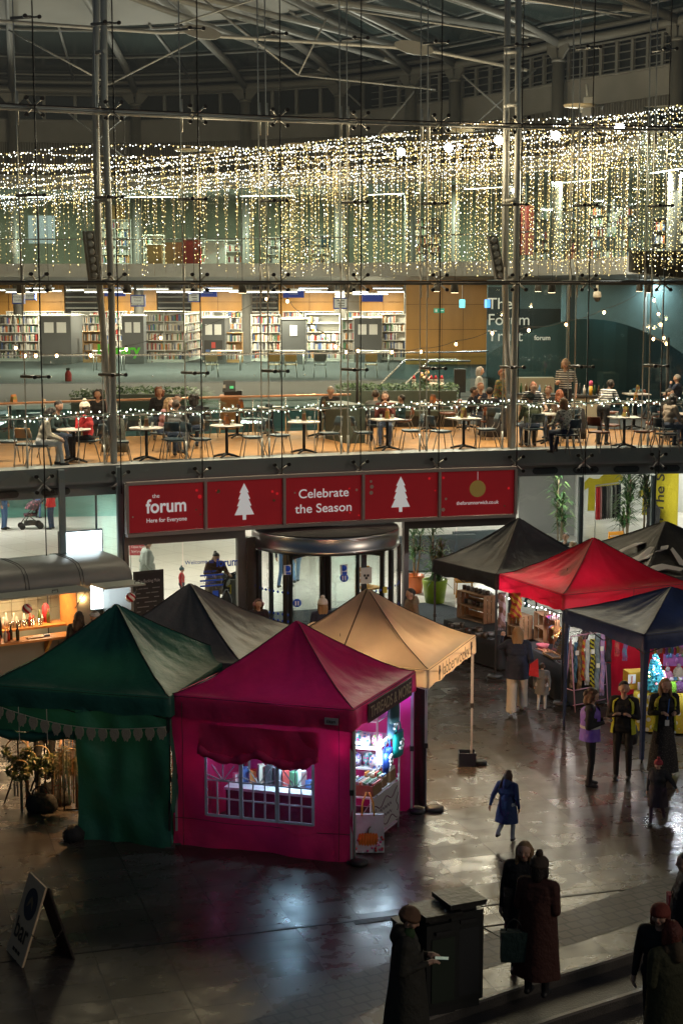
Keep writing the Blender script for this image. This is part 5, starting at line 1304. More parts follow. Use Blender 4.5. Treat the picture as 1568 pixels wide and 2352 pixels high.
 if style!='bald':
  ha(HP(0,-.034,.03),.096,HP(0,-.014,.048),.09)
  if style in('bob','long','curly','fly'):
   for sx in(-1,1):ha(HP(sx*.078,-.02,.02),.042,HP(sx*.088,-.02,-.1),.034)
   ha(HP(0,-.06,0),.085,HP(0,-.065,-.12),.075)
  if style=='long':
   for sx in(-1,0,1):ha(HP(sx*.06,-.075,-.08),.055,HP(sx*.07,-.1,-.3),.035)
   for sx in(-1,1):ha(HP(sx*.088,-.01,-.08),.034,HP(sx*.1,.03,-.26),.02)
  if style=='curly':
   rr_=random.Random(len(label))
   for _ in range(26):a,b_=rr_.uniform(0,6.28),rr_.uniform(-.5,1.2);p=HP(.115*math.cos(a)*math.cos(b_),-.035+.09*math.sin(a)*math.cos(b_)-.02,.02+.1*math.sin(b_));(ha(p,.035,p,.035)if(p-hc).dot(hyr@Vector((0,1,0)))<.05*s else None)
  if style=='fly':
   rr_=random.Random(3)
   for q in range(9):a=HP(-.05+.015*q,-.08,.0);ha(a,.04,a+Vector((-.12-.02*q+.05,-.1,-.16-.02*q))*s,.012)
  if style=='bun':ha(HP(0,-.12,.06),.05,HP(0,-.13,.07),.05)
  blob('hair',hcap,.013*max(s,.75),[hair],o,1)
 if hat:
  kind,hm=hat[0],hat[1]
  if kind in('beanie','bobble'):
   rings=[]
   for z,r in((-.005,.112),(.03,.116),(.032,.113),(.075,.104),(.105,.08),(.125,.045),(.132,.004)):
    rings.append([HP((r+.003*math.cos(q*12))*math.cos(2*PI*q/24),-.018+(r*1.08)*math.sin(2*PI*q/24),z+.015)for q in range(24)])
   mb=MB();mb.loft(rings)
   for r_ in mb.v:pass
   h_=loc_build(mb,kind+'_hat',hm,o)
   if kind=='bobble':mb=MB();mb.ball(HP(0,-.02,.17),.05*s,10);loc_build(mb,'bobble',hm,h_)
  if kind=='earmuffs':
   mb=MB();mb.path([HP(.105*math.cos(a),-.01,.03+.105*math.sin(a))for a in np.linspace(0,PI,12)],.01*s,6);h_=loc_build(mb,'headband',hm,o)
   for sx in(-1,1):mb=MB();mb.ball(HP(sx*.115,-.01,.0),(.04*s,.06*s,.06*s),10);loc_build(mb,'ear_pad',hm,h_)
  if kind=='cap':
   mb=MB();mb.loft([[HP(r*math.cos(2*PI*q/20),-.018+r*1.06*math.sin(2*PI*q/20),z)for q in range(20)]for z,r in((.02,.108),(.06,.106),(.1,.08),(.125,.01))]);mb.prism([HP(x,y,.03)for x,y in((-.08,.07),(.08,.07),(.06,.17),(-.06,.17))],Vector((0,0,.012*s)));loc_build(mb,'cap',hm,o)
 if coat:
  cm=coat['mat'];rings=[]
  for z,rx,ry in coat['rings']:
   c=T(0,0,z)if z>.93 else Vector((0,0,z*s))if not coat.get('fwd')else Vector((0,coat['fwd']*(.93-z),z))*s
   rings.append([c+Vector(((rx+.02*math.cos(7*2*PI*q/28+2*z)*(1.2-z))*math.cos(2*PI*q/28),(ry+.02*math.cos(5*2*PI*q/28+1-z)*(1.2-z))*math.sin(2*PI*q/28),0))*s for q in range(28)])
  mb=MB();mb.loft(rings,0,True,False)
  inner=[[p+(rings[i][(q+14)%28]-p)*.06 for q,p in enumerate(r)]for i,r in enumerate(rings)];mb.loft(inner[::-1],0,True,False);mb.loft([rings[0],inner[0]],0,True,False)
  loc_build(mb,coat.get('name','coat_skirt'),cm,o)
  if coat.get('hood'):blob('hood',[(tuple(T(0,-.09,1.5)),.085*s,tuple(T(0,-.12,1.43)),.08*s,0),(tuple(T(-.08,-.05,1.47)),.06*s,tuple(T(.08,-.05,1.47)),.06*s,0)],.016,[coat.get('hoodmat',cm)],o)
 o['_T']=1;del o['_T']
 return o,T,HP,s
def loc_build(mb,name,mat,parent):
 Mx=WM[parent.name];mb.v=[tuple(Mx@Vector(v))for v in mb.v];return mb.build(name,mat,parent)
def vest(o,T,s,mat,z0=.92,z1=1.46,r=.185,gap=.55,band=None,ry=.15):
 mb=MB()
 for off,flip in((0,1),(-.012,-1)):
  rings=[]
  for z,f in((z0,1.12),(1.05,1.0),(1.2,1.02),(1.32,1.05),(z1-.06,.98),(z1,.62)):
   rings.append([T((r*f+off)*math.cos(a),(ry*f+off)*math.sin(a),z)for a in np.linspace(PI/2+gap,2*PI+PI/2-gap,26)])
  mb.loft(rings,0,True,False,False)
 v=loc_build(mb,'vest',mat,o)
 if band:
  mb=MB()
  for z in band:
   rings=[[T((r*1.03+.006)*math.cos(a),(ry*1.03+.006)*math.sin(a),zz_)for a in np.linspace(PI/2+gap,2*PI+PI/2-gap,26)]for zz_ in(z,z+.05)];mb.loft(rings,0,True,False,False)
  loc_build(mb,'reflective_band',M('reflective_grey',(.45,.45,.42),.3),v)
black=cl('black',(.012,.012,.014));navy=cl('navy',(.015,.022,.05));cream=cl('cream',(.62,.55,.44));white_t=cl('white_trousers',(.65,.66,.68));redj=cl('red',(.5,.02,.025));pink=cl('pink',(.4,.2,.2));greyk=cl('grey',(.16,.155,.145));olive=cl('olive',(.05,.06,.025));teal_t=cl('teal',(.02,.08,.1));tan=cl('tan',(.2,.13,.08));paleg=cl('pale_green',(.36,.4,.36));brownc=cl('brown',(.09,.045,.025));denim=cl('denim',(.06,.13,.28));maroon=cl('maroon',(.1,.018,.012))
def striped(n,c1,c2,sc_=28.0):
 m=M(n,c1,.8);nd=m.node_tree.nodes;L=m.node_tree.links
 w_=nd.new('ShaderNodeTexWave');w_.wave_type='BANDS';w_.bands_direction='Z';w_.inputs['Scale'].default_value=sc_/3;w_.inputs['Distortion'].default_value=.3
 r=nd.new('ShaderNodeValToRGB');r.color_ramp.interpolation='CONSTANT';r.color_ramp.elements[0].color=(*c1,1);r.color_ramp.elements[1].color=(*c2,1);r.color_ramp.elements[1].position=.5
 L.new(nd['Texture Coordinate'].outputs['Object'],w_.inputs['Vector']);L.new(w_.outputs['Fac'],r.inputs[0]);L.new(r.outputs[0],nd['Principled BSDF'].inputs['Base Color']);return m
stripe=striped('stripe_navy_white',(.65,.62,.58),(.015,.018,.03),16)
def patterned(n,c1,c2,c3,sc_=14):
 m=M(n,c1,.8);nd=m.node_tree.nodes;L=m.node_tree.links
 w_=nd.new('ShaderNodeTexVoronoi');w_.inputs['Scale'].default_value=sc_
 r=nd.new('ShaderNodeValToRGB');r.color_ramp.interpolation='CONSTANT';r.color_ramp.elements[0].color=(*c1,1);r.color_ramp.elements[1].color=(*c2,1);r.color_ramp.elements[1].position=.35;e=r.color_ramp.elements.new(.6);e.color=(*c3,1)
 L.new(nd['Texture Coordinate'].outputs['Object'],w_.inputs['Vector']);L.new(w_.outputs['Distance'],r.inputs[0]);L.new(r.outputs[0],nd['Principled BSDF'].inputs['Base Color']);return m
leop=patterned('leopard_print',(.03,.03,.025),(.4,.42,.33),(.5,.5,.4),24);hawaii=patterned('bright_pattern_shirt',(.35,.1,.05),(.1,.16,.1),(.4,.3,.08),13)
blond=hairm('blond',(.3,.18,.08));dkh=hairm('dark',(.018,.011,.008));red_h=hairm('auburn',(.22,.055,.015));greyh=hairm('grey',(.3,.27,.24));brh=hairm('brown',(.05,.025,.012))
def seated(px,py,label,face,sh=1.29,**kw):
 q=P(px,py,ZC+sh);kw.setdefault('height',1.72);sc_=kw['height']/1.75
 q=P(px,py,ZC+1.335*sc_-.02*1);return person(label,(q.x,q.y,ZC),face,legs='sit',group='people in the cafe',**kw)
def seatpad(o,lab,mat=None):
 """every sitter gets a chair that is not otherwise placed"""
 r=o.rotation_euler.z+PI/2;chair(o.location.x-.02*math.cos(r),o.location.y-.02*math.sin(r),r,lab,mat or 'blue')
cafe_people=[
(90,934,'woman in cream jumper and pale trousers bending over her plate at the left',.15,dict(top=cream,low=white_t,hair=dkh,style='bob',lean=.35,arms=('table','table'),nod=.5)),
(122,921,'bearded man in dark green jumper at the left table',-.5,dict(top=cl('dark_green',(.012,.03,.03)),hair=dkh,arms=('table','table'),lean=.2,nod=.3)),
(203,926,'woman in red jumper and cream bobble hat holding a cup',2.9,dict(top=redj,low=black,hair=brh,style='long',arms=('chin','table'),lean=.12,hat=('bobble',cl('wool_cream',(.7,.62,.5))))),
(225,897,'black haired head showing above the hedge behind the left mast',-1.6,dict(hair=dkh,skin=SK,style='curly')),
(366,891,'curly orange haired head showing above the hedge',-1.5,dict(hair=red_h,style='curly')),
(371,913,'woman with long fair hair and pink jumper resting her chin on her hand',-.3,dict(top=pink,hair=blond,style='long',arms=('chin','chin'),lean=.25)),
(401,921,'brown haired man in grey jumper with his back to the window',1.4,dict(top=greyk,hair=brh,arms=('table','table'),lean=.15)),
(408,908,'man with dark hair and glasses facing the window at the four friends table',-1.7,dict(top=black,hair=dkh,arms=('chin','table'))),
(446,908,'person with dark curly hair in black seen from behind near the till',1.8,dict(top=black,hair=dkh,style='curly',arms=('table','table'),lean=.1)),
(758,886,'lone balding man in black jumper looking down at his meal',-1.5,dict(top=black,hair=greyh,arms=('table','table'),lean=.25,nod=.45)),
(862,898,'man in grey printed jumper with his back to the window at the family table',1.5,dict(top=greyk,hair=brh,bulk=1.12,arms=('table','table'),lean=.15)),
(884,901,'brown haired woman holding a cup to her mouth at the family table',-1.6,dict(top=maroon,hair=brh,style='bob',arms=('chin','chin'),lean=.1)),
(923,909,'boy in teal top facing left at the family table',2.9,dict(top=teal_t,hair=dkh,height=1.45,arms=('table','table'))),
(822,924,'small fair haired child at the family table',.3,dict(top=maroon,hair=blond,height=1.1,arms=('table','table'))),
(1072,888,'dark haired teenager with glasses and black hoodie resting chin on hand',-.1,dict(top=black,hair=dkh,arms=('chin','chin'),lean=.25)),
(1103,881,'boy with auburn fringe in a navy top near the loudspeaker',-1.3,dict(top=navy,hair=red_h,arms=('table','table'))),
(1124,892,'dark haired person in black with back to the window left of the right mast',1.6,dict(top=black,hair=dkh,arms=('table','table'))),
(1224,905,'person in olive jacket and dark beanie with back to the window',1.9,dict(top=olive,hair=dkh,bulk=1.15,arms=('table','table'),lean=.2,hat=('beanie',cl('beanie_dark',(.015,.025,.02))))),
(1260,889,'man with reddish hair and glasses in dark grey at the leopard table',-2.2,dict(top=cl('charcoal',(.03,.032,.035)),hair=red_h,arms=('table','table'))),
(1285,897,'woman with long auburn hair seen from behind',2.0,dict(top=brownc,hair=red_h,style='long')),
(1302,916,'blond woman in leopard print blouse with her back to the window',2.2,dict(top=leop,hair=blond,style='bob',arms=('table','table'),lean=.15)),
(1556,862,'grey haired man in navy coat resting chin on hand at the right edge',2.6,dict(top=navy,hair=greyh,arms=('chin','table'),bulk=1.15)),
(1525,893,'dark haired man in grey at the right edge table',-.6,dict(top=cl('charcoal',(.03,.032,.035)),hair=dkh,arms=('table','table'),lean=.2)),
(1532,905,'long dark haired woman in cream jacket at the right edge table',.5,dict(top=cl('oatmeal',(.35,.28,.22)),hair=dkh,style='long',arms=('table','table'),lean=.25))]
for px,py,lab,face,kw in cafe_people:
 o,T,HP,s=seated(px,py,lab,face,**kw)
 if 'hedge' not in lab:seatpad(o,'chair under the '+' '.join(lab.split()[:12]),'blue' if px<900 or px>1180 else 'brown')
def stand_at(px,py_top,label,face,height,z=0.0,**kw):
 q=P(px,py_top,z+height*1.0);return person(label,(q.x,q.y,z),face,height,**kw)
stand_at(1101,842,'grey haired woman in pale coat and scarf standing behind the cafe',-.1,1.66,ZC,top=cl('pale_grey',(.34,.35,.33)),hair=greyh,style='bob',coat=dict(mat=cl('pale_grey',(.34,.35,.33)),rings=((.7,.21,.17),(.95,.2,.16),(1.1,.17,.14))),bulk=1.15)
stand_at(1152,848,'red haired man in a bright patterned shirt standing behind the teenagers',-.6,1.74,ZC,top=hawaii,hair=red_h,bulk=1.15,arms=('fwd','down'))
o,T,HP,s=stand_at(1219,868,'waitress in striped top with hair tied back leaning over a table',-1.5,1.66,ZC,top=stripe,low=black,hair=red_h,style='bun',lean=.5,arms=('reach','down'),sleeve='short',nod=.2)
o,T,HP,s=stand_at(1299,824,'waiter with shaggy fair hair in a striped shirt standing at the bar',-2.0,1.8,ZC+.22,top=stripe,low=black,hair=blond,style='bob',arms=('down','fwd'),sleeve='short')
q=FL(1383,1022);person('waitress in striped top and black apron clearing the square table',(q.x,q.y,ZC),.9,1.68,top=stripe,low=black,skin=SKD,hair=dkh,style='short',lean=.5,arms=('reach','reach'),sleeve='short')
q=FL(1330,1010)
coatdrape=cl('coat_dark',(.02,.018,.018));
for px,py,lab in((1140,1010,'dark coat draped over a chair back beside the right mast'),(1318,1015,'black coat hanging over the chair of the leopard print woman'),(262,1046,'grey green coat hanging over the chair behind the red jumper woman')):
 q=FL(px,py);mb=MB();n_=10
 rings=[[Vector((q.x+.26*w_*math.cos(2*PI*k/14)+.02*math.cos(5*k+z*9),q.y+.13*w_*math.sin(2*PI*k/14),ZC+z))for k in range(14)]for z,w_ in((.08,1.15),(.3,1.1),(.6,1.0),(.82,.9),(.88,.5))]
 tag(mb.loft(rings).build('draped_coat',coatdrape if px>300 else cl('coat_greygreen',(.07,.075,.06))),lab,'coat','coats hanging on cafe chairs')
 chair(q.x,q.y+.12,1.2,'chair under the '+lab.split(' over ')[0].split(' hanging')[0]+(' at the left' if px<300 else ' by the mast' if px<1200 else ' at the right'))
# ------------------------------------------------------------------ people in the ground floor hall
stand_at(337,1238,'person in pale green puffer jacket standing inside the entrance',.4,1.76,top=paleg,low=cl('grey_trousers',(.2,.22,.22)),hair=dkh,bulk=1.45,arms=('pocket','pocket'),coat=dict(mat=paleg,rings=((.72,.24,.2),(.95,.25,.21),(1.1,.22,.19))))
o,T,HP,s=stand_at(490,1262,'dark haired woman in brown coat with fur hood bending over a pram',-1.2,1.66,top=brownc,hair=dkh,style='bun',lean=.35,nod=.35,bulk=1.25,arms=('reach','fwd'),coat=dict(mat=cl('coat_taupe',(.16,.13,.1)),rings=((.55,.24,.2),(.95,.22,.18),(1.15,.19,.16)),hood=True,hoodmat=cl('fur_tan',(.3,.22,.14))))
for px,py,lab,face,c1,c2 in((655,1352,'person in blue jeans walking behind the left revolving door leaf',1.2,navy,denim),(680,1340,'person in light blue jeans behind the middle of the revolving door',1.8,greyk,cl('denim_light',(.16,.3,.5)))):
 q=P(px,py);person(lab,q,face,1.72,legs='walk',top=c1,low=c2)
q=P(418,1385);person('small child in red coat and teal bobble hat near the entrance glass',q,0,.95,top=redj,low=navy,hat=('bobble',teal_t),bulk=1.3)
for px,py,lab,face,c1,c2,h in((10,1216,'person in blue jeans beside the flowered pushchair',-.2,greyk,denim,1.75),(118,1216,'person in red coat and dark jeans behind the pushchair',2.9,redj,cl('denim_dark',(.02,.04,.09)),1.72),(88,1190,'child in jeans half hidden behind the flowered pushchair',1.0,navy,denim,1.2)):
 q=P(px,py);person(lab,q,face,h,top=c1,low=c2,coat=dict(mat=c1,rings=((.8,.2,.16),(.95,.19,.15),(1.1,.17,.14)))if c1 is redj else None)
# ================================================================== market tents
ZE=2.3
rt=random.Random(17)
alu_leg=M('tent_leg_white',(.55,.55,.56),.4,.4)
def fab(n,c,tr=.18,rough=.5,coat=0):
 m=M('canvas_'+n,c,rough,bump=.5,bscale=4.5,var=.15,vscale=2.5,transl=tr)
 for x in m.node_tree.nodes:
  if x.type=='BUMP':x.inputs['Distance'].default_value=.045
 return m
def nz(p,sc_,amp):return noise.noise(Vector(p)*sc_)*amp
def V2(p,z):return Vector((p[0],p[1],z))
seam_m=M('seam_dark',(.03,.025,.025),.7)
def tent(label,C,zp,mat,val=.33,zbot=None,legs=(0,1,2,3),legmat=None,foot=True,inner=None,ridge=1.3,valmat=None,wrinkle=.034):
 """C: FL, FR, BR, BL eave corners in plan; zp peak height"""
 C=[Vector((c[0],c[1],0))for c in C];cen=sum(C,Vector())/4
 o=thing('market_tent',label,'market tent',tuple(cen),0)
 n_s,n_e=22,28;mb=MB();per=[]
 for k in range(4):
  for j in range(n_e):per.append((C[k].lerp(C[(k+1)%4],j/n_e),j/n_e))
 rings=[]
 for i in range(n_s+1):
  s=i/n_s;s_=max(s,.012);ring=[]
  for q,(p,e)in enumerate(per):
   mid=1-abs(2*e-1);ex=ridge+.55*mid**.7
   z=ZE+(zp-ZE)*(1-s_)**ex-.05*mid*math.sin(PI*s_)*.6
   pt=cen.lerp(p,s_);fold=math.sin(q*1.2+zp*9)*.5+math.sin(q*.51)*.5
   z+=wrinkle*fold*s_*(1-s_)*1.2+nz((pt.x*2.2,pt.y*2.2,zp),1.3,.03)*min(1,(1-s_)*4+.2)*s_
   z+=.022*math.sin(q*2.3+3*nz((q*.3,s_*2,zp),1,2))*s_**2*(1-s_)*(1.6-mid)
   ring.append(Vector((pt.x,pt.y,z)))
  rings.append(ring)
 mb.loft(rings[::-1],0,True,False)
 mb.build('canopy',mat,o)
 for k in range(4):MB().path([r[k*n_e]+Vector((0,0,.004))for r in rings[1:]],.007,5).build('ridge_seam',seam_m,o)
 zv=ZE-val;mb=MB();rg_=[]
 for z,t in((ZE+.005,0),(ZE-.02,.02),(ZE-val*.5,.028),(zv,.03)):
  ring=[]
  for q,(p,e)in enumerate(per):
   d=(p-cen).normalized();corner=1-abs(2*e-1);w_=.02*math.sin(q*.97+z*5+2*math.sin(q*.23))*min(1,corner*3)*(ZE-z)/max(val,.01)
   ring.append(Vector((p.x+d.x*(t+w_),p.y+d.y*(t+w_),z+(nz((p.x,p.y,3),2.2,.05)if z==zv else 0))))
  rg_.append(ring)
 mb.loft(rg_,0,True,False);mb.build('valance',valmat or mat,o)
 MB().path(rg_[1]+[rg_[1][0]],.005,4).build('eave_seam',seam_m,o)
 for k in legs:
  p=C[k].lerp(cen,.02);lg_=MB().box((p.x,p.y,1.65),(.045,.045,1.25)).box((p.x,p.y,.53),(.035,.035,1.02)).build('leg',legmat or alu_leg,o)
  MB().box((p.x,p.y,.012),(.14,.14,.02)).build('foot_plate',M('foot_grey',(.12,.12,.12),.5,.4),lg_);MB().box((p.x,p.y,1.05),(.065,.065,.08)).build('slider',soc,lg_)
 tr=MB()
 for k in range(4):
  a,b_=C[k],C[(k+1)%4];m_=(a+b_)/2
  for x,y in((a,m_),(m_,b_)):
   tr.tube(V2(x,ZE-.04),V2(y,ZE-.34),.011,4);tr.tube(V2(x,ZE-.34),V2(y,ZE-.04),.011,4)
 tr.tube(V2(cen,zp-.04),V2(cen,ZE-.1),.02,6)
 for k in range(4):tr.tube(V2(C[k],ZE-.05),V2(cen,zp-.25),.011,4)
 tr.build('truss',legmat or alu_leg,o)
 return o,C,cen
def wall(o,a,b,z0,z1,mat,name='side_wall',amp=.035,n=36,hole=None,seed=0,m=26,thick=True):
 """hanging fabric wall from a to b with soft folds; hole = (u0, u1, z0, z1)"""
 a,b=Vector((a[0],a[1],0)),Vector((b[0],b[1],0));d=b-a;t=d.normalized();nn=Vector((t.y,-t.x,0))
 us=[i/n for i in range(n+1)];zs=[lerp(z0,z1,j/m)for j in range(m+1)]
 if hole:
  us=sorted(set(us+[hole[0],hole[1]]));zs=sorted(set(zs+[hole[2],hole[3]]))
 def pt(u,z):
  f=1 if not hole else min(1,9*max(hole[0]-u,u-hole[1],hole[2]-z,z-hole[3],0)+.12)
  e=amp*f*(math.sin(u*15+seed+2.2*math.sin(z*1.6+seed)+z)*.2+math.sin(u*7+z*3.6+seed*2)*.45+nz((u*4,z*1.6,seed),1.2,1.5))*min(1,(z1-z)*2+.1)
  return a+d*u+nn*e+Vector((0,0,z))
 mb=MB();G={}
 vs=[pt(u,z)for u in us for z in zs];M_=len(zs);fs=[]
 for i in range(len(us)-1):
  for j in range(M_-1):
   um,zm=(us[i]+us[i+1])/2,(zs[j]+zs[j+1])/2
   if hole and hole[0]<um<hole[1]and hole[2]<zm<hole[3]:continue
   fs.append((i*M_+j,(i+1)*M_+j,(i+1)*M_+j+1,i*M_+j+1))
 mb.add(vs,fs,0,True)
 return mb.build(name,mat,o)
def E(px,py):q=P(px,py,ZE);return(q.x,q.y)
def perp(A,B,w_):
 d=Vector((B[0]-A[0],B[1]-A[1]));n_=Vector((-d.y,d.x)).normalized()*w_;return(B[0]+n_.x,B[1]+n_.y),(A[0]+n_.x,A[1]+n_.y)
mag=fab('magenta',(.62,.02,.125),.1)
FLm,FRm,BRm=E(395,1595),E(810,1628),E(952,1541);BLm=(FLm[0]+BRm[0]-FRm[0],FLm[1]+BRm[1]-FRm[1])
tm,Cm,cm_=tent('magenta market tent with a window in its front wall, lit violet inside',(FLm,FRm,BRm,BLm),3.27,mag,.33)
hole=(.185,.79,.5,1.42)
wall(tm,Cm[0],Cm[1],.0,ZE-.06,mag,'front_wall',.06,40,hole,1.0)
wall(tm,Cm[3],Cm[0],.0,ZE-.06,mag,'side_wall',.03,24,None,2.0)
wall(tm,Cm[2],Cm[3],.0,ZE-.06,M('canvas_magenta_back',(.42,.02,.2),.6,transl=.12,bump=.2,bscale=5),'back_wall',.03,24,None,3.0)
a,b=Cm[0],Cm[1];td=(b-a).normalized();nn=Vector((td.y,-td.x,0));Lm=(b-a).length
vinyl=glass('window_vinyl',(.68,.82,.92),.9,.1,.1);lat=M('lattice_white',(.55,.56,.62),.5,transl=.3)
wq=lambda u,z,o_=.012:a+td*Lm*u+nn*o_+Vector((0,0,z))
MB().quad(wq(hole[0],hole[2],.004),wq(hole[1],hole[2],.004),wq(hole[1],hole[3],.004),wq(hole[0],hole[3],.004)).build('window_film',vinyl,tm)
mb=MB();us=np.linspace(hole[0],hole[1],4)
def bar(p,q,w_=.022):
 d=(q-p);L_=d.length;z=d.normalized();y=nn;x=z.cross(y);mb.box((p+q)/2,(w_,.008,L_),X=Matrix((x,y,z)).transposed())
for i in range(3):
 u0,u1=us[i]+.004,us[i+1]-.004;zt_,zm_=hole[3]-.01,hole[3]-.36
 for u in(u0,u1):bar(wq(u,hole[2]),wq(u,hole[3]),.042)
 bar(wq(u0,hole[2]+.012),wq(u1,hole[2]+.012),.042)
 for z in(hole[2]+.28,hole[2]+.55):bar(wq(u0,z,.014),wq(u1,z,.014))
 um=(u0+u1)/2
 for u in(lerp(u0,u1,.33),lerp(u0,u1,.67)):bar(wq(u,hole[2],.016),wq(u,hole[2]+.55,.016))
 for k in range(5):
  ang=PI*(k+.5)/5;bar(wq(um,hole[2]+.55,.018),wq(um,hole[2]+.55,.018)+td*.3*math.cos(ang)+Vector((0,0,.3*math.sin(ang))),.016)
mb.build('window_lattice',lat,tm)
for u in(.06,.93):MB().path([wq(u,z,.035+.01*math.sin(z*7))for z in np.linspace(.02,2.2,14)],.006,4).build('wall_seam',seam_m,tm)
MB().path([wq(u,.42+.012*math.sin(u*14),.03)for u in np.linspace(.01,.99,24)],.005,4).build('wall_seam',seam_m,tm)
mb=MB();rings=[]
for i in range(41):
 u=lerp(hole[0]-.03,hole[1]+.03,i/40);sc_=abs(math.sin(PI*i/40*2));zc_=hole[3]+.1-.13*sc_;r_=.05+.012*math.sin(i*.9+1)+rt.uniform(-.006,.006)
 c=wq(u,zc_,.06);rings.append([c+nn*r_*.8*math.cos(k*PI/5)+Vector((0,0,r_*1.3*math.sin(k*PI/5)))for k in range(10)])
mb.loft(rings);rings=[]
for i in range(41):
 u=lerp(hole[0]-.03,hole[1]+.03,i/40);sc_=abs(math.sin(PI*i/40*2));rings.append([wq(u,lerp(hole[3]+.14-.13*sc_,1.9,k/6),.06-.035*k/6+.012*math.sin(i*.37+k*.7)+rt.uniform(-.003,.003))for k in range(7)])
mb.loft(rings,0,True,False,False);mb.build('window_flap',mag,tm)
q=wq(.89,ZE-.2,.05);pl=MB().box(q,(.2,.012,.1),math.atan2(td.y,td.x)).build('maker_plate',M('plate_grey',(.4,.36,.38),.5),tm);text('lettering','titan',q+nn*.01,td,(0,0,1),.075,seal,tm,bold=.01)
ts_=(Cm[2]-Cm[1]).normalized();ns_=Vector((ts_.y,-ts_.x,0));ms=Cm[1].lerp(Cm[2],.53)+ns_*.055+Vector((0,0,ZE-.18))
MB().box(ms,(1.75,.02,.28),math.atan2(ts_.y,ts_.x)).build('name_board',M('board_dark_red',(.06,.012,.012),.6),tm)
text('lettering','THREADS & MORE',ms+ns_*.016,ts_,(0,0,1),.24,M('gold_letter',(.55,.42,.26),.35,.4),tm,bold=.012,fit=1.62)
MB().tube(V2(Cm[1]+ts_*.06,.0),V2(Cm[1]+ts_*.06,ZE-.1),.022,6).build('corner_pole',alu_leg,tm)
def weight(q,lab,r=.13):q=Vector((q[0],q[1],0));o_=tag(MB().lathe(q,[(.01,0),(r,0),(r,.05),(r*.75,.07),(.03,.075)],18).build('tent_weight',soc),lab,'tent weight','weights on tent legs');return o_
weight(Cm[1]+td*.1+ts_*-.02,'black round weight at the front right foot of the magenta tent');weight(Cm[2]+td*.05,'black round weight at the rear right foot of the magenta tent')
for loc_,pw,col,r_ in((Cm[1].lerp(cm_,.16)+Vector((0,0,1.75)),4,(1,.25,.75),.05),(Cm[2].lerp(cm_,.14)+Vector((0,0,2.0)),4,(.6,.25,1),.05),(cm_-ts_*.55+td*.15+Vector((0,0,1.35)),38,(.6,.85,1),.08),(Cm[0].lerp(cm_,.25)+Vector((0,0,1.35)),2.5,(1,.25,.6),.05)):
 lo=thing('stall_lamp','small lamp inside the magenta tent','lamp',tuple(loc_),0,'lamps inside the magenta tent');MB().tube(loc_+Vector((0,0,.06)),loc_+Vector((0,0,.16)),.03,8).build('holder',soc,lo);MB().tube(loc_+Vector((0,0,.16)),(loc_.x,loc_.y,ZE),.006,4).build('cord',soc,lo)
 lamp('POINT',loc_,pw,col,r_,parent=lo)
grn=fab('green',(.014,.105,.078),.05)
FRg,BRg=E(388,1602),E(551,1496);dg_=Vector((BRg[0]-FRg[0],BRg[1]-FRg[1]));n_=Vector((-dg_.y,dg_.x)).normalized()*3.0
FLg,BLg=(FRg[0]+n_.x,FRg[1]+n_.y),(BRg[0]+n_.x,BRg[1]+n_.y)
tg_,Cg,cg_=tent('dark green market tent hung with a macrame bunting',(FLg,FRg,BRg,BLg),3.32,grn,.3,legmat=soc)
wall(tg_,Cg[0].lerp(Cg[1],.5),Cg[1],0,ZE-.05,grn,'front_wall',.06,40,None,4.2)
wall(tg_,Cg[1],Cg[2],0,ZE-.05,grn,'side_wall',.04,20,None,5.0)
wall(tg_,Cg[0],Cg[0].lerp(Cg[1],.5),1.6,ZE-.05,grn,'rolled_wall',.02,20,None,6.0,8)
mb=MB();tgd=(Cg[1]-Cg[0]).normalized();ngd=Vector((tgd.y,-tgd.x,0));Lg=(Cg[1]-Cg[0]).length
gq=lambda u,z,o_=.07:Cg[0]+tgd*Lg*u+ngd*o_+Vector((0,0,z))
mb.path([gq(u,1.6-.06*math.sin(u*9)-.1*u,.02)for u in np.linspace(-.02,.5,14)],[.07+.015*math.sin(i*2)for i in range(14)],8);mb.build('rolled_flap',grn,tg_)
mb=MB()
for u in(.2,.355):mb.tube(gq(u,2.0,.09),gq(u+.003,1.45,.1),.007,4)
mb.build('tie_cord',M('cord_cream',(.5,.46,.38),.8),tg_)
bun=thing('bunting','cream macrame bunting of shell shaped pennants across the green tent','bunting',tuple(gq(.5,1.9)))
bz=lambda u:1.93-.2*math.sin(PI*min(1,max(0,(u+.02)/1.02)))+(1-u)*.14-.05*u
MB().path([gq(u,bz(u),.1)for u in np.linspace(-.05,.995,30)],.007,4).build('cord',M('cord_cream'),bun)
mac=M('macrame_cream',(.42,.37,.28),.85,bump=.6,bscale=80)
for i in range(17):
 u=-.03+i*.0628;z=bz(u);c=gq(u,z,.105)
 pr=[(-.055,0),(.055,0),(.075,-.06),(.06,-.13),(.03,-.15),(.02,-.19),(-.01,-.17),(-.03,-.19),(-.045,-.14),(-.065,-.11),(-.075,-.05)]
 MB().prism([c+tgd*x+Vector((0,0,y))for x,y in pr],ngd*.015).build('pennant',mac,bun)
mb=MB();p=gq(.487,0,.1);mb.lathe(p,[(.02,0),(.16,.02),(.17,.12),(.08,.22),(.02,.25)],10);tag(mb.build('sand_bag',black),'black sandbag at the middle foot of the green tent','sandbag')
lo=thing('stall_lamp','warm lamp inside the green tent','lamp',tuple(cg_+Vector((0,0,2.1))));MB().lathe(cg_+Vector((0,0,2.05)),[(.01,.1),(.1,0),(.11,.01),(.02,.12)],12).build('shade',soc,lo);MB().tube(cg_+Vector((0,0,2.15)),cg_+Vector((0,0,3.2)),.006,4).build('cord',soc,lo);lamp('POINT',cg_+Vector((0,0,2.0)),210,(1,.55,.22),.06,parent=lo)
blk=M('rail_black',(.012,.012,.012),.4,.5)
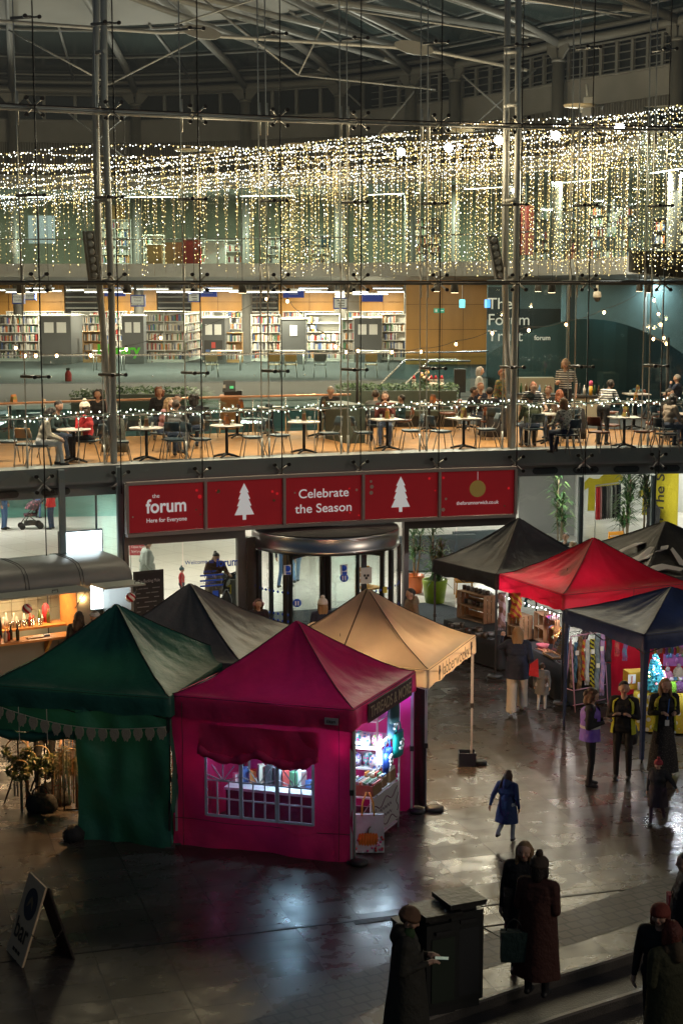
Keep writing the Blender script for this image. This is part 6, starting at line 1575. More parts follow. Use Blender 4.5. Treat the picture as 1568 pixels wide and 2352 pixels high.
def floor_pt(px,py,z=0):return P(px,py,z)
def garment_rail(lab,p0,p1,h):
 o_=thing('display_rail',lab,'display rail',tuple((p0+p1)/2));d=(p1-p0).normalized();n__=Vector((d.y,-d.x,0))
 for p in(p0,p1):
  MB().path([p+n__*.3+Vector((0,0,.015)),p+n__*.05+Vector((0,0,.62)),p+Vector((0,0,.7)),p-n__*.05+Vector((0,0,.62)),p-n__*.3+Vector((0,0,.015))],.014,6).build('foot_frame',blk,o_)
  MB().tube(p+Vector((0,0,.7)),p+Vector((0,0,h)),.014,6).build('upright',blk,o_)
 MB().tube(p0+Vector((0,0,h)),p1+Vector((0,0,h)),.014,6).build('top_bar',blk,o_);MB().tube(p0+n__*.3+Vector((0,0,.02)),p1+n__*.3+Vector((0,0,.02)),.014,6).build('base_bar',blk,o_)
 return o_
r0,r1=P(50,1835),P(135,1845);r2,r3=P(130,1870),P(260,1800)
garment_rail('black garment rail hung with wreaths at the left of the green stall',P(45,1855),P(105,1825),1.5);garment_rail('black garment rail hung with macrame behind the green wall',P(150,1850),P(275,1845),1.45)
fol=[M('wreath_green',(.05,.075,.02),.6,var=.4,vscale=10),M('wreath_olive',(.12,.11,.03),.6)];wfl=M('flower_cream',(.6,.5,.38),.8);cane=M('cane_beige',(.4,.27,.14),.7)
wr=[(38,1722,26,'large pale hoop wreath at the left end of the green stall'),(62,1745,22,'leafy wreath second from the left in the green stall'),(90,1735,24,'beige hoop wreath near the middle of the green stall'),(112,1760,20,'low leafy wreath in the middle of the green stall'),(45,1765,20,'low white flowered wreath at the left of the green stall'),(140,1752,20,'wreath with a wooden frame right of the middle'),(160,1740,22,'wreath near the green wall edge'),(176,1758,16,'small wreath beside the green wall edge')]
for i,(px,py,r,lab)in enumerate(wr):
 q=P(px,py,1.05);q=D(px,py,24.6-.05*i);R_=r*24.6/FPX;o_=thing('wreath',lab,'wreath',tuple(q),0,'wreaths on the green stall')
 MB().path([q+Vector((R_*math.cos(t),.02*math.sin(3*t),R_*math.sin(t)))for t in np.linspace(0,2*PI,22)],.012,5).build('hoop',cane,o_)
 mb=MB()
 for k in range(10):t=PI*(1.0+.11*k);leafs(mb,q+Vector((R_*math.cos(t),-.02,R_*math.sin(t))),(.07,.05,.06),16,.05)
 mb.build('foliage',fol,o_);mb=MB()
 for k in range(9):t=PI*(1.05+.1*k);mb.ball(q+Vector((R_*math.cos(t)+rt.uniform(-.05,.05),-.06,R_*math.sin(t)+rt.uniform(-.05,.05))),rt.uniform(.014,.026),6)
 mb.build('flower',wfl,o_);mb=MB()
 for k in range(2):mb.box(q+Vector((rt.uniform(-.06,.06),-.01,-R_-.3)),(.03,.006,.6))
 mb.build('ribbon',M(('ribbon_cream','ribbon_rust')[i%2],((.45,.38,.28),(.3,.13,.06))[i%2],.7),o_)
 MB().tube(q+Vector((0,0,R_)),(q.x,q.y,1.5),.004,4).build('hanging_cord',M('cord_cream'),o_)
for i in range(9):
 px=205-i*9.5;q=D(px,1715+(i%3)*6,24.1);o_=thing('macrame_hanging','macrame wall hanging of knotted cords beside the green wall','macrame',tuple(q),0,'macrame hangings on the rear rail')
 MB().tube(q+Vector((-.04,0,0)),q+Vector((.04,0,0)),.008,5).build('dowel',cane,o_);mb=MB();c_=i%3
 for k in range(7):x=-.04+.0135*k;mb.tube(q+Vector((x,0,0)),q+Vector((x+rt.uniform(-.01,.01),rt.uniform(-.01,.01),-rt.uniform(.5,.8))),.005,4)
 mb.tube(q,q+Vector((0,0,.3)),.004,3);mb.build('fringe',M(('mac_cream','mac_rust','mac_tan')[c_],((.45,.38,.28),(.38,.15,.06),(.36,.24,.13))[c_],.85),o_)
MBk=P(275,1790);
for px,py,lab,sc_ in((95,1865,'slumped black handbag on the paving under the green stall',1.0),(135,1850,'black open top tote bag under the green stall',.8),(120,1835,'dark rucksack behind the handbags under the green stall',.9)):
 q=P(px,py);o_=thing('handbag',lab,'bag',tuple(q));mb=MB();mb.loft([[q+Vector((.22*sc_*w_*math.cos(k*PI/7)+.03*math.cos(3*k),.13*sc_*w_*math.sin(k*PI/7),z*sc_))for k in range(14)]for z,w_ in((0,.9),(.08,1.1),(.2,1.0),(.28,.75),(.3,.3))]);mb.build('body',black,o_)
 MB().path([q+Vector((.14*sc_*math.cos(t),0,.26*sc_+.16*sc_*math.sin(t)))for t in np.linspace(0,PI,9)],.012,5).build('strap',black,o_)
gry=fab('greybrown',(.19,.175,.155),.04)
cgx=P(435,1338,3.28);ug=Vector((n_.x,n_.y)).normalized();vg=Vector((-ug.y,ug.x))*-1
vg=Vector((dg_.x,dg_.y)).normalized()
h_=1.5;Cx=[(cgx.x+sx*ug.x*-h_+sy*vg.x*h_,cgx.y+sx*ug.y*-h_+sy*vg.y*h_)for sx,sy in((-1,-1),(1,-1),(1,1),(-1,1))]
tent('grey brown market tent behind the green and magenta tents',Cx,3.28,gry,.3,legmat=soc)
crm=fab('cream',(.8,.66,.48),.5)
FRc,BRc=E(982,1537),E(1090,1458);dc=Vector((BRc[0]-FRc[0],BRc[1]-FRc[1]));n2_=Vector((-dc.y,dc.x)).normalized()*3.0
tc_,Cc,cc_=tent('cream market tent lettered along its right edge and lit warm inside',((FRc[0]+n2_.x,FRc[1]+n2_.y),FRc,BRc,(BRc[0]+n2_.x,BRc[1]+n2_.y)),3.26,crm,.3,legs=(0,1,2,3))
td2=(Cc[2]-Cc[1]).normalized();nc2=Vector((td2.y,-td2.x,0));ms=Cc[1].lerp(Cc[2],.5)+nc2*.06+Vector((0,0,ZE-.15))
text('lettering','Jabberwocky',ms,td2,(0,0,1),.3,M('ink_brown',(.03,.018,.012),.7),tc_,fit=1.55)
for s in(-.92,.93):
 q=ms+td2*s*.98;MB().prism([q+td2*x*1.0+Vector((0,0,y))for x,y in((-.02,-.12),(.03,-.12),(.015,-.02),(.05,.03),(.02,.06),(.03,.11),(-.02,.12),(-.03,.05),(-.05,.0),(-.015,-.04))],nc2*.006).build('dancing_figure',M('ink_brown'),tc_)
MB().tube(V2(Cc[0].lerp(Cc[1],.5),ZE+.02),V2(cc_,3.24),.012,4).build('ridge_seam',M('seam_brown',(.12,.07,.04),.7),tc_)
wall(tc_,Cc[1]+(Cc[0]-Cc[1]).normalized()*.3,Cc[1]-nc2*.02,.04,ZE-.3,black,'corner_drape',.02,12,None,3.0)
for loc_,pw in((cc_+Vector((-.45,-.55,1.85)),125),(cc_+Vector((.5,.3,1.9)),95)):
 lo=thing('stall_lamp','warm lamp inside the cream tent','lamp',tuple(loc_),0,'lamps inside the cream tent');MB().lathe(loc_,[(.01,.14),(.09,.03),(.1,.04),(.02,.15)],12).build('shade',soc,lo);MB().tube(loc_+Vector((0,0,.14)),(loc_.x,loc_.y,2.6),.006,4).build('cord',soc,lo);lamp('POINT',loc_,pw,(1,.64,.32),.06,parent=lo)
q=P(1072,1757);o_=thing('weight_box','small dark blue open box strapped to the foot of the cream tent','box',tuple(q));bb=M('box_navy',(.015,.02,.035),.4)
for sx,sy,dx,dy in((-.14,0,.012,.24),(.14,0,.012,.24),(0,-.12,.28,.012),(0,.12,.28,.012)):pass
mb=MB();mb.box(q+Vector((0,0,.01)),(.3,.26,.02))
mb.box(q+Vector((-.144,0,.13)),(.012,.26,.22));mb.box(q+Vector((.144,0,.13)),(.012,.26,.22));mb.box(q+Vector((0,-.124,.13)),(.276,.012,.22));mb.box(q+Vector((0,.124,.13)),(.276,.012,.22));mb.build('box',bb,o_)
MB().box(q+Vector((0,0,.12)),(.26,.22,.1)).build('ballast',soc,o_)
weight((Cc[2].x+.1,Cc[2].y-.05),'grey round weight at the right foot of the cream tent',.14);weight((Cc[1].x+.12,Cc[1].y-.02),'black round weight at the front foot of the cream tent',.15)
blkc=fab('black',(.028,.03,.034),.02);redc_=fab('red',(.55,.008,.03),.35);nvy=fab('navy',(.02,.035,.1),.06);blk2=fab('black_logo',(.012,.012,.012),.02)
A_,B_=E(995,1285),E(1139,1319);C_,D_=perp(A_,B_,3.0);tk,Ck,ck=tent('charcoal market tent nearest the hall entrance on the right',(A_,B_,C_,D_),3.25,blkc,.3,legs=(0,1,3),legmat=soc)
A_,B_=E(1147,1318),E(1293,1365);C_,D_=perp(A_,B_,3.0);tr_,Cr,cr_=tent('bright red market tent over the jewellery stall',(A_,B_,C_,D_),3.16,redc_,.32,legs=(1,2,3),legmat=soc)
A_,B_=E(1297,1400),E(1480,1458);C_,D_=perp(A_,B_,3.0);tn,Cn,cn=tent('navy market tent with fabric wrapped legs over the knitwear stall',(A_,B_,C_,D_),2.82,nvy,.26,legs=(2,3),legmat=soc)
for k in(0,1):
 p=Cn[k];lg_=MB();dd=[(Cn[(k+1)%4]-p).normalized(),(Cn[k-1]-p).normalized()]
 for d in dd:lg_.add([V2(p,ZE-.05),V2(p+d*.14,ZE-.2),V2(p+d*.1,ZE-.5),V2(p+d*.06,.06),V2(p,.06)],[(0,1,2,3,4)])
 lg_.build('wrapped_leg',nvy,tn);MB().tube(V2(p.lerp(cn,.015),0),V2(p.lerp(cn,.015),ZE),.02,6).build('leg',soc,tn)
A_,B_=E(1262,1265),E(1470,1333);C_,D_=perp(A_,B_,3.6);tl_,Cl,cl_=tent('large black market tent printed with a white leaping logo',(A_,B_,C_,D_),3.17,blk2,.35,legs=(2,3),legmat=soc)
lgm=M('logo_pale',(.5,.48,.45),.6)
def on_roof(px,py):
 best=None
 for i in range(60):
  z=lerp(ZE,3.17,i/59);q=P(px,py,z);s_=0
  v1=(Cl[1]-cl_).normalized();
  d=q-cl_;ax=(Cl[1]-Cl[0]).normalized();ay=(Cl[2]-Cl[1]).normalized();s_=max(abs(d.dot(ax))/((Cl[1]-Cl[0]).length/2),abs(d.dot(ay))/((Cl[2]-Cl[1]).length/2))
  zt_=ZE+.87*max(0,1-s_)**1.5
  if best is None or abs(zt_-z)<best[0]:best=(abs(zt_-z),Vector((q.x,q.y,max(zt_,ZE)+.045)))
 return best[1]
for poly in([(1400,1283),(1425,1268),(1455,1256),(1500,1240),(1480,1252),(1440,1266),(1412,1282)],[(1432,1302),(1446,1289),(1466,1281),(1490,1261),(1512,1248),(1535,1258),(1532,1268),(1508,1272),(1488,1286),(1462,1294),(1445,1308)],[(1500,1238),(1545,1262),(1572,1300),(1576,1310),(1560,1302),(1540,1270),(1515,1250)],[(1455,1316),(1520,1300),(1572,1310),(1560,1318),(1530,1312),(1470,1326)]):
 pts=[on_roof(x,y)for x,y in poly];MB().prism(pts,Vector((0,0,.012))).build('logo_shape',lgm,tl_)
for q,lab in((Ck[1],'black stepped weight at the front leg of the charcoal tent'),(Cr[1],'black stepped weight at the front leg of the red tent')):
 q=Vector((q.x,q.y,0));tag(MB().box(q+Vector((0,0,.04)),(.34,.34,.08)).lathe(q+Vector((0,0,.08)),[(.16,0),(.16,.06),(.05,.07)],14).build('tent_weight',soc),lab,'tent weight','weights on tent legs')
wall(tr_,Cr[2],Cr[3],.2,ZE-.1,redc_,'back_wall',.03,14,None,2.0);wall(tr_,Cr[1].lerp(Cr[2],.3),Cr[2],.1,ZE-.3,redc_,'side_wall',.03,14,None,1.0)
for t_,cen,loc_,pw,col in((tr_,cr_,cr_+Vector((-.6,-.5,2.0)),45,(1,.93,.85)),(tr_,cr_,Cr[0].lerp(cr_,.25)+Vector((0,0,2.0)),26,(.9,.95,1)),(tn,cn,cn+Vector((.2,-.2,1.95)),45,(.85,.93,1)),(tk,ck,ck+Vector((0,0,2.0)),4,(1,.9,.8)),(tn,cn,Cn[0].lerp(Cn[3],.4)+Vector((.3,0,1.7)),8,(1,.9,.8))):
 lo=thing('stall_lamp','small bright lamp under the right hand tents','lamp',tuple(loc_),0,'lamps under the right hand tents');MB().lathe(loc_+Vector((0,0,.03)),[(.01,.1),(.05,0),(.055,.01),(.02,.1)],10).build('shade',soc,lo);MB().ball(loc_+Vector((0,0,.02)),.045,8).build('bulb',M('bulb_lit',(1,1,1),.5,emit=(1,.98,.95),es=12),lo);MB().tube(loc_+Vector((0,0,.12)),(loc_.x,loc_.y,ZE+.3),.005,4).build('cord',soc,lo);lamp('POINT',loc_-Vector((0,0,.03)),pw,col,.04,parent=lo)
# ================================================================== goods on the stalls
rs=random.Random(31)
def cloth_table(lab,a,b,depth,h,mat,nn=None):
 a,b=Vector(a),Vector(b);d=b-a;t=d.normalized();n_=Vector((-t.y,t.x,0));rz=math.atan2(t.y,t.x);mid=(a+b)/2+n_*depth/2
 o=thing('stall_table',lab,'table',(mid.x,mid.y,0),rz)
 MB().box((mid.x,mid.y,h),(d.length,depth,.03),rz).build('tabletop',M('top_grey',(.2,.2,.2),.6),o)
 mb=MB();N=60;ring=[]
 per=[(-d.length/2,-depth/2),(d.length/2,-depth/2),(d.length/2,depth/2),(-d.length/2,depth/2)]
 pts=[]
 for k in range(4):
  for j in range(15):x=lerp(per[k][0],per[(k+1)%4][0],j/15);y=lerp(per[k][1],per[(k+1)%4][1],j/15);pts.append((x,y))
 for z,g in((h+.018,.985),(h+.018,1.01),(h*.6,1.02),(.04,1.03)):
  r=[];
  for q,(x,y)in enumerate(pts):w_=g+(.012*math.sin(q*1.9)if z<h*.9 else 0);r.append(Vector((mid.x,mid.y,0))+t*x*w_+n_*y*(w_+.01)+Vector((0,0,z)))
  ring.append(r)
 mb.loft(ring,0,True,False);mb.add([p+Vector((0,0,.0005))for p in ring[0]],[tuple(range(60))]);mb.build('tablecloth',mat,o)
 for sx in(-1,1):
  for sy in(-1,1):q=mid+t*sx*(d.length/2-.08)+n_*sy*(depth/2-.08);MB().tube((q.x,q.y,0),(q.x,q.y,h-.015),.015,6).build('leg',alu,o)
 return o,t,n_,mid
def pts_on(px,py,h):return P(px,py,h)
clb=M('tablecloth_black',(.022,.024,.027),.85,bump=.1)
a,b=P(1020,1425,.78),P(1150,1462,.78);o,t,n_,mid=cloth_table('long table in black cloth under the charcoal tent with mugs and crates',(a.x,a.y,0),(b.x,b.y,0),1.0,.78,clb)
def crate(q,w_,d_,h,rz,lab,mat=None,group='wooden crates on the stalls'):
 o=thing('wooden_crate',lab,'crate',tuple(q),rz,group);mat=mat or M('crate_wood',(.25,.14,.07),.7,var=.3,vscale=6);Mx=WM[o.name];X=Mx.to_3x3()
 for sx in(-1,1):
  mb=MB()
  for k in range(3):mb.box(Mx@Vector((sx*w_/2,-d_/2+d_*(k+.5)/3,h/2)),(.015,d_/3-.02,h),X=X)
  mb.build('end_slats',mat,o)
 mb=MB()
 for k in range(4):mb.box(Mx@Vector((0,d_/2,h*(k+.5)/4)),(w_-.02,.012,h/4-.025),X=X)
 mb.build('back_slats',mat,o)
 for z in(.01,h/2,h):MB().box(Mx@Vector((0,0,z)),(w_,d_-.02,.015),X=X).build('shelf',mat,o)
 return o
rz0=math.atan2(t.y,t.x)
q=P(1092,1424,.8);crate(q,.95,.35,.62,rz0,'wide slatted crate of mugs under the charcoal tent');qc=q
mugm=[M('mug_brown',(.05,.035,.025),.3),M('mug_black',(.03,.03,.032),.3),M('mug_grey',(.14,.13,.12),.35)]
for i in range(13):
 row=1 if i<7 else 0;x=-.42+(i%7)*.14;Mx=Matrix.Translation(q)@Matrix.Rotation(rz0,4,'Z');p=Mx@Vector((x+(.07 if row==0 else 0),0,.635 if row else .325))
 o=thing('mug','dark pottery mug on the slatted crate','mug',tuple(p),0,'pottery mugs on the slatted crate');MB().lathe(p,[(.01,0),(.045,.002),(.05,.1),(.044,.1),(.04,.01),(.0,.01)],10).build('cup',mugm[i%3],o);MB().path([p+Vector((.05+.025*math.sin(u_),0,.05+.032*math.cos(u_)))for u_ in np.linspace(0,PI,7)],.006,4).build('handle',mugm[i%3],o)
for i in range(16):
 p=P(1035+(i%8)*13,1437+(i//8)*9+(i%8)*3.4,.8);tag(MB().lathe(p,[(.01,0),(.05+.03*(i%2),.004),(.06+.03*(i%2),.03+.05*(i%3)),(.05,.03+.05*(i%3)),(0,.015)],10).build('pottery_bowl',mugm[(i+1)%3]),'dark pottery bowl laid out on the black cloth','bowl','pottery bowls on the black cloth')
a,b=P(1195,1478,.8),P(1300,1535,.8);o,t,n_,mid=cloth_table('long table in black cloth under the red tent with jewellery stands',(a.x,a.y,0),(b.x,b.y,0),.95,.8,clb);rz1=math.atan2(t.y,t.x)
def tabpt(u,v,z=.82):return a+(b-a)*u+n_*v+Vector((0,0,z-a.z))
crate(tabpt(.02,.55),.5,.35,.6,rz1,'tall slatted crate with knitted hats at the red tent');crate(tabpt(-.15,.5,.82)+Vector((-.35,0,0)),.45,.35,.5,rz1+.2,'slatted crate left of the fair haired woman')
knit_c=[(.55,.06,.2),(.3,.12,.5),(.6,.45,.5),(.1,.25,.45),(.55,.1,.08),(.5,.4,.1),(.2,.3,.12),(.6,.55,.5)]
for i in range(9):
 p=tabpt(.18+.03*(i%3),.5+.06*(i//3),1.42-.22*(i//3));tag(MB().ball(p,(.1,.08,.05),10).ball(p+Vector((.09,0,.01)),.03,6).build('knitted_hat',M('knit_%d'%(i%8),knit_c[i%8],.9,bump=.6,bscale=40)),'folded colourful knitted hat stacked at the left of the red stall','hat','knitted hats stacked on the red stall')
pad=M('pad_black',(.015,.015,.018),.8);silver=M('silver',(.7,.7,.72),.2,1.0);gold_j=M('jewel_gold',(.7,.45,.15),.25,1.0)
for i,(u,v,w_,h,lab)in enumerate(((.42,.35,.22,.42,'tall black jewellery board with rings, leftmost'),(.55,.3,.26,.34,'black jewellery board with rows of chains in the middle'),(.7,.5,.3,.6,'tiered black jewellery rack at the back'),(.82,.28,.24,.34,'black jewellery board at the right end'))):
 p=tabpt(u,v);o=thing('jewellery_stand',lab,'jewellery stand',tuple(p),rz1+PI*0);X=Matrix((t,Vector((0,0,0))+(n_*.94+Vector((0,0,.3))).normalized(),Vector((0,0,1)))).transposed()
 up=(Vector((0,0,1))+n_*.45).normalized();nr=t.cross(up);X=Matrix((t,-nr,up)).transposed()if False else Matrix((t,up.cross(t),up)).transposed()
 MB().box(p+up*h/2,(w_,.025,h),X=X).build('board',pad,o);mb=MB();
 for r in range(6):
  for c_ in range(8):pp=p+t*(-w_/2+w_*(c_+.5)/8)+up*(h*(r+.5)/6)-up.cross(t)*.02;mb.box(pp,(.008,.012,h/9),X=X)
 j_=mb.build('jewellery',silver if i%2==0 else gold_j,o);MB().tube(p+n_*.18,p+up*h*.8,.008,4).build('prop',soc,o)
o=thing('display_tray','shallow wooden tray of bangles at the front of the red stall','tray',tuple(tabpt(.62,.1)),rz1);p=tabpt(.62,.1)
MB().box(p+Vector((0,0,.02)),(.5,.22,.012),rz1).build('base',pad,o)
for s in(-1,1):MB().box(p+n_*s*.11+Vector((0,0,.035)),(.52,.012,.04),rz1).build('rim',M('tray_wood',(.4,.25,.12),.5),o);MB().box(p+t*s*.255+Vector((0,0,.035)),(.012,.21,.04),rz1).build('rim',M('tray_wood'),o)
mb=MB()
for k in range(10):mb.tube(p+t*(-.22+.048*k)-n_*.08+Vector((0,0,.035)),p+t*(-.2+.048*k)+n_*.08+Vector((0,0,.035)),.006,4)
mb.build('bangle',silver,o)
mb=MB()
for k in range(120):pp=tabpt(rs.uniform(.3,.5),rs.uniform(.05,.3));mb.ball(pp+Vector((0,0,.015)),rs.uniform(.008,.02),5)
tag(mb.build('loose_jewellery',M('copper_bits',(.45,.2,.12),.3,.8)),'scatter of small copper trinkets on the red stall','trinkets',kind='stuff')
mb=MB()
for k in range(90):pp=tabpt(rs.uniform(.75,1.0),rs.uniform(.02,.22));mb.ball(pp+Vector((0,0,.01)),rs.uniform(.006,.012),5)
tag(mb.build('small_beads',silver),'scatter of silver beads at the right end of the red stall','beads',kind='stuff')
for i,(u,lab)in enumerate(((.36,'carved wooden bust with necklaces, left'),(.44,'carved wooden bust with necklaces, right'))):
 p=tabpt(u,.45+.1*i);o=thing('necklace_bust',lab,'necklace stand',tuple(p));MB().lathe(p,[(.01,0),(.08,0),(.06,.2),(.07,.45),(.05,.55),(.06,.62),(.0,.63)],10).build('bust',M('bust_wood',(.35,.17,.08),.5),o)
 for k in range(3):MB().path([p+Vector((.075*math.cos(u_),-.075*abs(math.sin(u_))-.01,.5-.06*k-.1*abs(math.sin(u_))))for u_ in np.linspace(0,PI,9)],.006,4).build('necklace',gold_j,o)
p=tabpt(.3,.2);tag(MB().lathe(p,[(.01,0),(.09,0),(.14,.1),(.13,.1),(.08,.015),(.0,.015)],14).build('pink_basket',M('basket_pink',(.6,.15,.2),.7,bump=.8,bscale=60)),'pink woven basket on the red stall','basket')
def hang(nm,lab,px,py0,py1,w_px,Y,mat,cat='scarf',group=None,fringe=True):
 q=D(px,py0,Y);z1=D(px,py1,Y).z;W_=w_px*Y/FPX;o=thing(nm,lab,cat,tuple(q),0,group);mb=MB();rings=[]
 for j in range(13):
  z=lerp(q.z,z1,j/12);r=[]
  for k in range(16):an=2*PI*k/16;r.append(Vector((q.x+W_/2*math.cos(an)*(1-.12*math.sin(PI*j/12))+.012*math.sin(j*.8+px),q.y+.03*math.sin(an)+.012*math.sin(k*1.7+j*.5),z)))
  rings.append(r)
 mb.loft(rings);b_=mb.build('cloth',mat,o)
 if fringe:
  mb=MB()
  for k in range(7):x=q.x+W_*(-.42+.14*k);mb.tube((x,q.y,z1+.01),(x+rs.uniform(-.01,.01),q.y,z1-.07),.006,4)
  mb.build('fringe',mat,o)
 return o
def knit(n,c1,c2,sc_=30,dr='DIAGONAL'):
 m=M('knit_'+n,c1,.9,bump=.7,bscale=45);nd=m.node_tree.nodes;L=m.node_tree.links
 w_=nd.new('ShaderNodeTexWave');w_.wave_type='BANDS';w_.bands_direction=dr;w_.inputs['Scale'].default_value=sc_/6;w_.inputs['Distortion'].default_value=2
 r=nd.new('ShaderNodeValToRGB');r.color_ramp.interpolation='CONSTANT';r.color_ramp.elements[0].color=(*c1,1);r.color_ramp.elements[1].color=(*c2,1);r.color_ramp.elements[1].position=.5
 L.new(nd['Texture Coordinate'].outputs['Object'],w_.inputs['Vector']);L.new(w_.outputs['Fac'],r.inputs[0]);L.new(r.outputs[0],nd['Principled BSDF'].inputs['Base Color']);return m
hang('woven_blanket','lilac and brown woven blanket hanging from the charcoal tent corner',1153,1361,1440,19,32.3,knit('lilac',(.42,.34,.42),(.25,.16,.15),14),'blanket')
hang('woven_blanket','red, yellow and grey striped blanket hanging at the red tent',1185,1362,1418,28,32.0,knit('blanket_red',(.4,.05,.04),(.45,.28,.03),26),'blanket')
hang('pennant_cloth','dark teal cloth strip hanging under the red canopy',1208,1374,1394,8,31.6,knit('tealstrip',(.02,.08,.12),(.03,.12,.14)),'cloth',fringe=False)
pr=thing('pegboard','black rack of hanging necklaces under the red canopy','rack',tuple(D(1275,1400,31.2)));mb=MB()
for k in range(14):q=D(1250+k*4,1398+k*1.2,31.2);mb.tube(q,q-Vector((0,0,.28)),.007,4)
mb.build('necklace',silver,pr);MB().tube(D(1248,1397,31.2),D(1306,1415,31.2),.012,5).build('bar',soc,pr)
pk=M('rack_pink',(.55,.3,.42),.4);g0,g1=P(1307,1632),P(1382,1617);dr_=(g1-g0);tr0=dr_.normalized();nr0=Vector((tr0.y,-tr0.x,0));Yk=(g0.y+g1.y)/2;HT=D(1352,1456,Yk).z
rk=thing('scarf_rack','pink tubular rack hung with knitted scarves beside the navy tent','rack',tuple((g0+g1)/2))
for g,nm_ in((g0,'left'),(g1,'right')):
 for s in(-1,1):MB().tube(g+nr0*s*.17,g+Vector((0,0,HT)),.013,6).build('leg',pk,rk)
 MB().tube(g+nr0*-.13+Vector((0,0,.42)),g+nr0*.13+Vector((0,0,.42)),.01,6).build('rung',pk,rk)
MB().tube(g0+Vector((0,0,HT)),g1+Vector((0,0,HT)),.013,6).build('top_bar',pk,rk)
for z in(.42,.12):MB().tube(g0+nr0*.1+Vector((0,0,z)),g1+nr0*.1+Vector((0,0,z)),.01,6).build('rung',pk,rk)
tagm=M('tag_white',(.7,.68,.6),.6)
for i,(px,y0,y1,w_,c1,c2,lab)in enumerate(((1313,1480,1572,9,(.2,.13,.1),(.4,.3,.2),'brown patterned'),(1322,1476,1560,8,(.05,.14,.25),(.1,.25,.35),'blue'),(1332,1462,1578,11,(.3,.2,.1),(.2,.12,.06),'brown knitted'),(1340,1470,1555,8,(.5,.05,.03),(.55,.3,.03),'red and yellow'),(1349,1470,1566,12,(.5,.55,.55),(.6,.63,.62),'pale white'),(1361,1468,1577,12,(.45,.42,.02),(.02,.02,.02),'yellow and black checked'),(1373,1456,1588,13,(.16,.22,.25),(.22,.28,.3),'long grey blue'),(1385,1456,1590,12,(.32,.24,.48),(.42,.28,.5),'long lilac'))):
 hang('knitted_scarf','%s scarf hanging on the pink rack'%lab,px,y0,y1,w_,Yk-.05-.02*(i%2),knit('scarf_%d'%i,c1,c2,24 if i!=5 else 40,'DIAGONAL'),group='scarves on the pink rack')
for px,py in((1325,1500),(1361,1497),(1373,1529),(1382,1490)):
 q=D(px,py,Yk-.12);tag(MB().box(q,(.07,.01,.09),.2).build('price_tag',tagm),'small pale price tag pinned on a hanging scarf','price tag','price tags on the scarves')
ycl=patterned('flower_cloth',(.5,.5,.42),(.42,.32,.02),(.45,.36,.03),9)
a2,b2=P(1455,1592,.76),P(1600,1600,.76);o,t2,n2,mid=cloth_table('table in yellow flowered cloth under the navy tent',(a2.x,a2.y,0),(b2.x,b2.y,0),.9,.76,ycl)
ybx=M('box_yellow',(.5,.33,.02),.7);q=P(1459,1583,.78);o=thing('yellow_box','yellow fabric covered box with letter cards at the left end of the knitwear table','box',tuple(q),.2);MB().box(q+Vector((0,.15,.16)),(.34,.3,.32),.2).build('box',ybx,o)
for i,(dx,ch)in enumerate(((-.08,'J'),(.1,'E'))):
 p=q+Vector((dx,-.03-.02*i,.2-.14*i));MB().box(p,(.15,.012,.17),.2).build('card',paper,o);text('lettering',ch,p+Vector((0,-.012,0)),(1,.2,0),(0,0,1),.15,M('letter_orange',(.5,.1,.02),.6),o,bold=.02)
q=P(1503,1588,.78);ct=thing('tinsel_tree','bright turquoise tinsel christmas tree on the flowered table','christmas tree',tuple(q));cyan=M('tinsel_cyan',(.03,.5,.62),.4);cyan2=M('tinsel_pale',(.1,.6,.68),.4)
Ht=D(1503,1484,q.y).z-q.z;mb=MB()
for i in range(15):
 f=i/14;z=.12+f*(Ht-.3);r=.24*(1-f)+.03
 for k in range(13):
  an=2*PI*k/13+i*.6;d=Vector((math.cos(an),math.sin(an),-.25))
  for j in range(int(26*(r/.25))+5):leafs(mb,q+Vector((0,0,z))+d*r*rs.uniform(.15,1),(.02,.02,.02),1,.026)
for j in range(80):leafs(mb,q+Vector((.05*(j/80),0,Ht-.22+.24*j/80)),(.02,.02,.01),1,.026)
mb.build('foliage',[cyan,cyan2],ct);MB().tube(q,q+Vector((0,0,Ht-.2)),.012,6).build('trunk',M('trunk_cyan',(.03,.2,.25),.5),ct);MB().lathe(q,[(.01,0),(.12,0),(.1,.03),(.01,.05)],12).build('stand',M('trunk_cyan'),ct)
lc=[M('led_%d'%i,c,.5,emit=c,es=9)for i,c in enumerate(((1,.1,.1),(.2,.3,1),(1,.7,.2),(.9,.2,1)))]
mb=MB()
for i in range(34):f=rs.random();an=rs.uniform(PI*.9,PI*2.1);r=.25*(1-f)+.03;mb.ball(q+Vector((r*math.cos(an),r*math.sin(an),.1+f*(Ht-.3))),.011,6,rs.randrange(4))
mb.build('fairy_bulbs',lc,ct)
lo=thing('tree_spot','small white lamp clipped before the turquoise tree','lamp',tuple(q+Vector((-.3,-.45,.9))));p=q+Vector((-.25,-.5,1.15));MB().lathe(p,[(.01,.07),(.04,0),(.045,.01),(.02,.07)],10).build('shade',soc,lo);MB().tube(p+Vector((0,0,.06)),(p.x,p.y,ZE),.006,4).build('stem',soc,lo);lamp('POINT',p-Vector((0,0,.03)),9,(.85,.95,1),.03,parent=lo)
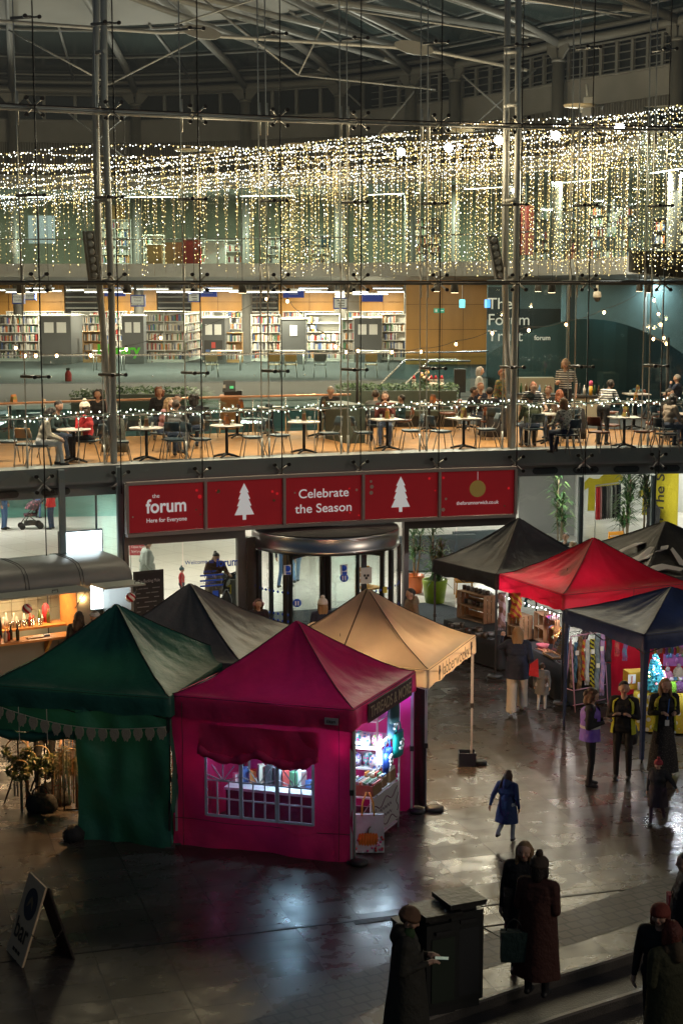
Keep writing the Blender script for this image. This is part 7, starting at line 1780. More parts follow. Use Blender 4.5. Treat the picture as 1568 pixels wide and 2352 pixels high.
for i,(px,py,c,lab)in enumerate(((1541,1590,(.25,.6,.05),'neon green knitted bobble hat on the flowered table'),(1561,1590,(.14,.06,.18),'dark purple knitted hat on the flowered table'),(1535,1568,(.5,.2,.35),'pink knitted hat behind the neon green one'),(1560,1560,(.5,.42,.32),'beige knitted hat at the back of the flowered table'))):
 p=P(px,py,.78)+Vector((0,.1*(i>1),0));m_=M('woolhat_%d'%i,c,.9,bump=.9,bscale=40);o=thing('knitted_hat',lab,'hat',tuple(p),0,'hats on the flowered table')
 MB().lathe(p,[(.1,0),(.115,.03),(.112,.07),(.1,.14),(.06,.2),(.0,.22)],16).build('body',m_,o);MB().ball(p+Vector((0,0,.24)),.045,8).build('bobble',M('bobble_grey',(.35,.33,.36),.9),o)
pur=M('board_purple',(.3,.1,.33),.7);A_,B_=P(1522,1560,.76),P(1640,1568,.76);o=thing('display_board','purple mesh display board of knitted charms behind the hats','display board',tuple((A_+B_)/2+Vector((0,.9,0))));z0_,z1_=D(1540,1530,A_.y+.5).z,D(1540,1478,A_.y+.5).z
c0=D(1523,1500,A_.y+.5);c1=D(1640,1500,A_.y+.55);MB().box(((c0.x+c1.x)/2,c0.y,(z0_+z1_)/2),(c1.x-c0.x,.02,z1_-z0_)).build('board',pur,o)
MB().box((c0.x+.02,c0.y+.03,z0_/2),(.04,.03,z0_)).build('leg',soc,o)
for i in range(22):
 p=Vector((rs.uniform(c0.x+.05,c1.x-.3),c0.y-.03,lerp(z0_,z1_,rs.uniform(.05,.9))));c=rs.choice(((.35,.15,.4),(.1,.25,.15),(.5,.1,.1),(.1,.2,.45),(.6,.1,.45),(.4,.2,.4)))
 MB().lathe(p-Vector((0,0,.06)),[(.005,0),(.035,.02),(.03,.07),(.01,.1)],8).build('charm',M('charm_%d'%int(c[0]*100+c[2]*10),c,.8),o)
for i in range(16):
 p=P(1528+(i%6)*8,1558+(i//6)*9,.78)+Vector((0,.12,0));c=knit_c[(i*3)%8];tag(MB().ball(p+Vector((0,0,.03)),(.09,.06,.04),8).build('folded_knitwear',M('knit_%d'%((i*3)%8),c,.9,bump=.6,bscale=40)),'folded piece of colourful knitwear heaped on the flowered table','knitwear','knitwear heaped on the flowered table')
q=P(1400,1570);o=thing('folding_chair','black folding chair behind the scarf rack','chair',tuple(q));MB().box(q+Vector((0,0,.46)),(.42,.4,.03)).build('seat',soc,o);MB().box(q+Vector((0,.2,.8)),(.42,.03,.3)).build('backrest',soc,o)
for s in(-1,1):MB().tube(q+Vector((s*.2,-.25,0)),q+Vector((s*.2,.2,.95)),.013,6).build('leg',soc,o);MB().tube(q+Vector((s*.2,.28,0)),q+Vector((s*.2,-.15,.48)),.013,6).build('leg',soc,o)
q=P(1432,1590);tag(MB().loft([[q+Vector((.27*w_*math.cos(k*PI/8),.2*w_*math.sin(k*PI/8),z))for k in range(16)]for z,w_ in((0,.95),(.2,1.05),(.45,.95),(.62,.6),(.68,.2))]).build('rucksack',navy),'large dark blue rucksack beside the red tent wall','rucksack')
q=P(1440,1705);tag(MB().loft([[q+Vector((.19*w_*math.cos(k*PI/8),.16*w_*math.sin(k*PI/8),z))for k in range(16)]for z,w_ in((0,.95),(.15,1.05),(.3,.9),(.4,.45))]).build('ballast_bag',black),'black ballast bag at the front leg of the navy tent','ballast bag')
q=P(1296,1610);tag(MB().loft([[q+Vector((.2*w_*math.cos(k*PI/8),.18*w_*math.sin(k*PI/8),z))for k in range(16)]for z,w_ in((0,.95),(.15,1.05),(.34,.8),(.44,.35))]).build('ballast_bag',black),'black ballast bag at the left leg of the navy tent','ballast bag')
q=P(1556,1655);tag(MB().lathe(q,[(.01,0),(.14,0),(.18,.2),(.17,.2),(.13,.02),(0,.02)],16).build('wicker_basket',M('wicker_red',(.4,.06,.07),.6,bump=1,bscale=50)),'red wicker basket on the paving at the right edge','basket')
for i,(px,y0,y1,w_,c1,c2,lab)in enumerate(((1398,1446,1520,16,(.02,.02,.025),(.03,.03,.04),'black coat hanging at the back of the red tent'),(1418,1450,1500,12,(.35,.05,.06),(.45,.1,.08),'dark red knitted shawl hanging at the back of the red tent'),(1436,1452,1510,12,(.1,.2,.3),(.2,.1,.25),'blue and violet knitted shawl hanging at the back of the red tent'))):
 hang('knitted_shawl',lab,px,y0,y1,w_,30.6,knit('shawl_%d'%i,c1,c2,18),'shawl')
for i in range(14):
 px=1498+i*6.5;q=D(px,1484+2*(i%3),27.6);c=knit_c[(i*5)%8];o=thing('hanging_mitten','small colourful knitted mitten pegged on the line under the navy canopy','mitten',tuple(q),0,'mittens on the line under the navy canopy')
 MB().loft([[q+Vector((w_*math.cos(k*PI/5),.015*math.sin(k*PI/5),-z))for k in range(10)]for z,w_ in((0,.02),(.03,.024),(.07,.034),(.11,.03),(.13,.012))]).build('body',M('knit_%d'%((i*5)%8),c,.9,bump=.6,bscale=40),o);MB().tube(q,q+Vector((0,0,.03)),.006,4).build('peg',cane,o)
a_=D(1490,1480,27.6);b_=D(1600,1484,27.6);tag(MB().tube(a_,b_,.006,4).build('mitten_line',cane),'thin line of knitted mittens strung under the navy canopy','line')
sl_=thing('string_lights','string of small white lights along the red canopy edge','fairy lights',tuple(V2(Cr[0],ZE-.35)));wr_=[V2(Cr[0].lerp(Cr[1],t_),ZE-.38-.06*abs(math.sin(t_*9)))for t_ in np.linspace(.03,.97,30)];MB().path(wr_,.005,4).build('cable',soc,sl_)
for p in wr_[::2]:MB().ball(p-Vector((0,0,.02)),.014,6).build('bulb',M('bulb_lit'),sl_)
# ---------------------------------------------------------------- inside the magenta tent
def M3(u,v,z):return Cm[1]+ts_*u+td*-v+Vector((0,0,z))
wm=M('rack_white',(.6,.6,.62),.4)
q0=M3(.75,.28,0);X=Matrix((ts_,-td,Vector((0,0,1)))).transposed()
st_=thing('display_table','white wire display table with a cloth sign in the open side of the magenta tent','table',tuple(M3(.9,.35,0)))
tw_,tdp,th=1.1,.42,.78
cc0=M3(.6,-.03,0)
def S(u,v,z):return cc0+ts_*u*tw_-td*v*tdp+Vector((0,0,z))
MB().box(S(.5,.5,th),(tw_,tdp,.02),X=X).build('tabletop',wm,st_)
for u in(0,1):
 for v in(0,1):MB().tube(S(u,v,0),S(u,v,th+(.08 if u else 0)),.014,6).build('leg',wm,st_)
mb=MB()
for p,r in((S(0,0,.05),S(0,1,th-.05)),(S(0,1,.05),S(0,0,th-.05)),(S(0,0,th-.12),S(0,1,th-.12))):mb.tube(p,r,.006,4)
mb.build('cross_wire',wm,st_);MB().box(S(.5,.5,.1),(tw_,tdp,.012),X=X).build('lower_shelf',wm,st_)
MB().prism([S(.03,-.03,.2),S(.97,-.03,.16),S(.97,-.03,th-.02),S(.03,-.03,th-.02)],-ns_*-.004).build('cloth_sign',M('sign_cloth',(.42,.4,.4),.8,transl=.1),st_)
pu=M('paint_purple',(.1,.01,.05),.7);mb=MB()
for sg in(1,-1):
 mb.path([S(lerp(.1,.92,k/16),-.045,.44+sg*(.14+.05*math.cos(k*PI/4)+.06*(k/16)))for k in range(17)],.008,5)
for u in(.1,.92):mb.path([S(u+.04*math.sin(k),-.045,.44+(k-4)*.035)for k in range(9)],.007,5)
mb.build('painted_scroll',pu,st_)
for k in range(2):MB().path([S(.28+.024*j,-.05,.5-.12*k+.03*math.sin(j*1.7+k))for j in range(19)],.005,4).build('faint_script',M('paint_grey',(.2,.15,.2),.7),st_)
bxm=M('box_wood',(.22,.13,.06),.6,var=.2,vscale=8)
def bookbox(c,w_,d_,h,lab,n_):
 o=thing('card_box',lab,'box',tuple(c),0,'boxes of fabric cards on the display table')
 for s in(-1,1):MB().box(c+ts_*s*w_/2+Vector((0,0,h/2)),(.012,d_,h),X=X).build('end',bxm,o);MB().box(c+td*s*d_/2+Vector((0,0,h/2)),(w_-.014,.012,h),X=X).build('side',bxm,o)
 mb=MB()
 for k in range(n_):mb.box(c-td*(-d_/2+d_*(k+.5)/n_)+ts_*rs.uniform(-.01,.01)+Vector((0,0,h*.62+rs.uniform(0,.03))),(w_*.85,d_/n_*.7,h),X=X,mi=rs.randrange(8))
 mb.build('fabric_cards',book_m,o)
bookbox(S(.2,.5,th+.02),.34,.45,.16,'long wooden box of fabric cards at the left of the display table',16);bookbox(S(.55,.4,th+.02),.16,.3,.16,'narrow white box of cards in the middle of the display table',8);bookbox(S(.82,.5,th+.02),.22,.4,.17,'dark box of fabric cards at the right of the display table',12)
c=S(-.08,.02,0);o=thing('tote_bag','pale tote bag with a pumpkin and flowers leaning on the display table','bag',tuple(c));xt_=-td;nt_=-ts_*.9+ns_*.43;nt_.normalize();xb=Vector((-nt_.y,nt_.x,0))
if xb.dot(Vector((1,0,0)))<0:xb=-xb
tb=lambda x,z,o_=0:c+nt_*(.1+o_)+xb*x+Vector((0,0,z))-nt_*z*.1
MB().prism([tb(-.24,.02),tb(.24,.02),tb(.23,.58),tb(-.23,.58)],-nt_*.08).build('body',M('tote_pale',(.42,.5,.52),.7,var=.2,vscale=5),o)
pmk=M('pumpkin_orange',(.55,.16,.02),.5);mb=MB()
for k in range(7):x=(k-3)*.04;mb.loft([[tb(x+.03*math.cos(a_)*math.cos(0),.22+.11*math.sin(a_)*(1-abs(k-3)*.05),.004+.006*math.cos(a_*.5))for a_ in np.linspace(0,2*PI,12,endpoint=False)]for _ in(0,)]+[[tb(x,.22,.018)]*12],0,True,False)
mb.build('pumpkin_print',pmk,o);MB().path([tb(0,.32,.015),tb(.01,.38,.015),tb(.04,.41,.015)],.008,5).build('stalk_print',M('stalk_green',(.1,.12,.03),.6),o)
mb=MB()
for k in range(26):x,z=rs.choice(((rs.uniform(-.22,.22),rs.uniform(.04,.12)),(rs.uniform(.13,.22),rs.uniform(.05,.3)),(rs.uniform(-.22,-.14),rs.uniform(.05,.25))));mb.ball(tb(x,z,.004),(.02,.02,.02),6,rs.randrange(3))
mb.build('flower_print',[M('print_pink',(.5,.1,.25),.6),M('print_red',(.45,.05,.05),.6),M('print_white',(.6,.55,.6),.6)],o)
for s in(-1,1):MB().path([tb(s*.09,.56),tb(s*.08,.75,-.02),tb(s*.02,.9,-.04)],.014,5).build('strap',M('strap_yellow',(.5,.3,.04),.6),o)
sh=thing('wire_shelf','tall white wire shelf of sewn bags inside the magenta tent','shelf unit',tuple(M3(1.2,1.0,0)))
sp0=M3(1.3,.15,0)
def W3(u,v,z):return sp0+ts_*u*.9-td*v*.9+Vector((0,0,z))
for u in(0,1):
 for v in(0,1):MB().tube(W3(u,v,0),W3(u,v,1.95),.016,6).build('post',wm,sh)
for z in(.55,1.0,1.32,1.75):MB().box(W3(.5,.5,z),(.9,.9,.02),X=X).build('shelf',wm,sh)
bagc=[(.02,.1,.3),(.5,.05,.2),(.5,.3,.35),(.05,.3,.3),(.1,.1,.35),(.3,.5,.2)]
for i in range(10):
 u,v,z=rs.uniform(.1,.8),.1+.16*(i%5),(1.01,1.33)[i//5];p=W3(.15+.1*(i%2),v,z);tag(MB().loft([[p+ts_*.11*w_*math.cos(k*PI/6)-td*.07*w_*math.sin(k*PI/6)+Vector((0,0,zz_))for k in range(12)]for zz_,w_ in((0,.9),(.08,1.1),(.17,.9),(.2,.3))]).build('sewn_pouch',patterned('pouch_%d'%(i%6),bagc[i%6],bagc[(i+2)%6],(.6,.6,.6),16)),'sewn patterned pouch standing on the white wire shelf','pouch','pouches on the wire shelf')
for i,(u,z,w_,h,col,lab)in enumerate(((1.45,1.7,.36,.4,(.015,.06,.07),'black bag hanging highest in the magenta tent'),(1.5,1.45,.34,.42,(.05,.12,.2),'grey blue printed bag hanging in the middle'),(1.62,1.12,.38,.38,(.0,.28,.27),'teal bag with a white animal print hanging in the magenta tent'),(1.3,.95,.3,.36,(.01,.05,.3),'deep blue bag with a badge hanging lowest'))):
 p=M3(u+.15,-.0+.05*(i%2),z);o=thing('hanging_bag',lab,'bag',tuple(p),0,'bags hanging in the magenta tent');m_=M('bagcloth_%d'%i,col,.7)
 MB().loft([[p+ts_*w_/2*math.cos(k*PI/8)*ww+ns_*.05*math.sin(k*PI/8)+Vector((0,0,zz_))for k in range(16)]for zz_,ww in((0,.9),(.1,1.05),(h*.8,1),(h,.9))]).build('body',m_,o)
 MB().path([p+ts_*.1*math.cos(t_)+Vector((0,0,h+.16*math.sin(t_)))for t_ in np.linspace(0,PI,8)],.012,5).build('strap',m_,o)
 if i>0:
  mb=MB()
  for k in range(7):mb.ball(p+ns_*.055+ts_*rs.uniform(-.07,.07)+Vector((0,0,h*.5+rs.uniform(-.08,.08))),(.025,.025,.03),6)
  mb.build('print',M('print_cream',(.6,.6,.6),.6),o)
led=M('led_white',(1,1,1),.5,emit=(.7,.9,1),es=18)
for i,(p,r,lab)in enumerate(((M3(1.25,.1,1.42),M3(1.65,.06,1.5),'bright white light tube on the wire shelf'),(M3(1.25,.5,1.42),M3(1.25,.36,1.43),'bright white light tube at the front corner of the magenta tent'),(M3(1.3,.1,1.1),M3(1.33,.12,1.45),'upright white light tube between the hanging bags'))):
 o=thing('light_tube',lab,'lamp',tuple(p));MB().tube(p,r,.018,8).build('tube',led,o);MB().tube(p+Vector((0,0,.02)),r+Vector((0,0,.02)),.012,6).build('holder',wm,o);lamp('POINT',(p+r)/2+ns_*.1-Vector((0,0,.04)),5,(.65,.88,1),.05,parent=o)
o=thing('stall_counter','table in magenta cloth behind the window of the magenta tent','table',tuple(cm_));MB().box(cm_-nn*-.35+Vector((0,0,.74)),(1.9,.6,.04),math.atan2(td.y,td.x)).build('tabletop',wm,o);MB().box(cm_-nn*-.35+Vector((0,0,.36)),(1.86,.56,.7),math.atan2(td.y,td.x)).build('cloth',M('cloth_magenta_dark',(.12,.01,.05),.8),o)
for i in range(14):
 p=cm_+nn*.35+td*(-.85+.13*i)+Vector((0,0,.76));h=rs.uniform(.12,.32);tag(MB().box(p+Vector((0,0,h/2)),(.1,.12,h),rs.uniform(-.3,.9)).build('goods_box',book_m[(i*3)%8]),'small packet of goods seen through the magenta tent window','packet','packets on the counter behind the tent window')
# ================================================================== trailer bar, screen, chalkboard, bins, boards
tgm=M('trailer_grey',(.17,.17,.155),.45,var=.06,vscale=2);tgd=M('trailer_grey_dark',(.09,.09,.085),.45);lidm=M('lid_grey',(.3,.32,.28),.5)
Hr=P(306,1334,2.05);Hl=P(173,1348,2.05);ut=(Hr-Hl);ut.z=0;ut.normalize();vt=Vector((-ut.y,ut.x,0))
TL=5.2;org=Vector((Hr.x,Hr.y,0))
tr=thing('bar_trailer','grey vintage bar trailer with open hatches and a wooden counter','trailer',tuple(org-ut*TL/2))
def TP(x,y,z):return org-ut*(TL-x)+vt*y+Vector((0,0,z))
XT=Matrix((ut,vt,Vector((0,0,1)))).transposed();dep=2.0
def tb_(c,d,name,mat):return MB().box(TP(*c),d,X=XT).build(name,mat,tr)
prof=[(0,2.05),(.02,2.2),(.1,2.36),(.28,2.48),(.6,2.53),(1.4,2.53),(1.72,2.48),(1.9,2.36),(1.98,2.2),(2.0,2.05)]
mb=MB();rings=[]
for x in(0,.05,.15,TL-.15,TL-.05,TL):
 e=min(x,TL-x);k=1-.0 if e>.1 else(.9+e);rings.append([TP(x,1+(y-1)*(1 if e>.1 else .97+e*.3),2.05+(z-2.05)*(1 if e>.1 else .75+2.5*e))for y,z in prof])
mb.loft(rings,0,True,True,False);mb.build('roof',tgm,tr)
mb=MB()
for x in(TL-1.15,TL-2.35,TL-3.6):
 for s in(-.035,.035):mb.path([TP(x+s,y-(.006 if y<.3 else 0),z+.004)for y,z in prof],.009,5)
mb.build('roof_seam',tgd,tr)
hx0,hx1,kx0,kx1=TL-3.4,TL-1.28,TL-.98,TL-.06
zc0=1.08
for c,d in(((TL/2,.02,zc0/2+.1),(TL,.05,zc0-.2)),((hx0/2,.02,1.57),(hx0,.05,.98)),(((hx1+kx0)/2,.02,1.57),(kx0-hx1,.05,.98)),((TL-.03,.02,1.57),(.06,.05,.98)),((TL/2,.02,2.05),(TL,.05,.03))):tb_(c,d,'front_wall',tgm)
tb_((TL-.02,dep/2+.02,1.1),(.04,dep-.06,1.95),'end_wall',tgm);tb_((.02,dep/2+.02,1.1),(.04,dep-.06,1.95),'end_wall',tgm)
MB().box(TP(TL/2,dep,1.1),(TL,.04,1.95),X=XT).build('back_wall',M('tiles_warm',(.65,.55,.45),.4),tr)
tb_((TL/2,dep/2,.16),(TL,dep,.06),'trailer_floor',tgd);
mb=MB()
for k in range(8):mb.box(TP(hx0+.2+k*.3,dep-.03,1.6),(.006,.01,.9),X=XT)
for z in(1.25,1.45,1.65,1.85):mb.box(TP(hx0+1.2,dep-.03,z),(2.5,.01,.006),X=XT)
mb.build('tile_joint',M('joint_brown',(.3,.22,.15),.7),tr)
ow=M('counter_orange_wood',(.5,.2,.05),.4,wood=(.3,3,3),vscale=3)
co=tb_(((hx0+hx1)/2-.1,-.2,zc0+.02),(hx1-hx0+.55,.45,.045),'counter',ow)
for x in(hx0+.1,hx1-.75,hx1-.05):MB().prism([TP(x,-.01,zc0-.02),TP(x,-.34,zc0-.02),TP(x,-.01,zc0-.34)],ut*.06).build('bracket',ow,co)
tb_(((hx0+hx1)/2,1.2,zc0-.02),(hx1-hx0+.6,.55,.05),'back_counter',ow)
tb_(((hx1+kx0)/2,.7,1.5),(.05,1.2,.95),'wood_partition',ow)
tb_((TL-1.72,-.012,.55),(.03,.02,.8),'panel_joint',tgd)
for x0,x1 in((hx0,hx1),(kx0,kx1)):
 a,b_=TP(x0,-.01,2.05),TP(x1,-.01,2.05);dn=vt*-.75+Vector((0,0,.03))
 l_=MB().prism([a,b_,b_+dn,a+dn],Vector((0,0,.035))).build('hatch_lid',lidm,tr)
 c=(a+b_)/2+dn*.9+ut*.25;MB().path([c+Vector((0,0,.04)),c+Vector((0,0,.09)),c+ut*.12+Vector((0,0,.09)),c+ut*.12+Vector((0,0,.04))],.01,5).build('handle',soc,l_)
 for x in(x0+.05,x1-.05):MB().tube(TP(x,0,1.6),TP(x,-.6,2.05),.01,5).build('strut',soc,l_)
 q=(a+dn).lerp(b_+dn,.35 if x0==hx0 else .62)+Vector((0,0,-.02));bq_=thing('bauble','red and white swirled bauble under the %s hatch lid'%('left' if x0==hx0 else 'right'),'bauble',tuple(q-Vector((0,0,.16))),0,'baubles under the hatch lids')
 mb=MB();R_=.105;c=q-Vector((0,0,.2));N=24
 for k in range(N):
  for j in range(10):
   pts=[]
   for kk,jj in((k,j),(k+1,j),(k+1,j+1),(k,j+1)):
    ph=PI*jj/10;th_=2*PI*kk/N+ph*1.1;pts.append(c+Vector((R_*math.sin(ph)*math.cos(th_),R_*math.sin(ph)*math.sin(th_),R_*math.cos(ph))))
   mb.add(pts[::-1],[(0,1,2,3)],0 if(k//3)%2 else 1,True)
 mb.build('ball',[M('bauble_red',(.4,.02,.03),.25),M('bauble_white',(.65,.6,.58),.4)],bq_);MB().tube(c+Vector((0,0,R_)),q+Vector((0,0,.02)),.006,4).build('string',paper,bq_)
q=TP(hx1+.12,.1,1.78);lo=thing('wall_lantern','caged warm lantern on the trailer beside the hatch','lantern',tuple(q));MB().lathe(q+Vector((0,0,.07)),[(.05,0),(.06,.05),(.02,.09)],10).build('cap',soc,lo);MB().ball(q,(.04,.04,.06),10).build('bulb',M('lantern_glow',(1,.7,.3),.5,emit=(1,.6,.2),es=20),lo)
for k in range(6):MB().path([q+Vector((.055*math.cos(k),.055*math.sin(k),.07)),q+Vector((.07*math.cos(k),.07*math.sin(k),0)),q+Vector((.03*math.cos(k),.03*math.sin(k),-.09))],.004,4).build('cage_wire',soc,lo)
MB().tube(q+Vector((0,0,.12)),TP(hx1+.12,.05,1.95),.012,5).build('bracket',soc,lo);lamp('POINT',q-vt*.12,14,(1,.58,.22),.05,parent=lo)
for i,x in enumerate((hx0+.6,hx1-.45)):
 q=TP(x,.9,1.98);lo=thing('trailer_lamp','warm lamp under the trailer ceiling','lamp',tuple(q),0,'lamps under the trailer ceiling');MB().lathe(q,[(.0,0),(.09,0),(.1,.03),(.03,.05)],12).build('lamp_shade',M('warm_glow',(1,.8,.5),.5,emit=(1,.7,.35),es=6),lo);lamp('AREA',q-Vector((0,0,.02)),26,(1,.66,.34),.3,.3,q-Vector((0,0,2)),lo)
rr2=random.Random(4)
for i in range(22):
 back_=i<13;p=TP(hx0+.55+i*.115,1.15+rr2.uniform(-.12,.15),zc0+.01)if back_ else TP(hx0+.02+(i-13)*.085,-.28+.16*((i%3)/2),zc0+.045)
 h=rr2.uniform(.18,.33);k=rr2.randrange(5);tag(MB().lathe(p,[(.01,0),(.038,0),(.038,h*.6),(.014,h*.78),(.014,h),(0,h)],10).build('bottle',M('liquor_%d'%k,((.4,.12,.02),(.03,.03,.02),(.5,.45,.4),(.3,.04,.02),(.06,.08,.02))[k],.15)),'bottle on the %s of the trailer bar'%('back counter' if back_ else 'front counter'),'bottle','bottles on the back counter of the trailer' if back_ else 'bottles on the front counter of the trailer')
for i in range(10):
 p=TP(hx0+1.0+i*.08,.98+.08*(i%2),zc0+.01);tag(MB().lathe(p,[(.02,0),(.03,0),(.038,.15),(.034,.15),(.027,.01),(0,.01)],10).build('tumbler_stack',cgl),'clear glass standing on the back counter of the trailer','glass','glasses on the trailer back counter')
for i,(x,w_,lab)in enumerate(((hx0+.75,.38,'wooden serving board on the trailer counter'),(hx1-.35,.4,'second wooden board on the trailer counter near the customer'))):tag(MB().box(TP(x+.35,-.24,zc0+.055),(w_,.12,.022),X=XT).build('serving_board',M('board_brown',(.2,.09,.03),.5)),lab,'board')
tag(MB().box(TP(hx0+1.35,-.2,zc0+.065),(.12,.09,.04),X=XT).build('card_reader',M('reader_blue',(.1,.15,.22),.4)),'small blue grey card reader on the trailer counter','card reader')
tag(MB().lathe(TP(hx1-.2,1.3,zc0+.01),[(.01,0),(.08,0),(.08,.33),(.03,.4),(0,.41)],12).build('fire_extinguisher',redc),'red fire extinguisher standing inside the trailer','extinguisher')
q=TP(TL-2.05,-.03,.42);ml=thing('marquee_letters','small glowing yellow letters low on the trailer front','light sign',tuple(q));gy=M('letter_glow',(1,.8,.2),.5,emit=(1,.75,.1),es=3.5)
text('lettering','TP',q+ut*.12,ut,(0,0,1),.22,gy,ml,bold=.03);MB().box(q+ut*.12+vt*.012,(.42,.012,.2),X=XT).build('backplate',tgd,ml)
MB().tube(q+ut*.12+vt*.02,q+ut*.12+vt*.05,.02,6).build('fixing',tgd,ml)
o=person('barman in black standing inside the trailer',TP(hx0+.35,.55,.2),-PI/2+.4,1.72,top=black,hair=dkh,style='curly',bulk=1.2)[0]
q=TP(hx1-.28,-.75,0);person('woman with long dark hair and fur trimmed black coat at the trailer counter',q,PI/2+.2-.5,1.68,top=black,hair=dkh,style='long',bulk=1.25,arms=('fwd','fwd'),coat=dict(mat=black,rings=((.6,.23,.19),(.95,.2,.17),(1.15,.18,.16)),hood=True,hoodmat=cl('fur_dark',(.05,.035,.025))))
q=TP(TL-.6,-.45,0);person('person in dark beanie and tan coat waiting right of the trailer hatch',q,1.4,1.66,top=tan,hair=dkh,bulk=1.2,hat=('beanie',cl('beanie_navy',(.02,.025,.04))))
q=TP(TL-.4,-.1,0)+Vector((.0,.5,0))*0;q=P(217,1402,1.74);person('person in a pale grey cap behind the dark beanie at the trailer',(q.x,q.y,0),-1.0,1.72,top=cl('slate',(.12,.16,.22)),hair=brh,bulk=1.2,hat=('cap',cl('cap_grey',(.3,.33,.36))))
a,b_=F(137,1225,.45),F(231,1218,.45);zt_=D(184,1219,a.y+.3).z;W_=(b_-a).length;mid=(a+b_)/2;rz=math.atan2(b_.y-a.y,b_.x-a.x);scr=thing('advertising_screen','large blank white glowing screen hanging behind the glass above the trailer','screen',(mid.x,mid.y,zt_));hS=1.75
tS=(b_-a).normalized();nS=Vector((tS.y,-tS.x,0))
MB().box((mid.x,mid.y,zt_-hS/2),(W_+.06,.1,hS+.06),rz).build('housing',M('screen_housing',(.05,.05,.055),.4),scr)
MB().box(Vector((mid.x,mid.y,zt_-hS/2))+nS*.056,(W_,.012,hS),rz).build('display',M('screen_white',(1,1,1),.5,emit=(.85,.94,1),es=4.5,sample=True),scr)
for s in(-.4,.4):MB().tube(Vector((mid.x,mid.y,zt_))+tS*s*W_,Vector((mid.x,mid.y,3.72))+tS*s*W_,.025,8).build('hanger',frame_t,scr)
q=P(340,1450);cbY=33.6;a,b_=D(307,1314,cbY),D(374,1311,cbY+.35);mid=(a+b_)/2;W_=(b_-a).length;rz=math.atan2(b_.y-a.y,b_.x-a.x);zt_=a.z
chb=thing('chalkboard','tall black chalkboard menu beside the bar trailer','chalkboard',(mid.x,mid.y,0),rz);tc2=Vector((math.cos(rz),math.sin(rz),0));nc=Vector((tc2.y,-tc2.x,0))
MB().box((mid.x,mid.y,zt_/2+.08),(W_-.08,.03,zt_-.16),rz).build('board',M('slate_black',(.014,.014,.016),.7),chb)
for s in(-1,1):MB().box(mid+tc2*s*(W_/2-.02)+Vector((0,0,zt_/2-mid.z)),(.05,.05,zt_),rz).build('frame_side',soc,chb)
MB().box((mid.x,mid.y,zt_-.025),(W_-.09,.048,.05),rz).build('frame_top',soc,chb)
chk=M('chalk',(.45,.45,.46),.9)
text('lettering','The Bucking Mule',mid+nc*.02+Vector((0,0,zt_-.22-mid.z)),tc2,(0,0,1),.1,chk,chb,fit=W_*.75)
for k in range(9):
 for s in(-.5,-.1,.3):MB().box(mid+nc*.02+tc2*W_*(s*.75+.05*math.sin(k*3+s*9))+Vector((0,0,zt_-.38-.1*k-mid.z)),(W_*(.2+.06*math.sin(k*5+s*7)),.006,.02),rz).build('chalk_line',M('chalk_dim',(.16,.16,.17),.9),chb)
bm=M('bin_black',(.012,.014,.013),.4);lidw=M('bin_lid_wet',(.01,.009,.007),.45,bump=.3,bscale=14,var=.6,vscale=9)
ub=Vector((math.cos(.42),math.sin(.42),0));vb=Vector((-ub.y,ub.x,0));XB=Matrix((ub,vb,Vector((0,0,1)))).transposed()
def bin_(px,py_front_top,zt_,w_,lab,panel):
 q=P(px,py_front_top,zt_);q.z=0;c=q+vb*w_*.5;o=thing('litter_bin',lab,'litter bin',tuple(c),.42,'litter bins on the square')
 MB().box(c+Vector((0,0,.05)),(w_-.06,w_-.06,.1),X=XB).build('plinth',soc,o);MB().box(c+Vector((0,0,(zt_-.12)/2+.05)),(w_,w_,zt_-.22),X=XB).build('body',bm,o)
 MB().box(c+Vector((0,0,zt_-.1)),(w_*.7,w_*.7,.1),X=XB).build('throat',soc,o);MB().box(c+Vector((0,0,zt_-.03)),(w_+.05,w_+.05,.06),X=XB).build('lid',lidw,o)
 MB().box(c-vb*(w_/2+.006)+Vector((0,0,zt_*.45)),(w_*.7,.012,zt_*.62),X=XB).build('front_panel',panel,o);MB().box(c+ub*(w_/2+.006)+Vector((0,0,zt_*.45)),(.012,w_*.7,zt_*.62),X=XB).build('side_panel',panel,o)
 MB().box(c-vb*(w_/2+.02)+Vector((0,0,zt_-.22)),(w_*.5,.03,.04),X=XB).build('handle',soc,o)
 return c
bin_(1018,2100,1.22,.42,'front black litter bin with an open wet lid',M('panel_green',(.018,.03,.018),.5));bin_(1074,2072,1.3,.42,'rear black litter bin standing behind the front one',M('panel_slate',(.022,.024,.026),.5))
q=P(936,2098,1.15);q.z=0;o=thing('litter_bin','third dark bin mostly hidden behind the person in the beanie','litter bin',tuple(q+vb*.2),.42,'litter bins on the square');MB().box(q+vb*.1+Vector((0,0,.5)),(.2,.2,1.0),X=XB).build('body',bm,o);MB().box(q+vb*.1+Vector((0,0,1.02)),(.23,.23,.04),X=XB).build('lid',soc,o)
f0,f1=P(-30,2130),P(50,2224);fb_=P(168,2206);apx=D(100,2047,0 or 1);up_=(f1-f0).normalized()
Hb=.98;top1=(f1+(fb_-f1)*.5)+Vector((0,0,Hb));wv_=(f0-f1)
sgn=thing('pavement_sign','cream wooden A board lettered bar at the lower left','A-board',tuple(f1))
wv_=wv_.normalized()*.62;nb_=(fb_-f1)
crb=M('board_cream',(.66,.48,.3),.6);edg=M('board_edge_dark',(.03,.02,.015),.5)
p0_,p1_,p2_,p3_=f1,f1+wv_,top1+wv_,top1;nfr=(p1_-p0_).cross(p3_-p0_).normalized();
if nfr.dot(Vector((0,-20,8))-p0_)<0:nfr=-nfr
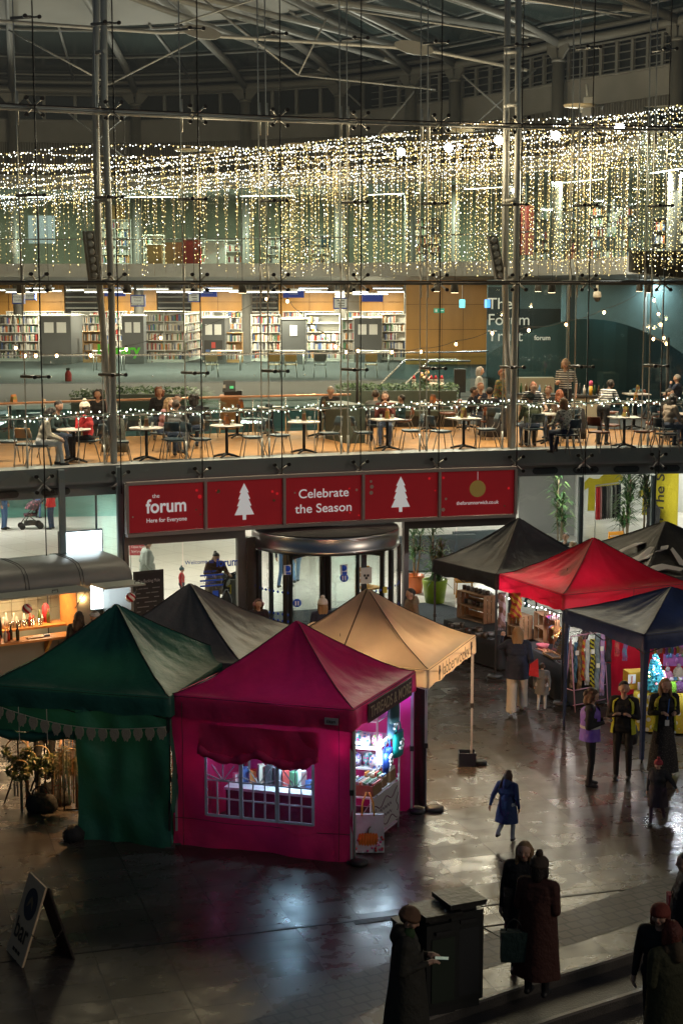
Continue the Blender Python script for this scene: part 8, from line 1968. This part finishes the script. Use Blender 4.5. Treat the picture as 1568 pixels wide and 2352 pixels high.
fp=MB().prism([p0_,p1_,p2_,p3_],-nfr*.025).build('front_board',crb,sgn);MB().prism([fb_,fb_+wv_,top1+wv_-nfr*.03,top1-nfr*.03],nb_.normalized()*.025).build('rear_board',edg,sgn)
xb_=-wv_.normalized();yb_=(p3_-p0_).normalized();Hl_=(p3_-p0_).length;bp0=lambda u,v,o_=.004:p1_+xb_*.62*u+yb_*Hl_*v+nfr*o_
mb=MB();mb.prism([bp0(.55,.7)+xb_*.2*math.cos(k*PI/12)+yb_*.2*math.sin(k*PI/12)for k in range(24)],nfr*.004);mb.build('round_badge',M('badge_blue',(.02,.035,.06),.5),fp)
mb=MB();mb.prism([bp0(.55,.7,.009)+xb_*x+yb_*y for x,y in((-.1,-.06),(-.06,.04),(0,.1),(.07,.05),(.1,-.06),(.05,-.02),(.0,.03),(-.05,-.03))],nfr*.003);mb.build('badge_emblem',M('badge_tan',(.25,.18,.1),.6),fp)
text('lettering','bar',bp0(.5,.34),xb_,yb_,.36,edg,fp,bold=.01);[MB().prism([bp0(u_,.08),bp0(u_+.11,.08),bp0(u_+.11,.12),bp0(u_,.12)],nfr*.003).build('small_print',edg,fp)for u_ in(.3,.45,.6)]
mb=MB();ca=p0_.lerp(p3_,.42);cb=fb_.lerp(top1,.42)
for k in range(22):t_=k/21;q=ca.lerp(cb,t_)-Vector((0,0,.16*4*t_*(1-t_)));q2=ca.lerp(cb,min(1,t_+1/21))-Vector((0,0,.16*4*min(1,t_+1/21)*(1-min(1,t_+1/21))));mb.path([q,(q+q2)/2+Vector((0,0,.012 if k%2 else-.012)),q2],.008,5)
mb.build('chain',edg,sgn)
# ---------------------------------------------------------------- people on the square
cream_t=cl('cream_trousers',(.5,.45,.38));hv=M('hi_vis_yellow',(.4,.42,.02),.5,bump=.1,bscale=20);pv=cl('violet_vest',(.16,.08,.42),.5)
q=P(1186,1638);o,T,HP,s=person('woman with long fair hair in navy jacket and cream trousers at the red stall',q,PI/2-.15,1.72,legs='walk',arms=((.15*1,.12,-.1),'down')and(((.16,.14,-.12),(.13,.3,.06)),'down'),top=navy,low=cream_t,shoe=cl('trainers',(.4,.38,.34)),hair=blond,style='long',bulk=1.28,step=.2,hi=True,coat=dict(mat=navy,rings=((.72,.235,.19),(.85,.235,.19),(1.0,.22,.18),(1.2,.2,.17))))
mb=MB()
for sx,kx in((-1,-.1),(1,.1)):f=.2*(1 if sx>0 else-1);mb.loft([[Vector(((sx*.1+r*math.cos(k*PI/8)),yc+r*math.sin(k*PI/8),z))*s for k in range(16)]for z,r,yc in((.95,.115,0),(.75,.115,f*.25+.02),(.5,.1,f*.7+.05),(.3,.098,f*.95+.02),(.1,.105,f*1.2-.02))],0,True,False)
loc_build(mb,'wide_trousers',cream_t,o)
q=P(1243,1632);o,T,HP,s=person('toddler in a grey coat and pale tights walking beside the red stall',q,PI/2-.3,.95,legs='walk',step=.12,top=greyk,low=cl('tights_pale',(.5,.5,.5)),shoe=cl('shoe_pale',(.4,.4,.4)),hair=brh,bulk=1.5,arms=('down','back'),hi=True,coat=dict(mat=greyk,rings=((.62,.26,.22),(.8,.25,.21),(1.1,.2,.18))))
tag(MB().prism([D(1217,1527,29.9),D(1235,1514,29.9),D(1237,1556,29.9),D(1214,1552,29.9)],(0,.05,0)).build('carrier_bag',redj),'bright red carrier bag held by the fair haired woman','bag')
q=P(1353,1806);o,T,HP,s=person('woman with curly brown hair in a violet steward vest looking at her phone',q,-.15,1.66,top=black,low=black,hair=hairm('brown_mid',(.1,.05,.022)),style='curly',bulk=1.3,arms=('fwd','fwd'),nod=.3,hi=True);vest(o,T,s,pv,.86,1.44,.21,.5,(1.08,),.18)
w_=T(-.0,.33,1.2);ph=WM[o.name]@w_;tag(MB().box(ph,(.08,.15,.012),-.3).build('mobile_phone',soc),'dark mobile phone in the hands of the violet vested steward','phone')
q=P(1428,1790);o,T,HP,s=person('steward with dark hair in an open yellow hi vis vest, arms folded',q,-PI/2-.35,1.7,top=black,low=black,hair=dkh,style='short',bulk=1.12,arms=('fold','fold'),yaw=.35,hi=True);vest(o,T,s,hv,.84,1.46,.2,.85,None,.155)
q=P(1521,1782);o,T,HP,s=person('fair haired steward in yellow hi vis vest and long dark patterned skirt',q,-PI/2+.1,1.7,top=black,low=black,hair=blond,style='long',bulk=1.15,arms=('fwd','fwd'),hi=True,coat=dict(mat=patterned('skirt_print',(.06,.05,.045),(.015,.014,.014),(.02,.018,.018),40),name='skirt',rings=((.1,.27,.22),(.4,.24,.2),(.75,.19,.165),(1.0,.15,.13))));vest(o,T,s,hv,.84,1.46,.2,.8,None,.155)
lw=WM[o.name];MB().prism([lw@T(-.05,.135,1.42),lw@T(-.03,.135,1.42),lw@T(.005,.16,1.06),lw@T(-.015,.16,1.06)],(0,-.004,0)).build('lanyard',M('lanyard_blue',(.03,.12,.4),.6),o);MB().box(lw@T(0,.17,1.0),(.07,.01,.1)).build('badge_card',paper,o)
q=P(1508,1892);o,T,HP,s=person('small child in a red striped bobble hat and dark coat',q,-PI/2-.6,1.02,legs='walk',step=.16,top=black,low=cl('plum',(.04,.02,.04)),bulk=1.5,hair=dkh,arms=('out','down'),hi=True,hat=('bobble',striped('hat_red',(.4,.03,.04),(.12,.02,.03),60)),coat=dict(mat=cl('coat_plum',(.02,.012,.02)),rings=((.5,.28,.24),(.8,.26,.22),(1.1,.2,.18))))
q=P(1163,1936);o,T,HP,s=person('girl with flying brown hair in a blue coat running across the paving',q,PI/2-.5,1.12,legs='run',top=cl('blue_coat',(.012,.035,.12)),low=cl('pale_leggings',(.25,.3,.36)),shoe=cl('boots',(.02,.02,.025)),hair=brh,style='fly',bulk=1.3,arms=('back','down'),hi=True,coat=dict(mat=cl('blue_coat',(.012,.035,.12)),rings=((.52,.28,.24),(.7,.26,.22),(.95,.21,.18),(1.15,.18,.16)),hood=True))
q=P(936,2082,1.76);o,T,HP,s=person('person in ochre beanie and long dark cloak looking at a lit phone',(q.x,q.y,0),-.1,1.73,top=cl('dark_loden',(.03,.028,.02)),low=black,hair=dkh,bulk=1.3,arms=('fwd','fwd'),nod=.35,hi=True,hat=('beanie',cl('beanie_ochre',(.14,.07,.035))),coat=dict(mat=cl('dark_loden',(.03,.028,.02)),rings=((.2,.31,.27),(.6,.28,.24),(.95,.25,.2),(1.3,.22,.17)),hood=True))
blob('scarf',[(tuple(T(-.05,0,1.49)),.07*s,tuple(T(.05,.02,1.49)),.07*s,0)],.014,[cl('scarf_green',(.03,.07,.02))],o)
p=WM[o.name]@T(.0,.37,1.2);ph=thing('mobile_phone','lit mobile phone held by the person in the ochre beanie','phone',tuple(p));MB().box(p,(.15,.08,.012),-.1).build('case',soc,ph);MB().box(p+Vector((0,0,.008)),(.14,.07,.004),-.1).build('display',M('phone_glow',(.6,.8,.7),.5,emit=(.5,.75,.6),es=.08),ph)
q=P(1238,1966,1.72);o,T,HP,s=person('woman in a long russet coat seen from behind at the steps',(q.x,q.y,0),PI/2-.5,1.7,top=cl('russet',(.07,.022,.015)),low=black,hair=dkh,style='bob',bulk=1.35,arms=('fwd','fwd'),hi=True,hat=('bobble',cl('beanie_brown',(.06,.04,.025))),coat=dict(mat=cl('russet',(.07,.022,.015)),rings=((.28,.29,.25),(.6,.27,.23),(.95,.24,.2),(1.25,.22,.18))))
q2=P(1217,1936,1.68);o,T,HP,s=person('fair haired woman in a hooded black coat facing her friend in russet',(q2.x-.05,q2.y+.1,0),-PI/2-.3,1.66,top=black,low=black,hair=blond,style='long',bulk=1.3,arms=('down','down'),hi=True,coat=dict(mat=black,rings=((.45,.25,.21),(.95,.23,.19),(1.2,.2,.17)),hood=True))
def bag(px,py,w_,h,mat,lab,Y):
 c=D(px,py,Y);o=thing('shopping_bag',lab,'bag',tuple(c));MB().prism([c+Vector((-w_/2,0,0)),c+Vector((w_/2,0,0)),c+Vector((w_/2*1.02,0,h)),c+Vector((-w_/2*1.02,0,h))],(0,.14,0)).build('body',mat,o);MB().path([c+Vector((w_*.3*math.cos(t_),.07,h+.14*math.sin(t_)))for t_ in np.linspace(0,PI,9)],.008,5).build('handle',soc,o)
bag(1180,2212,.3,.36,cl('paper_teal',(.012,.035,.03)),'dark teal paper bag hanging beside the russet coat',q.y-.15);bag(1176,2116,.2,.4,black,'black shoulder bag at the hip of the hooded woman',q2.y);bag(1266,2215,.16,.3,navy,'dark blue bag right of the russet coat',q.y+.1)
zs_=-.15;q=P(1545,2112,1.7+zs_-.0);o,T,HP,s=person('person in an olive parka with fur hood on the steps at the right edge',(q.x,q.y,-.3),PI/2+.3,1.82,top=cl('parka_olive',(.045,.045,.018)),low=black,hair=hairm('henna',(.14,.03,.015)),style='bob',bulk=1.4,hi=True,arms=('fwd','fwd'),coat=dict(mat=cl('parka_olive',(.045,.045,.018)),rings=((.5,.28,.24),(.95,.26,.22),(1.25,.23,.19)),hood=True,hoodmat=cl('fur_hood',(.09,.06,.03))))
q=P(1528,2096,1.68);o,T,HP,s=person('red haired person in dark clothes just behind the olive parka',(q.x,q.y+.25,0),-PI/2-.5,1.66,top=black,low=black,hair=hairm('henna',(.2,.04,.02)),style='bob',bulk=1.25,hi=True,hat=('beanie',cl('beanie_rust',(.2,.035,.02))))
q=P(1578,1960,1.7);person('person in dark coat cut by the right edge of the view',(q.x,q.y,0),PI,1.7,top=black,low=black,hair=dkh,bulk=1.3,hi=True,coat=dict(mat=black,rings=((.4,.26,.22),(.95,.24,.2),(1.2,.2,.17))))
bag(1556,2118,.24,.34,cl('bag_red',(.2,.015,.03)),'dark red bag at the right edge above the olive parka',P(1556,2120,.5).y)
q=P(593,1377,1.5);person('girl in pink earmuffs and dark coat before the revolving door',(q.x,q.y,0),-PI/2+.2,1.5,top=cl('coat_plum',(.02,.012,.02)),hair=brh,style='long',bulk=1.2,hat=('earmuffs',cl('muff_pink',(.25,.12,.13))))
q=P(741,1370,1.72);person('woman in white bobble hat and navy coat walking to the revolving door',(q.x,q.y,0),PI/2+.1,1.66,top=navy,hair=blond,style='long',bulk=1.25,hat=('bobble',cl('hat_white',(.6,.55,.5))))
q=P(944,1352,1.72);person('young person with dark hair in a tan jacket right of the revolving door',(q.x,q.y,0),PI+.35,1.72,top=cl('tan_jacket',(.22,.16,.1)),low=black,hair=dkh,bulk=1.3,coat=dict(mat=cl('tan_jacket',(.22,.16,.1)),rings=((.75,.22,.18),(.95,.22,.18),(1.15,.2,.16)),hood=True))
q=P(105,1810);person('stallholder in dark boots standing behind the rolled flap of the green tent',q,-PI/2,1.7,legs='walk',top=black,low=black,shoe=cl('boot_grey',(.06,.055,.05)),hair=dkh,bulk=1.1)
# ---------------------------------------------------------------- plants, seats and shop seen in the ground floor hall
dr1=[M('dracaena_green',(.03,.09,.03),.4),M('dracaena_light',(.09,.17,.05),.4)]
def dracaena(q,h,lab,pot_r,pot_h,potm,heads=3,n=34,L_=.5):
 o=thing('potted_plant',lab,'plant',tuple(q));MB().lathe(q,[(.01,0),(pot_r*.75,0),(pot_r,pot_h*.9),(pot_r*1.02,pot_h),(pot_r*.9,pot_h),(pot_r*.88,pot_h-.05),(.01,pot_h-.06)],24).build('pot',potm,o)
 for k in range(heads):
  hx=q+Vector((rs.uniform(-.2,.2),rs.uniform(-.15,.15),0));top=h*(1-.2*k);MB().path([hx*.3+q*.7+Vector((0,0,pot_h-.1-(hx*.3+q*.7).z+q.z)),hx+Vector((0,0,top*.6)),hx+Vector((.03,0,top))],.025,6).build('stem',M('stem_pale',(.25,.2,.13),.7),o)
  mb=MB()
  for i in range(n):
   a_=rs.uniform(0,6.28);z0=top*rs.uniform(.62,1.0);e=rs.uniform(.1,1.1);b0=hx+Vector((0,0,z0));ln=L_*rs.uniform(.7,1.2);d=Vector((math.cos(a_)*math.cos(e),math.sin(a_)*math.cos(e),math.sin(e)));sd=d.cross(Vector((0,0,1))).normalized()*.028
   m1=b0+d*ln*.5;m2=b0+d*ln*.9+Vector((0,0,-.35*ln));mb.add([b0-sd*.4,b0+sd*.4,m1+sd,m1-sd,m2],[(0,1,2,3),(3,2,4)],rs.randrange(2),True)
  mb.build('foliage',dr1,o)
 return o
limep=M('pot_lime',(.35,.5,.02),.3);orgp=M('pot_orange',(.6,.12,.02),.35)
dracaena(P(998,1384),1.95,'tall bushy dracaena in a lime green pot inside the glass',.33,.62,limep,4,60,.55);dracaena(P(952,1362),2.1,'slim dracaena in an orange pot beside the lime green one',.26,.5,orgp,3,40,.5)
q=D(1285,1205,47);q.z=0;dracaena(q,2.55,'tall spiky plant before the grey partition',.3,.5,M('pot_grey',(.2,.2,.2),.5),3,60,.6)
q=D(1440,1200,49);q.z=0;dracaena(q,2.9,'tall drooping fig tree beside the clothes rail',.3,.5,M('pot_grey'),4,80,.7);q=D(1478,1200,50);q.z=0;dracaena(q,2.9,'second drooping tree right of the clothes rail',.3,.5,M('pot_grey'),3,70,.7)
grc=M('seat_greyblue',(.06,.08,.09),.6);ylc=M('seat_orange',(.6,.26,.02),.5)
def sofa(px,py,Y,w_,lab,mat,rz=0.2):
 q=D(px,py,Y);q.z=0;o=thing('sofa',lab,'sofa',tuple(q),rz);Mx=WM[o.name];X=Mx.to_3x3()
 MB().box(Mx@Vector((0,0,.25)),(w_,.75,.36),X=X).build('seat',mat,o);MB().box(Mx@Vector((0,.36,.6)),(w_,.18,.75),X=X).build('backrest',mat,o)
 for s in(-1,1):MB().box(Mx@Vector((s*(w_/2-.08),-.05,.35)),(.16,.7,.5),X=X).build('armrest',mat,o)
sofa(1000,1220,46,2.6,'dark buttoned sofa behind the plant pots',grc);sofa(1130,1210,47,2.2,'dark buttoned sofa behind the charcoal tent peak',grc,.3);sofa(1245,1200,45,2.0,'dark grey green sofa with two visitors',M('seat_greygreen',(.06,.09,.085),.6),-.2);sofa(1330,1215,44,1.2,'grey green armchair right of the visitors',M('seat_greygreen'),.8)
for i,(px,py,Y,lab)in enumerate(((1066,1248,42,'orange slatted chair behind the plant pots'),(1357,1222,44,'orange chair beside the armchair'),(1425,1195,47,'orange chair at the table near the clothes rail'),(1580,1225,44,'orange chair at the far right of the hall'),(848,1262,41,'orange chair behind the revolving door'))):
 q=D(px,py,Y);q.z=0;o=thing('orange_chair',lab,'chair',tuple(q),.2*i);Mx=WM[o.name]
 X=Mx.to_3x3();MB().box(Mx@Vector((0,0,.44)),(.5,.48,.05),X=X).build('seat',ylc,o)
 for z in(.6,.75,.9):MB().box(Mx@Vector((0,.24,z)),(.5,.03,.11),X=X).build('back_slat',ylc,o)
 for sx in(-1,1):MB().box(Mx@Vector((sx*.23,.26,.48)),(.04,.03,.96),X=X).build('back_post',ylc,o);MB().tube(Mx@Vector((sx*.22,-.2,0)),Mx@Vector((sx*.2,-.18,.42)),.02,6).build('leg',ylc,o)
for i,(px,py,Y,lab)in enumerate(((1095,1345,38.6,'dark round cafe table right of the plant pots'),(1405,1205,46,'grey table with a folding frame near the clothes rail'),(1545,1195,47,'table at the right edge of the hall'))):
 q=D(px,py,Y);q.z=0;o=thing('hall_table',lab,'table',tuple(q));MB().lathe(q+Vector((0,0,.71)),[(.01,0),(.42,0),(.42,.03),(.01,.03)],20).build('tabletop',M('hall_top',(.3,.31,.31),.5),o);MB().tube(q+Vector((0,0,.03)),q+Vector((0,0,.71)),.035,8).build('column',soc,o);MB().lathe(q,[(.3,0),(.3,.02),(.03,.04)],14).build('base',soc,o)
for i,(px,py,Y,face,lab)in enumerate(((1075,1395,37.9,1.2,'dark seat steel chair inside the glass right of the lime pot'),(1125,1385,38.3,2.4,'dark seat steel chair behind the charcoal tent'),(1375,1205,45.5,.2,'dark chair left of the grey hall table'),(1440,1205,46,2.9,'dark chair right of the grey hall table'),(1520,1205,46,.3,'dark chair at the table by the right edge'))):
 q=D(px,py,Y);chair(q.x,q.y,face,lab,'blue',z=0.01)
q=D(1318,1196,44.6);person('visitor in a black leather jacket reclining on the grey green sofa',(q.x-.3,q.y,0),-2.2,1.72,legs='sit',top=black,hair=dkh,arms=('table','table'),lean=-.25);q=D(1330,1250,43.3);person('fair haired visitor in dark clothes sitting before the sofa',(q.x,q.y,0),2.4,1.7,legs='sit',top=black,hair=blond,lean=.3)
yl=cl('shop_yellow',(.6,.5,.02));q0_,q1_=D(1352,1100,53),D(1405,1100,53)
cr=thing('clothes_rail','steel clothes rail of red, black and grey garments in the hall shop','clothes rail',(D(1385,1150,51).x,51,0));c0,c1=D(1368,1115,51),D(1425,1108,50.4)
MB().tube(c0,c1,.02,6).build('rail',alu,cr);MB().tube(c0,(c0.x,c0.y,0),.02,6).build('upright',alu,cr);MB().tube(c1,(c1.x,c1.y,0),.02,6).build('upright',alu,cr)
for k in range(12):
 p=c0.lerp(c1,(k+.5)/12);m_=(redj,redj,cl('pink',(.4,.2,.2)),black,black,greyk,greyk,paleg,black,greyk,black,navy)[k];g_=MB().loft([[p+Vector((.03*math.cos(a_)*1.0,w_*math.sin(a_),-z))for a_ in np.linspace(0,2*PI,10,endpoint=False)]for z,w_ in((.06,.06),(.12,.2),(.5,.22),(1.1,.25))]).build('garment',m_,cr)
 MB().path([p,p+Vector((0,0,-.05)),p+Vector((0,.12,-.1))],.006,4).build('hanger',alu,g_)
for i,(px,py,w_,h,lab)in enumerate(((1368,1135,.8,1.2,'yellow jersey display left of the clothes rail'),(1405,1112,.7,.8,'yellow jersey hanging high behind the clothes rail'),(1487,1150,.5,1.0,'yellow jersey board right of the drooping trees'))):
 q=D(px,py,56.5-i);o=thing('jersey',lab,'jersey',tuple(q),0,'yellow jerseys in the hall shop');MB().prism([q+Vector((x*w_,0,z*h))for x,z in((-.35,-.5),(.35,-.5),(.33,.2),(.55,.1),(.6,.3),(.3,.5),(.1,.46),(-.1,.46),(-.3,.5),(-.6,.3),(-.55,.1),(-.33,.2))],(0,.05,0)).build('cloth',yl,o);MB().tube(q+Vector((0,.02,.45*h)),(q.x,q.y+.02,3.7),.008,4).build('hanger',alu,o)
mb=MB();q=D(1348,1120,55);
q=D(1530,1140,49.5);yc=thing('yellow_pillar','yellow pillar lettered On The Stairs at the right of the hall','pillar',(q.x,q.y,0));r_=27*49.5/FPX;MB().tube((q.x,q.y,0),(q.x,q.y,3.7),r_,24).build('shaft',yl,yc);MB().tube((q.x,q.y,.0),(q.x,q.y,.15),r_*1.08,24).build('base',soc,yc)
text('lettering','On The Stairs',Vector((q.x-r_*.7,q.y-r_*.8,1.9)),(0,0,1),(-.8,.6,0),.42,M('ink_black',(.02,.02,.02),.5),yc,bold=.01,fit=3.0)
mn=thing('dressed_mannequin','dark coat on a stand left of the yellow pillar','mannequin',(D(1502,1150,48.8).x,48.8,0));q=D(1502,1110,48.8);MB().loft([[Vector((q.x+.2*w_*math.cos(a_),48.8+.14*w_*math.sin(a_),z))for a_ in np.linspace(0,2*PI,14,endpoint=False)]for z,w_ in((.5,1.2),(1.0,1.0),(1.4,1.1),(1.55,.5))]).build('coat',black,mn);MB().tube((q.x,48.8,0),(q.x,48.8,1.6),.02,6).build('pole',alu,mn);MB().lathe((q.x,48.8,0),[(.2,0),(.2,.02),(.02,.03)],12).build('base',soc,mn)
def pushchair(q,lab,mat,rz,nm='pushchair',sc_=1.0,hood=True):
 o=thing(nm,lab,'pushchair',tuple(q),rz);Mx=WM[o.name];W3_=lambda x,y,z:Mx@(Vector((x,y,z))*sc_)
 for sx,sy,r in((-.24,.3,.1),(.24,.3,.1),(-.26,-.3,.12),(.26,-.3,.12)):
  wq_=MB().lathe(W3_(sx,sy,r),[(r*sc_*.7,-.02),(r*sc_,-.02),(r*sc_,.02),(r*sc_*.7,.02),(r*sc_*.7,-.02)],16,0,Mx.to_3x3()@Vector((1,0,0))).build('wheel',soc,o);MB().lathe(W3_(sx,sy,r),[(.01,-.015),(r*sc_*.68,-.01),(r*sc_*.68,.01),(.01,.015)],10,0,Mx.to_3x3()@Vector((1,0,0))).build('hub',M('hub_grey',(.25,.25,.25),.4),wq_)
 for sx in(-1,1):MB().path([W3_(sx*.24,.32,.12),W3_(sx*.23,.05,.5),W3_(sx*.22,-.45,1.0)],.016,6).build('frame_bar',soc,o);MB().tube(W3_(sx*.25,-.32,.12),W3_(sx*.23,.1,.5),.016,6).build('frame_bar',soc,o)
 MB().tube(W3_(-.22,-.45,1.0),W3_(.22,-.45,1.0),.02,6).build('handlebar',soc,o);MB().box(W3_(0,0,.48),(.4*sc_,.4*sc_,.08),rz).build('seat',mat,o);MB().box(W3_(0,0,.2),(.38*sc_,.4*sc_,.14),rz).build('basket',soc,o)
 if hood:
  mb=MB();rings=[]
  for i in range(9):an=PI*.02+PI*.62*i/8;rings.append([W3_(.24*math.cos(b_),-.16+.34*math.cos(an)*math.sin(b_),.62+.36*math.sin(an)*math.sin(b_)+(.05 if i==0 else 0))for b_ in np.linspace(0,PI,12)])
  mb.loft(rings,0,True,False,False);mb.prism([W3_(-.22,-.2,.5),W3_(.22,-.2,.5),W3_(.22,-.32,.95),W3_(-.22,-.32,.95)],Mx.to_3x3()@Vector((0,-.02,0)));mb.build('hood',mat,o)
 return o
flp=patterned('pram_flowers',(.35,.12,.16),(.04,.025,.035),(.03,.02,.03),11)
pushchair(P(70,1214),'pushchair with a dark flowered hood at the left of the hall',flp,1.9)
q=P(503,1400);pushchair(q,'pram with a pale blanket under the bending woman',cl('pram_black',(.03,.03,.03)),1.2,'pram',1.0)
tag(MB().ball(q+Vector((.1,.02,.75)),(.24,.3,.2),12).build('pram_blanket',cl('blanket_pale',(.5,.52,.5))),'pale quilted bundle in the pram','blanket')
for px,py,lab,c in((488,1362,'green carrier bag hanging on the pram',(.05,.4,.08)),(520,1380,'dark carrier bag hanging on the pram',(.03,.03,.035))):p=P(px,py,.45);tag(MB().loft([[p+Vector((.13*w_*math.cos(k*PI/5),.08*w_*math.sin(k*PI/5),z))for k in range(10)]for z,w_ in((-.15,.8),(0,1.1),(.18,.7),(.28,.25))]).build('carrier_bag',cl('bag_%d'%px,c,.4)),lab,'bag')
q=P(545,1398);o=thing('basket_stand','grey stand with plastic bags and a yellow notice by the entrance post','stand',tuple(q));MB().box(q+Vector((0,0,.4)),(.62,.45,.8)).build('body',M('stand_grey',(.12,.13,.12),.5),o);mb=MB()
for k in range(9):mb.ball(q+Vector((rs.uniform(-.25,.25),rs.uniform(-.15,.15),.84)),rs.uniform(.06,.1),8,k%3)
mb.build('plastic_bags',[M('plastic_white',(.7,.7,.72),.3),M('plastic_red',(.6,.05,.05),.3),M('plastic_blue',(.2,.35,.6),.3)],o);MB().box(q+Vector((-.22,-.24,.55)),(.17,.02,.24)).build('notice',M('notice_yellow'),o);MB().box(q+Vector((-.22,-.255,.55)),(.1,.01,.12)).build('notice_mark',soc,o)
q=D(325,1262,42.5);o=thing('notice_board','small red notice board inside the entrance at the left','notice board',(q.x-.05,q.y,0));MB().box((q.x-.05,q.y,q.z),(.55,.03,.32)).build('panel',M('notice_red',(.35,.05,.06),.5),o);MB().tube((q.x-.3,q.y+.03,0),(q.x-.3,q.y+.03,q.z+.2),.02,6).build('post',alu,o);MB().tube((q.x+.2,q.y+.03,0),(q.x+.2,q.y+.03,q.z+.2),.02,6).build('post',alu,o)
text('lettering','Classic football',Vector((q.x-.05,q.y-.02,q.z+.07)),(1,0,0),(0,0,1),.09,paper,o,fit=.45);text('lettering','Signed programmes',Vector((q.x-.05,q.y-.02,q.z-.05)),(1,0,0),(0,0,1),.09,paper,o,fit=.45)
